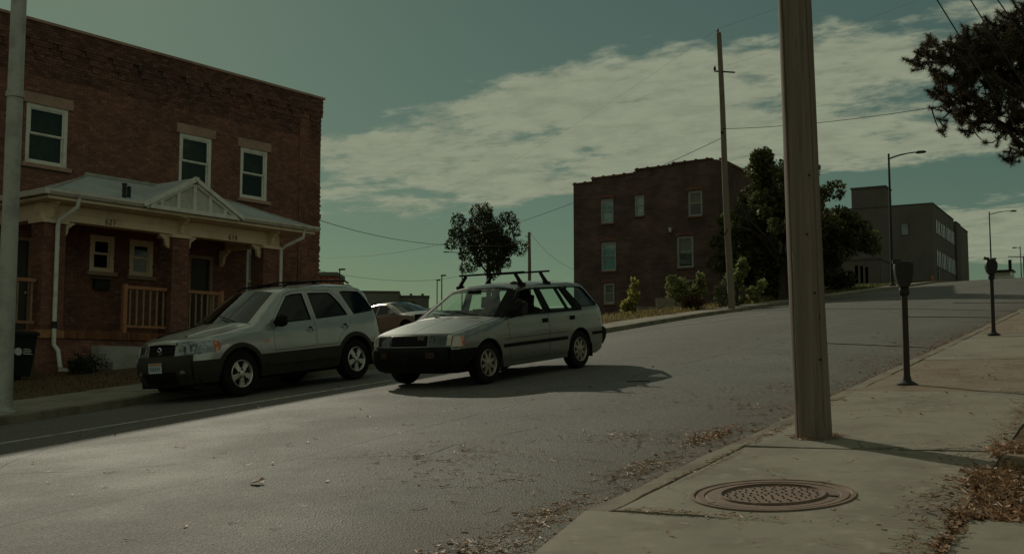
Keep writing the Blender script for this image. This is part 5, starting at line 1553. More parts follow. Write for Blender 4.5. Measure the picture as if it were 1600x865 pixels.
for num, x in (('627', 1.36), ('619', 5.20)):
    mb = MB()
    for i, ch in enumerate(num): digit(mb, ch, x + i * .105, Z(5.12), .135, PF + .030)
    mb.build('house_number', M['number_black'], house)
# downspouts
ds = MB(); ds.tube([(.22, -.30, Z(5.58)), (.20, -.28, Z(5.36)), (.02, .18, Z(5.08)), (0, .20, Z(4.9)), (0, .20, Z(2.66))], .055, 8); ds.build('downspout', M['white_paint'], house, 60)
ds = MB(); ds.tube([(0, .20, Z(2.50)), (.0, .20, Z(2.12)), (.07, .12, Z(1.98)), (.10, .06, Z(1.58))], .052, 8); ds.box((.15, -.02, Z(1.53)), (.16, .2, .08)); ds.build('downspout', M['white_paint'], house, 60)
ds = MB(); ds.tube([(0, .20, Z(2.66)), (0, .20, Z(2.50))], .066, 8); ds.build('pipe_clamp', M['dark_metal'], house)
ds = MB(); ds.tube([(7.40, -.30, Z(5.58)), (7.40, -.28, Z(5.36)), (7.16, .22, Z(5.12)), (7.05, .27, Z(5.0)), (7.05, .27, Z(1.8))], .05, 8); ds.build('downspout', M['white_paint'], house, 60)
# railings, every baluster
for a, b in ((2.06, 3.30), (3.90, 5.10), (-.95, -.36)):
    y_ = PF + .18
    m_ = MB(); m_.b2((a, y_ - .05, Z(3.58)), (b, y_ + .05, Z(3.66))); rl = m_.build('railing', M['rail_wood'], house); m_ = MB(); m_.b2((a, y_ - .035, Z(2.60)), (b, y_ + .035, Z(2.66))); m_.build('bottom_rail', M['rail_wood'], rl)
    n = max(2, int((b - a - .16) / .165))
    for i in range(n):
        xb = a + .16 + (b - a - .24) * i / max(1, n - 1)
        q = MB(); q.b2((xb - .02, y_ - .02, Z(2.661)), (xb + .02, y_ + .02, Z(3.579))); q.build('baluster', M['door_frame'], rl)
    for xp in ((a,) if a != 3.90 else (b,)):
        q = MB(); q.b2((xp - .055, y_ - .055, Z(2.461)), (xp + .055, y_ + .055, Z(3.70))); q.build('newel', M['rail_wood'], rl)
# concrete steps and the walk to the pavement
M['step_concrete'] = mat('step_concrete', (0.30, 0.295, 0.26), .9, noise=[(2, (.22, .215, .19), .4, .66)])
for i, (z1, y0) in enumerate(((2.10, -.32), (1.90, -.62), (1.71, -.92))):
    m_ = MB(); m_.b2((.85, y0, Z(1.2)), (5.2, y0 + .298, Z(z1))); m_.build('step', M['step_concrete'], house)
V = []; F = []
for i in range(9):
    t = i / 8
    for x in (2.1, 3.6):
        p = Vector((x, -.93 - t * 5.0, 0))
        wpt = Matrix.Rotation(R(90 - HD), 4, 'Z') @ p + Vector((HX, HY, 0))
        V.append((wpt.x, wpt.y, ter(wpt.x, wpt.y) + .115))
F = [(2 * i, 2 * i + 1, 2 * i + 3, 2 * i + 2) for i in range(8)]
mb = MB(); mb.add(V, F); struct(mb.build('garden_path', M['concrete']))


# ------------------------------------------------------------------ wheeled bin beside the porch
M['bin_green'] = mat('bin_green', (0.006, 0.010, 0.008), .6, spec=.25)
wb = thing('wheeled_bin', 'dark green wheeled rubbish bin with a white printed badge, left of the downspout', 'bin', (-21.37, 15.55, ter(-21.37, 15.55) + .09), R(90 - HD))
b = MB()
V = [(sx * .24, sy * .26, .08) for sx, sy in ((-1, -1), (1, -1), (1, 1), (-1, 1))] + [(sx * .33, sy * .37, 1.00) for sx, sy in ((-1, -1), (1, -1), (1, 1), (-1, 1))]
b.add(V, [(3, 2, 1, 0), (4, 5, 6, 7), (0, 1, 5, 4), (1, 2, 6, 5), (2, 3, 7, 6), (3, 0, 4, 7)]); b.b2((-.355, -.40, .96), (.355, .40, 1.01)); b.build('tub', M['bin_green'], wb)
b = MB(); b.add([(-.36, -.42, 1.012), (.36, -.42, 1.012), (.36, .42, 1.012), (-.36, .42, 1.012), (-.30, -.34, 1.07), (.30, -.34, 1.07), (.30, .40, 1.10), (-.30, .40, 1.10)], [(0, 1, 5, 4), (1, 2, 6, 5), (2, 3, 7, 6), (3, 0, 4, 7), (4, 5, 6, 7)]); b.build('lid', M['bin_green'], wb)
b = MB(); b.tube([(-.25, .43, 1.0), (-.25, .50, 1.03), (.25, .50, 1.03), (.25, .43, 1.0)], .018, 6); b.build('handle', M['bin_green'], wb)
for sx in (-1, 1):
    b = MB(); b.lathe([(.10, -.03), (.10, .03)], 18, M=Matrix.Translation((sx * .28, .30, .10)) @ Matrix.Rotation(R(90), 4, 'Y')); b.build('wheel', M['black_plastic'] if 'black_plastic' in M else M['dark_metal'], wb)
b = MB(); Mb = Matrix.Translation((-.10, -.352, .62)) @ Matrix.Rotation(R(83), 4, 'X')
b.lathe([(.001, .0), (.085, .0), (.085, .006)], 20, M=Mb); 
for i, (l, zz) in enumerate(((.15, .055), (.19, .02), (.17, -.015), (.21, -.05))): b.box((.075 + l / 2 - .06, -.354 + zz * -.09, .62 + zz), (l, .006, .016), mat=Matrix.Rotation(R(-7), 4, 'X'))
b.build('badge', mat('bin_print', (.42, .44, .40), .6), wb)


# ------------------------------------------------------------------ brick apartment block up the hill
BY, BX = 54.77, -19.0
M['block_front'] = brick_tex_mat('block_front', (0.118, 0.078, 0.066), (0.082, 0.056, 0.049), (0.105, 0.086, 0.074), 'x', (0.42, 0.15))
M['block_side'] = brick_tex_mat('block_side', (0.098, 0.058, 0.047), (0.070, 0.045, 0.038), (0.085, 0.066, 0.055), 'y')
blk = thing('apartment_block', 'dark red three-storey brick block with a stepped parapet and arched windows, up the street', 'building', (BX, BY, 0))
XL = -8.42
wins = [(-6.76, -5.99, 9.65, 11.0), (-4.74, -4.18, 9.91, 11.05), (-1.69, -.90, 9.68, 11.03), (-6.75, -5.86, 7.03, 8.62), (-2.36, -1.43, 7.0, 8.66), (-6.64, -5.98, 5.23, 6.37), (-2.08, -1.42, 5.25, 6.39)]
steps_ = [(XL, 11.93), (-7.30, 11.96), (-7.29, 12.16), (-4.68, 12.23), (-4.67, 12.41), (-2.56, 12.46), (-2.55, 12.54), (-.35, 12.60), (0, 12.56)]
w = MB()
holed_wall(w, [(XL, 1.5), (0, 1.5)] + list(reversed(steps_)), [h for h in wins], 0, .16)
w.add([(XL, 0, 1.5), (XL, 0, 11.93), (XL, 22, 11.93), (XL, 22, 1.5)], [(0, 1, 2, 3)])
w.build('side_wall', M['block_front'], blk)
swins = [(3.0, 3.9, 9.9, 11.1), (5.2, 6.0, 9.9, 11.1), (8.0, 8.9, 9.9, 11.1), (11.5, 12.4, 9.9, 11.1), (3.0, 3.9, 7.2, 8.7), (8.0, 8.9, 7.2, 8.7), (11.5, 12.4, 7.2, 8.7)]
polys = MB()
tmp = MB(); holed_wall(tmp, [(0, 1.5), (22, 1.5), (22, 12.66), (0, 12.56)], swins, 0, -.16)
polys.add([(v[1] * 1.0, v[0], v[2]) for v in tmp.v], [f[::-1] for f in tmp.f])
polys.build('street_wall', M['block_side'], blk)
rf = MB(); rf.b2((XL + .02, .3, 11.2), (-.3, 21.9, 11.3)); rf.build('roof', M['dark_metal'], blk)
cop = MB()
for (xa, za), (xb, zb_) in zip(steps_[::2], steps_[1::2]):
    cop.add([(xa - .03, -.06, za), (xb + .03, -.06, zb_), (xb + .03, .26, zb_), (xa - .03, .26, za)] + [(xa - .03, -.06, za + .08), (xb + .03, -.06, zb_ + .08), (xb + .03, .26, zb_ + .08), (xa - .03, .26, za + .08)],
            [(0, 3, 2, 1), (4, 5, 6, 7), (0, 1, 5, 4), (1, 2, 6, 5), (2, 3, 7, 6), (3, 0, 4, 7)])
    x = xa
    while x < xb - .1:
        cop.box((x + .1, .02, za + (zb_ - za) * (x - xa) / max(.1, xb - xa) + .10), (.10, .2, .05)); x += .62
cop.b2((-.05, .27, 12.60), (.08, 22.0, 12.70))
cop.build('coping', M['brick_dark'], blk)
for i, (a, b, c, d) in enumerate(wins):
    sash_window(blk, a, b, c, d, 0, M['grey_frame'], fw=.07, rec=.10, back='sky_blue_backing' if i in (0, 1, 3) else 'blind', pane='pane_sky' if i in (0, 1, 3) else 'pane', drop=(1, 1, .5, 1, .55, 1, .5)[i])
    ar = MB(); n = 9
    V = []
    for k in range(n + 1):
        t = k / n; x = a - .08 + (b - a + .16) * t; zz = d + .03 + .09 * math.sin(math.pi * t)
        V += [(x, -.03, zz - .06), (x, -.03, zz + .13), (x, .02, zz + .13), (x, .02, zz - .06)]
    ar.add(V, [(4 * k + j, 4 * k + (j + 1) % 4, 4 * k + 4 + (j + 1) % 4, 4 * k + 4 + j) for k in range(n) for j in range(4)])
    ar.build('brick_arch', M['brick_dark'], blk)
    si = MB(); si.b2((a - .05, -.08, c - .09), (b + .05, .03, c)); si.build('sill', M['brick_dark'], blk)
for (a, b, c, d) in swins:
    m_ = MB(); m_.b2((-.13, a, c), (-.08, a + .06, d)); m_.b2((-.13, b - .06, c), (-.08, b, d)); m_.b2((-.13, a + .06, d - .06), (-.08, b - .06, d)); m_.b2((-.13, a + .06, c), (-.08, b - .06, c + .06)); m_.b2((-.13, a + .06, (c + d) / 2), (-.08, b - .06, (c + d) / 2 + .05))
    wn = m_.build('window', M['white_paint'], blk); q = MB(); q.b2((-.12, a + .06, c + .06), (-.11, b - .06, d - .06)); q.build('pane', M['pane'], wn)
    q = MB(); q.b2((-.3, a - .05, c - .05), (-.25, b + .05, d + .05)); q.build('curtain', M['blind'], wn)
m_ = MB(); m_.box((-2.65, -.10, 9.08), (.16, .18, .14)); m_.lathe([(.05, 0), (.09, -.12)], 10, M=Matrix.Translation((-2.65, -.14, 9.03))); m_.build('wall_lamp', M['galv'], blk)
m_ = MB(); m_.b2((-4.25, -.05, 4.62), (-3.3, .02, 4.97)); m_.build('cellar_hatch', M['stone_trim'], blk)

# ------------------------------------------------------------------ grey office buildings near the crest
M['conc_wall'] = mat('conc_wall', (0.129, 0.117, 0.101), .9, spec=.2, noise=[(.35, (0.107, 0.097, 0.085), .4, .66), (3, (0.095, 0.087, 0.076), .55, .75)])
M['conc_dark'] = mat('conc_dark', (0.103, 0.094, 0.082), .9, spec=.2, noise=[(.35, (0.085, 0.076, 0.068), .4, .66)])
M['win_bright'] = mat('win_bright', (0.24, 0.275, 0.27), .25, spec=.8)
GY, GX = 99.6, -15.5
ob = thing('office_building', 'long plain grey-brown two-storey building near the top of the hill', 'building', (GX, GY, 8.6))
m_ = MB(); m_.b2((-9.5, 0, -1.5), (0, 11.8, 7.42)); m_.build('wall', M['conc_wall'], ob)
m_ = MB(); m_.b2((-9.5, 12.45, -1.5), (.12, 15.4, 7.30)); m_.b2((-9.5, 11.801, -1.5), (-.6, 12.449, 7.2)); m_.build('wall', M['conc_dark'], ob)
m_ = MB(); m_.b2((-9.5, 15.75, -1.5), (.05, 20.9, 7.25)); m_.b2((-9.5, 15.401, -1.5), (-.5, 15.749, 7.1)); m_.build('wall', M['conc_wall'], ob)
m_ = MB(); m_.b2((-9.55, -.05, 7.421), (.05, 11.82, 7.50)); m_.b2((-9.5, 12.43, 7.301), (.16, 15.42, 7.38)); m_.b2((-9.5, 15.73, 7.251), (.10, 20.95, 7.33)); m_.build('parapet', M['conc_dark'], ob)
for z0, z1 in ((4.95, 6.25), (2.1, 3.6)):
    for k in range(12):
        y_ = 1.3 + k * .82 + (.35 if k > 2 else 0) + (.45 if k > 5 else 0)
        if y_ > 11.2: break
        m_ = MB(); m_.b2((-.02, y_, z0), (.035, y_ + .42, z1)); wn = m_.build('window', M['conc_dark'], ob)
        q = MB(); q.b2((.036, y_ + .05, z0 + .06), (.045, y_ + .37, z1 - .06)); q.build('pane', M['win_bright'], wn)
m_ = MB(); m_.b2((-2.65, -.04, 4.8), (-2.0, .02, 5.9)); wn = m_.build('window', M['conc_dark'], ob); q = MB(); q.b2((-2.58, -.06, 4.87), (-2.07, -.041, 5.83)); q.build('pane', M['pane_sky'], wn)
m_ = MB(); m_.b2((.0, 1.6, .2), (.07, 2.4, 2.0)); m_.build('door', M['dark_door'], ob)
tb = thing('tower_block', 'taller blank grey-brown building rising behind the leafy tree', 'building', (-20.0, 102.8, 8.0))
m_ = MB(); m_.b2((-3.0, 0, -3), (0.0, 2.6, 10.3)); m_.build('wall', M['conc_wall'], tb)
m_ = MB(); m_.b2((-3.08, -.08, 10.301), (.08, 2.68, 10.45)); m_.build('parapet', M['conc_dark'], tb)
lw = thing('low_wing', 'low grey-brown annexe with three tall windows under the leafy tree', 'building', (-17.6, 87.64, 7.4))
m_ = MB(); holed_wall(m_, [(-6.5, -2), (0, -2), (0, 2.85), (-6.5, 2.85)], [(-1.9, -1.66, 1.05, 2.45), (-1.5, -1.28, 1.05, 2.4), (-1.12, -.9, 1.05, 2.3)], 0, .2)
m_.b2((-6.5, .21, -2), (0, 8, 2.84)); m_.build('wall', M['conc_wall'], lw)
for a, b, d in ((-1.9, -1.66, 2.45), (-1.5, -1.28, 2.4), (-1.12, -.9, 2.3)):
    q = MB(); q.b2((a, .12, 1.05), (b, .15, d)); q.build('window', M['glass_dark'] if 'glass_dark' in M else M['pane'], lw)
m_ = MB(); m_.b2((-6.55, -.06, 2.851), (.06, 8.05, 2.98)); m_.build('parapet', M['conc_dark'], lw)

# ------------------------------------------------------------------ low buildings across the lots, far left
M['far_grey'] = mat('far_grey', (0.143, 0.150, 0.130), .9, noise=(.2, (0.117, 0.124, 0.111), .4, .66))
M['far_red'] = mat('far_red', (0.26, 0.085, 0.045), .85, noise=(.6, (.20, .065, .036), .4, .66))


def far_box(name, label, x, y, z0, w, d, h, m, rz, extra=0):
    t = thing(name, label, 'building', (x, y, z0), rz)
    q = MB(); q.b2((-w / 2, 0, 0), (w / 2, d, h)); q.build('wall', m, t)
    q = MB(); q.b2((-w / 2 - .1, -.1, h + .001), (w / 2 + .1, d + .1, h + .25)); q.build('parapet', M['conc_dark'], t)
    for k in range(extra):
        q = MB(); q.b2((-w / 2 + w * (k + .35) / extra, d * .3, h + .251), (-w / 2 + w * (k + .6) / extra, d * .5, h + .251 + .5)); q.build('roof_plant', m, t)
    for k in range(int(w / 3)):
        q = MB(); q.b2((-w / 2 + 1 + k * 3, -.06, h - 2.0), (-w / 2 + 2.6 + k * 3, .02, h - 1.0)); q.build('window', M['pane'], t)
    return t


far_box('warehouse', 'pale grey flat-roofed warehouse, leftmost of the low far buildings', -91, 121, 5.5, 7.0, 12, 7.0, M['far_grey'], R(37))
far_box('warehouse', 'smaller grey far building with rooftop boxes, right of the leftmost warehouse', -90.0, 128.5, 5.5, 5.0, 10, 6.8, M['far_grey'], R(35), 3)
far_box('warehouse', 'long low dark grey building along the skyline behind the saloon car', -96, 139, 5.5, 34, 10, 5.4, M['far_grey'], R(34))
rd_ = thing('red_building', 'rust-red ribbed building just right of the brick house wall', 'building', (-72.2, 86.1, 5.0), R(30))
q = MB(); q.b2((-2.2, 0, 0), (2.3, 5, 6.25)); q.build('wall', M['far_red'], rd_)
for k in range(9):
    q = MB(); q.b2((-2.15 + k * .52, -.13, 0), (-1.93 + k * .52, -.002, 6.2)); q.build('rib', M['far_red'], rd_)
q = MB(); q.b2((-2.3, -.25, 6.251), (2.4, 5.1, 6.62)); q.build('roof', M['far_grey'], rd_)
q = MB(); q.b2((2.31, .2, 0), (3.5, 4, 5.4)); q.build('side_wing', M['far_grey'], rd_)


# ------------------------------------------------------------------ poles, lamps, meters, wires
def log_mesh(base, top, r0, r1, n=40, m=70, crack=True, seed=1):
    """weathered log: slightly out of round, checked along the grain"""
    base, top = Vector(base), Vector(top); ax = (top - base); V = []; F = []
    r_ = random.Random(seed)
    cr = [(r_.uniform(0, 6.28), r_.uniform(-.1, .4), r_.uniform(.35, .8), r_.uniform(.012, .026)) for _ in range(11)]
    u = ax.orthogonal().normalized(); w_ = ax.normalized().cross(u)
    for i in range(m + 1):
        t = i / m; c = base + ax * t + u * .012 * math.sin(t * 7 + seed) + w_ * .010 * math.sin(t * 9 + 2 * seed)
        r = r0 + (r1 - r0) * t
        for k in range(n):
            a = 2 * math.pi * k / n
            rr_ = r * (1 + .012 * math.sin(3 * a + t * 5) + .008 * math.sin(7 * a + t * 17))
            if crack:
                for ca, t0, tl, dp in cr:
                    if t0 < t < t0 + tl:
                        d = abs((a - ca - .15 * math.sin(t * 6) + math.pi) % (2 * math.pi) - math.pi)
                        if d < .055: rr_ -= dp * (1 - d / .055)
            V.append(c + (u * math.cos(a) + w_ * math.sin(a)) * rr_)
    for i in range(m):
        for k in range(n): F.append((i * n + k, i * n + (k + 1) % n, (i + 1) * n + (k + 1) % n, (i + 1) * n + k))
    F.append(tuple(m * n + k for k in range(n)))
    mb = MB(); mb.add(V, F); return mb


pz = zs(-2.33, 8.95) + TOPR
np_ = thing('wooden_pole', 'thick weathered wooden utility pole standing on the pavement close to the camera', 'utility pole', (-2.33, 8.95, pz))
lm = log_mesh((0, 0, -.05), (-.30, .05, 10.5), .143, .118, 160, 140, True, 4)
lm.build('log', M['wood_near'], np_, 60)
bo = MB()
for a, z in ((-.75, 1.15), (-1.0, 1.62), (-.62, .62), (-.7, 2.1)):
    rr_ = .146 - .0024 * z; a2 = a
    p = Vector((rr_ * math.cos(a2 - .2) - .030 * z, rr_ * math.sin(a2 - .2), z)); nv = Vector((math.cos(a2 - .2), math.sin(a2 - .2), 0))
    bo.lathe([(.009, -.01), (.009, .004), (.001, .006)], 8, M=Matrix.Translation(p) @ nv.to_track_quat('Z', 'Y').to_matrix().to_4x4(), close=False)
bo.build('bolts', M['dark_metal'], np_, 40)

p2 = thing('wooden_pole', 'tall thin leaning wooden utility pole at the far kerb in front of the apartment block', 'utility pole', (-12.62 - 1.30, 41.4, zs(-13.9, 41.4) + TOPL))
log_mesh((0, 0, -.1), (-.33, 0, 10.95), .135, .095, 16, 30, False, 2).build('log', M['wood_far'], p2, 60)
q = MB(); q.tube([(-.30, 0, 10.9), (-.36, 0, 11.05)], .03, 6); q.lathe([(.045, 0), (.05, .06), (.03, .12)], 10, M=Matrix.Translation((-.37, 0, 11.02))); q.build('insulator', M['ceramic'], p2)
q = MB(); q.tube([(-.52, -.05, 9.42), (.32, -.05, 9.25)], .03, 6); q.lathe([(.05, 0), (.055, .08), (.03, .16)], 10, M=Matrix.Translation((-.50, -.05, 9.46))); q.build('side_arm', M['dark_metal'], p2)
q = MB(); q.tube([(-.22, -.12, 6.90), (-.22, -.17, 6.90)], .05, 8); q.build('wire_clamp', M['dark_metal'], p2)
q = MB(); q.tube([(-.05, -.13, 3.1), (-.30, -.2, 2.6), (-.62, -.2, 2.3)], .018, 5); q.build('loose_cable', M['wire'], p2)

p3 = thing('wooden_pole', 'short distant wooden utility pole right of the round tree', 'utility pole', (-36.25, 65.67, ter(-36.25, 65.67)))
log_mesh((0, 0, 0), (0, 0, 11.06 - ter(-36.25, 65.67)), .14, .10, 12, 8, False, 3).build('log', M['wood_far'], p3, 60)
q = MB()
for z in (.25, .6): q.tube([(-.10, 0, 11.0 - ter(-36.25, 65.67) - z), (-.30, 0, 11.08 - ter(-36.25, 65.67) - z)], .03, 5)
q.build('insulator', M['ceramic'], p3)

lz0 = zs(-13.95, 10.05) + TOPL
mp_ = thing('metal_pole', 'smooth grey metal pole standing at the kerb along the left edge of the picture', 'pole', (-14.02, 10.06, lz0))
q = MB(); q.lathe([(.128, -.02), (.122, .6), (.112, 3), (.098, 9.5)], 28); q.build('shaft', M['galv'], mp_, 40)
q = MB(); q.lathe([(.19, -.03), (.19, .03), (.14, .045), (.128, .09)], 24, close=False); q.build('base_flange', M['galv'], mp_, 40)
q = MB(); q.lathe([(.127, 4.52), (.127, 4.60)], 28, close=False); q.build('strap', M['galv'], mp_)


def street_lamp(label, x, y, z, h, ax, ay, rise=.35, r=.075, name='street_lamp'):
    t = thing(name, label, 'street lamp', (x, y, z), group='street lamps up the hill')
    q = MB(); q.lathe([(r * 1.1, 0), (r, h * .3), (r * .65, h)], 12); q.build('shaft', M['dark_metal'], t, 40)
    q = MB(); q.lathe([(r * 2.2, 0), (r * 2.2, .08), (r * 1.2, .15)], 12, close=False); q.build('base_flange', M['dark_metal'], t, 40)
    q = MB(); pts = [(ax * s, ay * s, h - .35 + rise * (1 - (1 - s) ** 2.2)) for s in lin(0, 1, 8)]; q.tube(pts, [r * .5] * 5 + [r * .4] * 4, 8); q.build('arm', M['dark_metal'], t, 60)
    d = Vector((ax, ay, 0)).normalized(); ang = math.atan2(d.y, d.x)
    q = MB(); e = Vector(pts[-1]); Mh = Matrix.Translation(e) @ Matrix.Rotation(ang, 4, 'Z')
    prf = [(-.05, -.05), (.0, -.09), (.55, -.07), (.62, -.02), (.5, .05), (.1, .06)]
    tmp = MB(); tmp.prism(prf, 'y', -.11, .11); q.add([Mh @ Vector(v) for v in tmp.v], tmp.f); q.build('lamp_head', M['dark_metal'], t)
    q = MB(); tmp = MB(); tmp.b2((.12, -.09, -.105), (.5, .09, -.082)); q.add([Mh @ Vector(v) for v in tmp.v], tmp.f); q.build('lens', M['lens'], t)
    return t


M['lens'] = mat('lens', (.35, .34, .28), .2)
street_lamp('tall dark street lamp with curved arm beside the long grey building', -14.3, 75.0, zs(-14.3, 75) + TOPL, 8.75, 1.75, 0, .28, .10)
street_lamp('distant street lamp beyond the crest with its arm pointing right', -13.8, 124.6, 9.4, 9.0, 2.0, .6, .35, .085)
street_lamp('faintest street lamp beyond the crest at the right edge of the picture', -15.46, 175.5, 9.2, 10.8, -.55, .2, .2, .085)
for lab, x, y, zt, ax, rr_ in (('small lot lamp with a box head above the red building, right of the brick house', -56.9, 71.1, 9.9, .5, .05), ('taller of the two lot lamps close together left of the round tree', -55.2, 83.6, 10.3, .4, .05), ('shorter of the two lot lamps close together left of the round tree', -63.9, 95.9, 11.15, .35, .05)):
    g0 = ter(x, y)
    t = thing('lot_lamp', lab, 'lamp post', (x, y, g0), group='lamp posts in the far lots')
    q = MB(); q.lathe([(rr_ * 1.3, 0), (rr_, zt - g0)], 8); q.build('shaft', M['dark_metal'], t)
    q = MB(); q.b2((-.05, -.1, zt - g0 - .02), (ax, .1, zt - g0 + .10)); q.build('lamp_head', M['dark_metal'], t)
g0 = ter(-53.6, 84.5)
t = thing('lot_lamp', 'thin mast with a long side arm pointing left out of the round tree', 'lamp post', (-53.6, 84.5, g0), group='lamp posts in the far lots')
q = MB(); q.lathe([(.07, 0), (.045, 12.5 - g0)], 8); q.build('shaft', M['dark_metal'], t)
q = MB(); q.tube([(0, 0, 12.4 - g0), (-1.4, -.8, 12.5 - g0)], .03, 5); q.box((-1.25, -.72, 12.48 - g0), (.5, .2, .08), rz=R(30)); q.build('lamp_head', M['dark_metal'], t)


def parking_meter(x, y, label, round_head):
    z = zs(x, y) + TOPR
    t = thing('parking_meter', label, 'parking meter', (x, y, z), R(14), group='parking meters along the right kerb')
    q = MB(); q.lathe([(.037, 0), (.034, .5), (.034, 1.06)], 18); q.build('post', M['meter_post'], t, 40)
    q = MB(); q.lathe([(.115, 0), (.115, .018), (.085, .035), (.05, .055), (.042, .10)], 18, close=False); q.build('base_flange', M['dark_metal'], t, 40)
    q = MB(); q.lathe([(.042, 1.00), (.055, 1.02), (.055, 1.08), (.045, 1.10)], 16, close=False); q.build('collar', M['dark_metal'], t, 40)
    if round_head: prf = [(-.05, 1.09), (.05, 1.09), (.085, 1.14), (.108, 1.22), (.105, 1.30), (.07, 1.355), (.0, 1.375), (-.07, 1.355), (-.105, 1.30), (-.108, 1.22), (-.085, 1.14)]
    else: prf = [(-.045, 1.08), (.045, 1.08), (.078, 1.14), (.105, 1.24), (.113, 1.33), (.105, 1.375), (.04, 1.39), (-.04, 1.39), (-.105, 1.375), (-.113, 1.33), (-.105, 1.24), (-.078, 1.14)]
    b = MB(); n = len(prf); V = []
    for yy, k in ((-.085, .84), (-.06, .97), (0, 1.0), (.06, .97), (.085, .84)):
        for px_, pz_ in prf: V.append((px_ * k, yy, 1.23 + (pz_ - 1.23) * (k * .6 + .4)))
    b.add(V, [(r * n + i, r * n + (i + 1) % n, (r + 1) * n + (i + 1) % n, (r + 1) * n + i) for r in range(4) for i in range(n)] + [tuple(range(n))[::-1], tuple(4 * n + i for i in range(n))])
    hd_ = b.build('head', M['dark_metal'], t, 35)
    q = MB(); q.lathe([(.001, .088), (.06, .086), (.064, .080)], 20, M=Matrix.Translation((0, 0, 1.295)) @ Matrix.Rotation(R(-90), 4, 'X'), close=False); q.build('dial_window', M['pane'], hd_, 40)
    q = MB(); q.b2((-.045, .0855, 1.15), (.045, .10, 1.20)); q.box((.02, .105, 1.175), (.012, .02, .035)); q.build('coin_slot', M['meter_post'], hd_)
    q = MB(); q.b2((-.118, -.05, 1.365), (-.03, .05, 1.40)); q.lathe([(.012, 0), (.012, .03)], 8, M=Matrix.Translation((-.095, 0, 1.39))); q.build('hinge', M['dark_metal'], hd_)


M['meter_post'] = mat('meter_post', (.030, .016, .012), .6, metal=.2, noise=(12, (.055, .024, .014), .5, .72))
M['meter_iron'] = mat('meter_iron', (.009, .0085, .008), .6, spec=.3, noise=(9, (.022, .013, .009), .52, .7))
parking_meter(-2.345, 12.95, 'nearer of the two dark iron parking meters, with a shield-shaped head', False)
parking_meter(-2.39, 21.55, 'farther of the two dark iron parking meters, with a rounded head', True)


def wire(label, pts, r=.011, sag=0.0, n=24):
    pts = [Vector(p) for p in pts]
    if len(pts) == 2: pts = [pts[0].lerp(pts[1], t) + Vector((0, 0, -4 * sag * t * (1 - t))) for t in lin(0, 1, n)]
    q = MB(); q.tube(pts, r, 5); tag(q.build('overhead_wire', M['wire'], None, 60), label, 'wire', 'overhead wires')


P2 = Vector((-13.92, 41.4, zs(-13.9, 41.4) + TOPL))
def hung(label, A, B, heights, t0, t1, r):
    """wire hanging in the upright plane through A and B: heights are (fraction along, z)"""
    c_ = np.polyfit([h[0] for h in heights], [h[1] for h in heights], min(3, len(heights) - 1))
    wire(label, [(A[0] + (B[0] - A[0]) * t, A[1] + (B[1] - A[1]) * t, float(np.polyval(c_, t))) for t in lin(t0, t1, 40)], r)


hung('wire from the leaning pole down past the apartment block to behind the round tree', (-14.1, 41.3), (-58, 72), [(0, 10.73), (.07, 10.28), (.23, 9.8), (.36, 9.7), (.56, 9.63), (1.09, 11.55)], 0, 1.15, .011)
wire('wire at mid height from the leaning pole right to the pine, behind the near pole', [P2 + Vector((-.20, -.1, 7.05)), Vector((4.8, 36, 11.3))], .010, .75)
wire('topmost thin wire from the leaning pole tip across the cloud to the right', [P2 + Vector((-.37, 0, 11.12)), Vector((6.5, 30, 16.5))], .0035, .6)
wire('topmost thin wire from the leaning pole tip down to the left', [P2 + Vector((-.37, 0, 11.12)), Vector((-60, 75, 14.0))], .0026, 1.5)
wire('second thin wire from the leaning pole rising to the right', [P2 + Vector((0, 0, 9.6)), Vector((7, 30, 15.0))], .003, .6)
hung('wire from the side of the brick house sagging to the distant pole', (-23.3, 28.04), (-36.25, 65.67), [(-.01, 6.42), (.18, 6.74), (.46, 7.7), (.96, 9.89)], -.01, 1.0, .011)
hung('lowest wire in the gap, running left from the mast in the round tree', (-62, 62), (-53.6, 84.5), [(.2, 10.4), (.49, 9.66), (.71, 9.51), (.93, 9.98), (1, 10.36)], .1, 1.0, .014)
hung('wire dropping right from the distant pole to behind the apartment block', (-36.25, 65.67), (-27.4, 66), [(.02, 10.92), (.13, 9.81), (.34, 8.51), (.6, 7.9)], 0, .8, .009)
for a, b, lab in (((-1.59, 10.04, 4.95), (-.78, 12.23, 3.36), 'leftmost of the three wires slanting across the pine'), ((-1.32, 10.19, 4.92), (-.35, 12.48, 3.10), 'middle one of the three wires slanting across the pine'), ((-1.08, 10.33, 4.84), (-.32, 12.49, 3.69), 'rightmost of the three wires slanting across the pine')):
    d = Vector(b) - Vector(a); wire(lab, [Vector(a) - d * 1.5, Vector(b) + d * .8], .006, .03)

# ------------------------------------------------------------------ small things beyond the crest
ts = thing('traffic_signal', 'dark traffic signal hanging over the crest at the right', 'traffic light', (-14.2, 147.4, 9.3))
q = MB(); q.lathe([(.10, 0), (.07, 6.5)], 8, M=Matrix.Translation((1.5, .4, 0))); q.tube([(1.5, .4, 6.4), (-.2, 0, 6.5)], .05, 6); q.build('mast', M['dark_metal'], ts)
q = MB(); q.b2((-.18, -.12, 4.9), (.18, .12, 6.1)); hd_ = q.build('signal_head', M['dark_metal'], ts)
q = MB()
for k in range(3): q.lathe([(.13, 0), (.15, .22)], 10, M=Matrix.Translation((0, -.12, 5.1 + k * .4)) @ Matrix.Rotation(R(90), 4, 'X'), close=False)
q.build('visor', M['dark_metal'], hd_)
vn = thing('far_car', 'distant pale car with a dark roof coming over the crest of the hill', 'car', (-11.4, 112.0, zs(-11.4, 112)), R(-90))
q = MB(); q.prism([(-2.2, .35), (2.1, .35), (2.2, .75), (1.9, .95), (-2.1, 1.05), (-2.25, .7)], 'y', -.88, .88); q.build('body', M['galv'], vn)
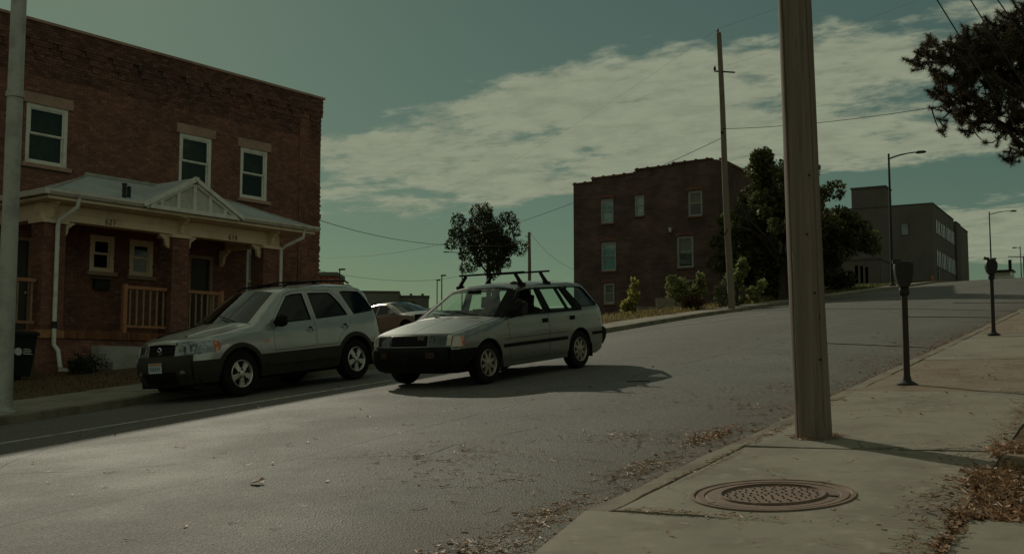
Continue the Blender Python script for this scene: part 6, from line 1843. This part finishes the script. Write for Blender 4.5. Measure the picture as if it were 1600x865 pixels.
q = MB(); q.prism([(-2.0, 1.06), (1.0, 1.0), (.35, 1.48), (-1.8, 1.52)], 'y', -.76, .76); q.build('cabin', M['white_paint'], vn)
q = MB(); q.prism([(1.03, 1.02), (.40, 1.45), (.44, 1.46), (1.10, 1.03)], 'y', -.68, .68); q.build('windscreen', M['pane'], vn)
q = MB(); q.b2((-1.9, -.9, 1.53), (.45, .9, 1.66)); q.build('roof_rack', M['dark_metal'], vn)
for x_ in (-1.35, 1.35):
    for sg in (-1, 1):
        q = MB(); q.lathe([(.33, -.1), (.33, .1)], 14, M=Matrix.Translation((x_, sg * .80, .33)) @ Matrix.Rotation(R(90), 4, 'X')); q.build('wheel', M['dark_metal'], vn)
sg_ = thing('dark_post', 'short dark square post behind the farther parking meter', 'post', (-14.1, 130.2, 9.3))
q = MB(); q.b2((-.14, -.1, 0), (.14, .1, 4.6)); q.build('shaft', M['dark_metal'], sg_); q = MB(); q.b2((-.2, -.12, 4.601), (.2, .12, 4.75)); q.build('post_cap', M['dark_metal'], sg_)
hy = thing('fire_hydrant', 'small orange hydrant on the grass by the corner of the long grey building', 'hydrant', (-15.2, 96.4, ter(-15.2, 96.4) + .09))
q = MB(); q.lathe([(.13, 0), (.13, .06), (.10, .08), (.10, .38), (.13, .40), (.13, .44), (.09, .50), (.03, .56)], 14); q.build('barrel', M['hydrant'] if 'hydrant' in M else mat('hydrant', (.40, .13, .05), .6), hy, 40)
q = MB(); q.tube([(-.16, 0, .30), (.16, 0, .30)], .045, 8); q.tube([(0, -.15, .28), (0, 0, .28)], .055, 8); q.build('outlet', bpy.data.materials['hydrant'], hy)


# ------------------------------------------------------------------ trees and shrubs
def leaf_cloud(centres, radii, n, size, flat=1.0):
    """leaf quads scattered on and in a set of clumps"""
    k = len(centres); C = np.array(centres); Rr = np.array(radii)
    w_ = Rr ** 2; w_ = w_ / w_.sum()
    idx = NR.choice(k, n, p=w_)
    d = NR.normal(0, 1, (n, 3)); d /= np.linalg.norm(d, axis=1)[:, None]
    r = Rr[idx] * NR.uniform(.35, 1.08, n) ** .6
    P = C[idx] + d * r[:, None] * np.array([1, 1, flat])
    u = NR.normal(0, 1, (n, 3)); u /= np.linalg.norm(u, axis=1)[:, None]
    v = np.cross(u, NR.normal(0, 1, (n, 3))); v /= np.linalg.norm(v, axis=1)[:, None]
    s = size * NR.uniform(.6, 1.35, n)
    V = np.zeros((n, 4, 3))
    V[:, 0] = P - u * s[:, None] * .6; V[:, 1] = P + v * s[:, None] * .33; V[:, 2] = P + u * s[:, None] * .6; V[:, 3] = P - v * s[:, None] * .33
    return V.reshape(-1, 3), np.arange(n * 4).reshape(n, 4)


def grow(base, dirv, length, rad, depth, out, tips, spread=.6, rnd=None, up=.25):
    """simple branching skeleton: fills out with (points, radii), tips with end points"""
    rnd = rnd or rng
    p = Vector(base); d = Vector(dirv).normalized(); pts = [p.copy()]; n = 4
    for i in range(n):
        d = (d + Vector((rnd.gauss(0, .10), rnd.gauss(0, .10), rnd.gauss(0, .08) + up * .12))).normalized()
        p = p + d * (length / n); pts.append(p.copy())
    out.append((pts, [rad * (1 - .45 * i / n) for i in range(n + 1)]))
    if depth == 0: tips.append(p); return
    k = rnd.choice((2, 3, 3))
    for j in range(k):
        a = 2 * math.pi * (j + rnd.random() * .7) / k; o = d.orthogonal().normalized(); o2 = d.cross(o)
        nd = d + (o * math.cos(a) + o2 * math.sin(a)) * spread * rnd.uniform(.7, 1.3) + Vector((0, 0, up))
        grow(pts[-1 - rnd.choice((0, 0, 1))], nd, length * rnd.uniform(.62, .82), rad * .58, depth - 1, out, tips, spread, rnd, up)
    if depth >= 2: tips.append(p)


def limbs_mesh(out, name, root, m=None, sides=7):
    q = MB()
    for pts, rad in out: q.tube(pts, rad, sides)
    return q.build(name, m or M['bark'], root, 60)


# round tree in the gap
tr = thing('round_tree', 'lone round-crowned tree on a bare trunk in the gap between the houses', 'tree', (-36.1, 60.0, ter(-36.1, 60.0)))
rnd = random.Random(5); out, tips = [], []
H0 = 8.1 - ter(-36.1, 60.0)
out.append(([(0, 0, 0), (.05, 0, H0 * .5), (0, .05, H0)], [.20, .17, .15]))
for a in range(5):
    an = a * 1.26 + .3; grow((0, .0, H0 + (a % 3) * .35 - .3), (math.cos(an) * .8, math.sin(an) * .8, .75), 1.05, .075, 2, out, tips, .65, rnd, .2)
grow((0, 0, H0), (.05, 0, 1), 1.3, .10, 2, out, tips, .6, rnd, .25)
limbs_mesh(out, 'trunk', tr)
cc = []; rr2 = []
for i in range(62):
    a = rnd.uniform(0, 6.283); u_ = rnd.uniform(-1, 1); q_ = (1 - u_ * u_) ** .5; s = rnd.uniform(.62, 1.0)
    cx_, cy_, cz_ = q_ * math.cos(a) * 2.35 * s - .15, q_ * math.sin(a) * 2.3 * s, H0 + 1.72 + u_ * 2.35 * s
    if rnd.random() < .12: continue
    cc.append((cx_, cy_, cz_)); rr2.append(rnd.uniform(.30, .58))
for p in tips:
    if (Vector((p.x, p.y, p.z - H0 - 1.7)).length) < 2.7: cc.append(tuple(p)); rr2.append(rnd.uniform(.25, .5))
V, F = leaf_cloud(cc, rr2, 16000, .135); np_mesh('crown', V, F, M['leaf_dark'], tr)

# big leafy tree before the apartment block
bt_ = thing('leafy_tree', 'large broad leafy tree at the far kerb in front of the apartment block', 'tree', (-14.9, 52.0, ter(-14.9, 52.0) + .05))
rnd = random.Random(9); out, tips = [], []
b0 = ter(-14.9, 52) + .05
out.append(([(0, 0, 0), (.05, .0, 1.0), (.0, .05, 2.0)], [.30, .24, .21]))
for a in range(7):
    an = a * .9; grow((0, 0, 1.6 + .1 * (a % 3)), (math.cos(an), math.sin(an), .9), 1.8, .12, 2, out, tips, .6, rnd, .2)
limbs_mesh(out, 'trunk', bt_)
cc = []; rr2 = []
blobs = [((.1, .3, 3.2), (3.2, 3.0, 2.1), 60), ((-.9, .2, 5.0), (1.2, 1.3, 1.7), 20), ((.6, .5, 4.6), (2.2, 2.0, 1.6), 34), ((2.6, .8, 3.0), (1.6, 1.6, 1.3), 26), ((-2.2, -.3, 2.6), (1.5, 1.6, 1.6), 22), ((-1.0, .1, 6.3), (.5, .5, .8), 9), ((-.75, 0, 6.9), (.22, .3, .7), 5), ((.9, .2, 5.9), (.9, .9, .8), 9), ((-1.7, .6, 1.5), (1.5, 1.8, 1.3), 26), ((-2.0, 2.0, 3.4), (1.2, 1.8, 2.0), 18), ((-.5, .8, 1.3), (2.2, 1.6, 1.0), 22), ((-1.15, -.1, 6.9), (.16, .2, .6), 4)]
for c_, e_, n_ in blobs:
    for i in range(n_):
        v_ = Vector((rnd.gauss(0, 1), rnd.gauss(0, 1), rnd.gauss(0, 1))).normalized() * rnd.uniform(.55, 1.0)
        cc.append((c_[0] + v_.x * e_[0], c_[1] + v_.y * e_[1], c_[2] + v_.z * e_[2])); rr2.append(rnd.uniform(.24, .54))
V, F = leaf_cloud(cc, rr2, 38000, .17); np_mesh('crown', V, F, M['leaf_mid'], bt_)


def shrub(name, label, cat, x, y, blobs_, n, size, m, stems=6, seed=1, h=1.0):
    t = thing(name, label, cat, (x, y, ter(x, y) + .07))
    r_ = random.Random(seed); out = []
    cc_, r2 = [], []
    for c_, e_, n_ in blobs_:
        for i in range(n_):
            v_ = Vector((r_.gauss(0, 1), r_.gauss(0, 1), r_.gauss(0, 1))).normalized() * r_.uniform(.3, 1.0)
            cc_.append((c_[0] + v_.x * e_[0], c_[1] + v_.y * e_[1], max(.05, c_[2] + v_.z * e_[2]))); r2.append(r_.uniform(.08, .22) * h)
    for i in range(stems):
        e = Vector(cc_[r_.randrange(len(cc_))]); out.append(([(r_.uniform(-.1, .1), r_.uniform(-.1, .1), 0), tuple(e * .5 + Vector((0, 0, .1))), tuple(e)], [.022, .016, .008]))
    limbs_mesh(out, 'stems', t, sides=5)
    V_, F_ = leaf_cloud(cc_, r2, n, size); np_mesh('foliage', V_, F_, m, t)
    return t


shrub('sapling', 'small yellow-green sapling on the dry verge before the left end of the apartment block', 'shrub', -17.2, 39.6, [((0, 0, .75), (.18, .18, .35), 10), ((.02, 0, 1.25), (.16, .16, .25), 8), ((-.28, 0, .35), (.22, .2, .18), 8)], 700, .13, M['leaf_yellow'], 6, 3)
shrub('bush', 'feathery green and rust bush, the middle one of the verge plants', 'shrub', -16.2, 42.4, [((-.35, 0, .8), (.45, .4, .65), 26), ((.45, .2, .85), (.40, .35, .55), 18), ((-.5, .1, 1.25), (.2, .2, .35), 8), ((.62, .1, 1.3), (.12, .12, .3), 5)], 3600, .10, M['leaf_bush'], 14, 5)
shrub('bush', 'low rust-brown weeds at the foot of the feathery bush', 'shrub', -15.75, 41.6, [((.1, 0, .35), (.55, .3, .35), 22)], 1500, .08, M['leaf_rust'], 10, 8)
shrub('bush', 'pale silvery plant leaning right beside the feathery bush', 'shrub', -15.0, 43.3, [((.0, 0, .6), (.4, .3, .4), 14), ((.35, 0, 1.05), (.18, .2, .22), 7)], 1100, .12, mat('leaf_silver', (.16, .165, .10), .8), 8, 11)
shrub('bush', 'sunlit green bush behind the foot of the leaning pole', 'shrub', -14.75, 44.6, [((-.15, 0, .9), (.55, .5, .75), 34), ((.2, .1, 1.6), (.3, .3, .35), 10), ((.62, .2, .55), (.32, .3, .3), 14), ((.92, .3, .85), (.16, .16, .18), 5)], 2600, .16, M['leaf_bush'], 12, 13)
shrub('bush', 'dark round shrub before the low annexe, right of the near pole', 'shrub', -16.1, 67.5, [((0, 0, .75), (1.05, .9, .6), 60)], 5200, .14, M['leaf_dark'], 10, 17, 1.6)
shrub('far_tree', 'small dark tree before the far grey buildings, above the saloon car', 'tree', -43.2, 61.7, [((0, 0, 2.55), (.5, .5, .55), 22), ((.2, 0, 2.0), (.35, .35, .5), 12)], 2200, .13, M['leaf_dark'], 12, 19, 1.3)
shrub('bush', 'low dark weeds along the porch base beside the downspout', 'shrub', -21.3, 17.5, [((0, 0, .2), (.3, .45, .2), 22), ((.3, -.5, .12), (.3, .4, .1), 10)], 1100, .07, M['leaf_dark'], 10, 23)
# slabs of rubble dumped on the verge
for i, (x, y, sx, sy, sz, rz, lab) in enumerate(((-18.3, 44.3, 1.5, .8, .20, .2, 'long broken concrete slab lying on the verge right of the sapling'), (-16.9, 44.9, .9, .6, .22, -.3, 'smaller broken concrete slab lying left of the feathery bush'), (-18.6, 46.2, .8, .5, .55, .4, 'upright concrete block against the apartment block behind the rubble'))):
    q = MB(); zc_ = ter(x, y) + .09 + sz / 2
    q.box((x, y, zc_), (sx, sy, sz), rz=rz); q.box((x + sx * .35, y - sy * .3, zc_ - sz * .2), (sx * .5, sy * .5, sz * .7), rz=rz + .5)
    tag(q.build('concrete_rubble', M['concrete']), lab, 'rubble', 'rubble on the verge')

# ------------------------------------------------------------------ pine reaching in from the right
PX, PY = -.42, 15.8
pz0 = zs(PX, PY) + .09
pn = thing('pine_tree', 'dark pine reaching into the upper right corner with tufted branches', 'tree', (PX, PY, pz0))
rnd = random.Random(21); q = MB(); q.tube([(0, 0, 0), (.05, 0, 2.5), (0, .05, 5.2), (.05, 0, 8.5)], [.20, .17, .13, .05], 12)
tufts = []; twigs = []
fw = Vector((-math.sin(R(29.8)), math.cos(R(29.8)), 0)); rt = Vector((math.cos(R(29.8)), math.sin(R(29.8)), 0))


def tip(r_, f_, z): v = rt * r_ + fw * f_; return (v.x, v.y, z)


# boughs sweep out from the trunk; twigs run from the nearest bough to a tuft of needles.
# The crown's side view (metres left of the trunk, height) with its ragged lobes and openings:
LOBES = [(-2.45, 3.98, .16, .15), (-2.30, 3.72, .17, .20), (-2.12, 4.02, .14, .18), (-2.10, 3.45, .24, .18), (-1.95, 3.82, .26, .30), (-2.10, 3.15, .17, .07), (-2.02, 2.98, .15, .06), (-1.80, 3.20, .22, .12),
         (-1.75, 4.18, .20, .20), (-1.55, 3.88, .30, .30), (-1.50, 4.28, .20, .20), (-1.20, 4.05, .32, .36), (-.85, 4.2, .35, .35), (-1.60, 3.42, .24, .14), (-1.25, 3.50, .26, .12), (-.90, 3.62, .30, .2),
         (-1.45, 3.05, .34, .11), (-1.05, 3.15, .34, .16), (-.70, 3.2, .34, .3), (-1.25, 2.80, .22, .10), (-1.38, 2.64, .12, .06), (-.95, 2.88, .26, .14), (-.5, 3.7, .45, .6), (0, 4.2, .6, .7), (.5, 3.7, .6, .6), (.9, 4.2, .5, .6), (.2, 5.2, .7, .5), (-.3, 4.9, .6, .4), (.1, 6.0, .45, .5), (.0, 6.8, .25, .4)]
boughs = []
for z0, r_, f_, tz in ((2.9, -1.95, -.3, 3.95), (2.6, -1.8, .4, 3.55), (2.4, -1.6, -.2, 3.12), (2.3, -1.0, .1, 2.80), (3.2, -1.7, .5, 4.25), (3.4, -1.2, -.5, 4.35), (2.7, -1.5, -.6, 3.45), (3.0, .9, .3, 4.0), (4.2, -.3, .4, 5.2), (3.6, .6, -.4, 4.6)):
    base_, e_ = Vector((0, 0, z0)), Vector(tip(r_, f_, tz)); pts = []
    for i in range(9):
        t = i / 8; pts.append(base_.lerp(e_, t) + Vector((rnd.gauss(0, .025), rnd.gauss(0, .025), -.16 * math.sin(math.pi * t))))
    q.tube(pts, [.042 * (1 - .82 * i / 8) + .005 for i in range(9)], 6)
    for a_, b_ in zip(pts[:-1], pts[1:]): boughs += [a_, a_.lerp(b_, .5)]
    boughs.append(pts[-1])
for lr, lz, er, ez in LOBES:
    k = max(4, int(105 * er * ez / .09 + 3)) if lr < -.6 else 14
    for _ in range(k):
        a_ = rnd.uniform(0, 6.283); s_q = rnd.random() ** .5
        c = Vector(tip((lr + .36 if lr < -.6 else lr) + er * s_q * math.cos(a_), rnd.gauss(0, .34), lz + ez * s_q * math.sin(a_)))
        nb = min(boughs, key=lambda p: (p - c).length)
        d = c - nb
        if d.length > .05: q.tube([nb, nb.lerp(c, .55) + Vector((0, 0, -.03)), c], [.012, .009, .005], 4)
        d = (d.normalized() * .6 + Vector((-rt.x, -rt.y, 0)) * .35 + Vector((0, 0, .45))).normalized()
        tufts.append((c, d))
        if d.length and (c - nb).length > .12: boughs.append(c)
q.build('trunk', M['bark'], pn, 60)
C = np.array([t[0] for t in tufts]); D = np.array([t[1] for t in tufts]); nt_ = len(C); K = 150
Cn = np.repeat(C, K, 0); Dn = np.repeat(D, K, 0); n = len(Cn)
ra = NR.normal(0, 1, (n, 3)); dr = Dn * .40 + ra / np.linalg.norm(ra, axis=1)[:, None] * .9; dr /= np.linalg.norm(dr, axis=1)[:, None]
ln = NR.uniform(.05, .088, n)[:, None]; sd = np.cross(dr, NR.normal(0, 1, (n, 3))); sd /= np.linalg.norm(sd, axis=1)[:, None]; wv = sd * .0036
st_ = Cn - Dn * NR.uniform(-.03, .15, n)[:, None]
V = np.stack([st_ - wv, st_ + wv, st_ + dr * ln], 1).reshape(-1, 3)
np_mesh('crown', V, np.arange(n * 3).reshape(n, 3), M['needle'], pn)
print('pine tufts', nt_)
# ------------------------------------------------------------------ the driver
M['skin'] = mat('skin', (0.17, 0.10, 0.07), .6)
M['hair'] = mat('hair', (0.016, 0.012, 0.009), .8)
M['shirt'] = mat('shirt', (0.030, 0.028, 0.028), .9)


def skin_body(name, joints, edges, m, parent, root=0, sub=2):
    me = bpy.data.meshes.new(name); me.from_pydata([j[0] for j in joints], edges, []); me.materials.append(m)
    o = bpy.data.objects.new(name, me); COL.objects.link(o); o.parent = parent
    sk = o.modifiers.new('skin', 'SKIN'); sk.use_smooth_shade = True
    for i, j in enumerate(joints):
        d = me.skin_vertices[0].data[i]; r = j[1]; d.radius = r if isinstance(r, tuple) else (r, r); d.use_root = (i == root)
    ss = o.modifiers.new('sub', 'SUBSURF'); ss.levels = sub; ss.render_levels = sub
    return o


dv = thing('person', 'dark-haired driver in a dark shirt behind the wheel of the estate car', 'person', M=wagon.matrix_world.copy() @ Matrix.Translation((-.08, .35, .56)))
J = [((0, 0, .06), (.15, .12)), ((.0, 0, .22), (.15, .11)), ((-.03, 0, .40), (.16, .11)), ((-.06, 0, .52), (.13, .09)), ((-.06, 0, .585), (.055, .055)), ((-.04, 0, .64), (.06, .062)), ((-.03, 0, .72), (.088, .078)), ((-.035, 0, .79), (.070, .066))]
E_ = [(0, 1), (1, 2), (2, 3), (3, 4), (4, 5), (5, 6), (6, 7)]
for s in (1, -1):
    b = len(J)
    J += [((-.06, s * .17, .50), .060), ((.08, s * .23, .30), .046), ((.30, s * .17, .36), .036), ((.40, s * .155, .40), (.026, .036)), ((.46, s * .145, .42), (.018, .036))]
    E_ += [(3, b), (b, b + 1), (b + 1, b + 2), (b + 2, b + 3), (b + 3, b + 4)]
    h = len(J)
    for k, (dy, l) in enumerate(((-.03, .055), (-.01, .065), (.01, .062), (.028, .05))):
        J += [((.49, s * (.145) + dy, .43), .0105), ((.49 + l * .6, s * .145 + dy, .425), .009), ((.49 + l * .55, s * .145 + dy, .385), .008)]
        E_ += [(b + 4, h + k * 3), (h + k * 3, h + k * 3 + 1), (h + k * 3 + 1, h + k * 3 + 2)]
    t_ = len(J)
    J += [((.43, s * .145 - s * .045, .43), .011), ((.47, s * .145 - s * .06, .41), .009)]
    E_ += [(b + 3, t_), (t_, t_ + 1)]
    l0 = len(J)
    J += [((.05, s * .10, .04), .085), ((.42, s * .13, .12), .065), ((.66, s * .12, -.20), .045), ((.74, s * .12, -.22), .035)]
    E_ += [(0, l0), (l0, l0 + 1), (l0 + 1, l0 + 2), (l0 + 2, l0 + 3)]
skin_body('body', J, E_, M['skin'], dv)
Js = [((0, 0, .05), (.165, .135)), ((.0, 0, .22), (.165, .125)), ((-.03, 0, .40), (.175, .125)), ((-.06, 0, .53), (.135, .095))]
Es = [(0, 1), (1, 2), (2, 3)]
for s in (1, -1):
    b = len(Js); Js += [((-.06, s * .17, .505), .068), ((.08, s * .23, .30), .054), ((.27, s * .18, .35), .044)]; Es += [(3, b), (b, b + 1), (b + 1, b + 2)]
skin_body('shirt', Js, Es, M['shirt'], dv)
hr_ = MB()
n1, n2 = 10, 16; V = []
for i in range(n1 + 1):
    th = math.pi * .62 * i / n1
    for k in range(n2):
        a = 2 * math.pi * k / n2; r = .105 * (1 + .05 * math.sin(5 * a + i)); fz = 1.0
        x = r * math.sin(th) * math.cos(a); y = r * .92 * math.sin(th) * math.sin(a); z = .115 * math.cos(th)
        if math.cos(a) > .25 and z < .045: x *= .80; z = max(z, .035)
        V.append((-.045 + x, y, .735 + z))
hr_.add(V, [(i * n2 + k, i * n2 + (k + 1) % n2, (i + 1) * n2 + (k + 1) % n2, (i + 1) * n2 + k) for i in range(n1) for k in range(n2)])
hr_.build('hair', M['hair'], dv, 180)
fc = MB()
fc.lathe([(.001, .03), (.012, .02), (.017, 0)], 8, M=Matrix.Translation((.052, 0, .70)) @ Matrix.Rotation(R(75), 4, 'Y')); fc.build('nose', M['skin'], dv, 60)
fc = MB()
for s in (1, -1): fc.lathe([(.001, .006), (.010, .004), (.013, 0)], 8, M=Matrix.Translation((.046, s * .03, .728)) @ Matrix.Rotation(R(90), 4, 'Y'))
fc.build('eyes', M['hair'], dv)
fc = MB(); fc.box((.046, 0, .665), (.012, .045, .010)); fc.build('mouth', mat('lips', (.20, .085, .07), .6), dv)
fc = MB()
for s in (1, -1): fc.lathe([(.001, .014), (.02, .012), (.028, 0)], 10, M=Matrix.Translation((-.035, s * .076, .715)) @ Matrix.Rotation(R(-90) * s, 4, 'X'))
fc.build('ears', M['skin'], dv, 60)
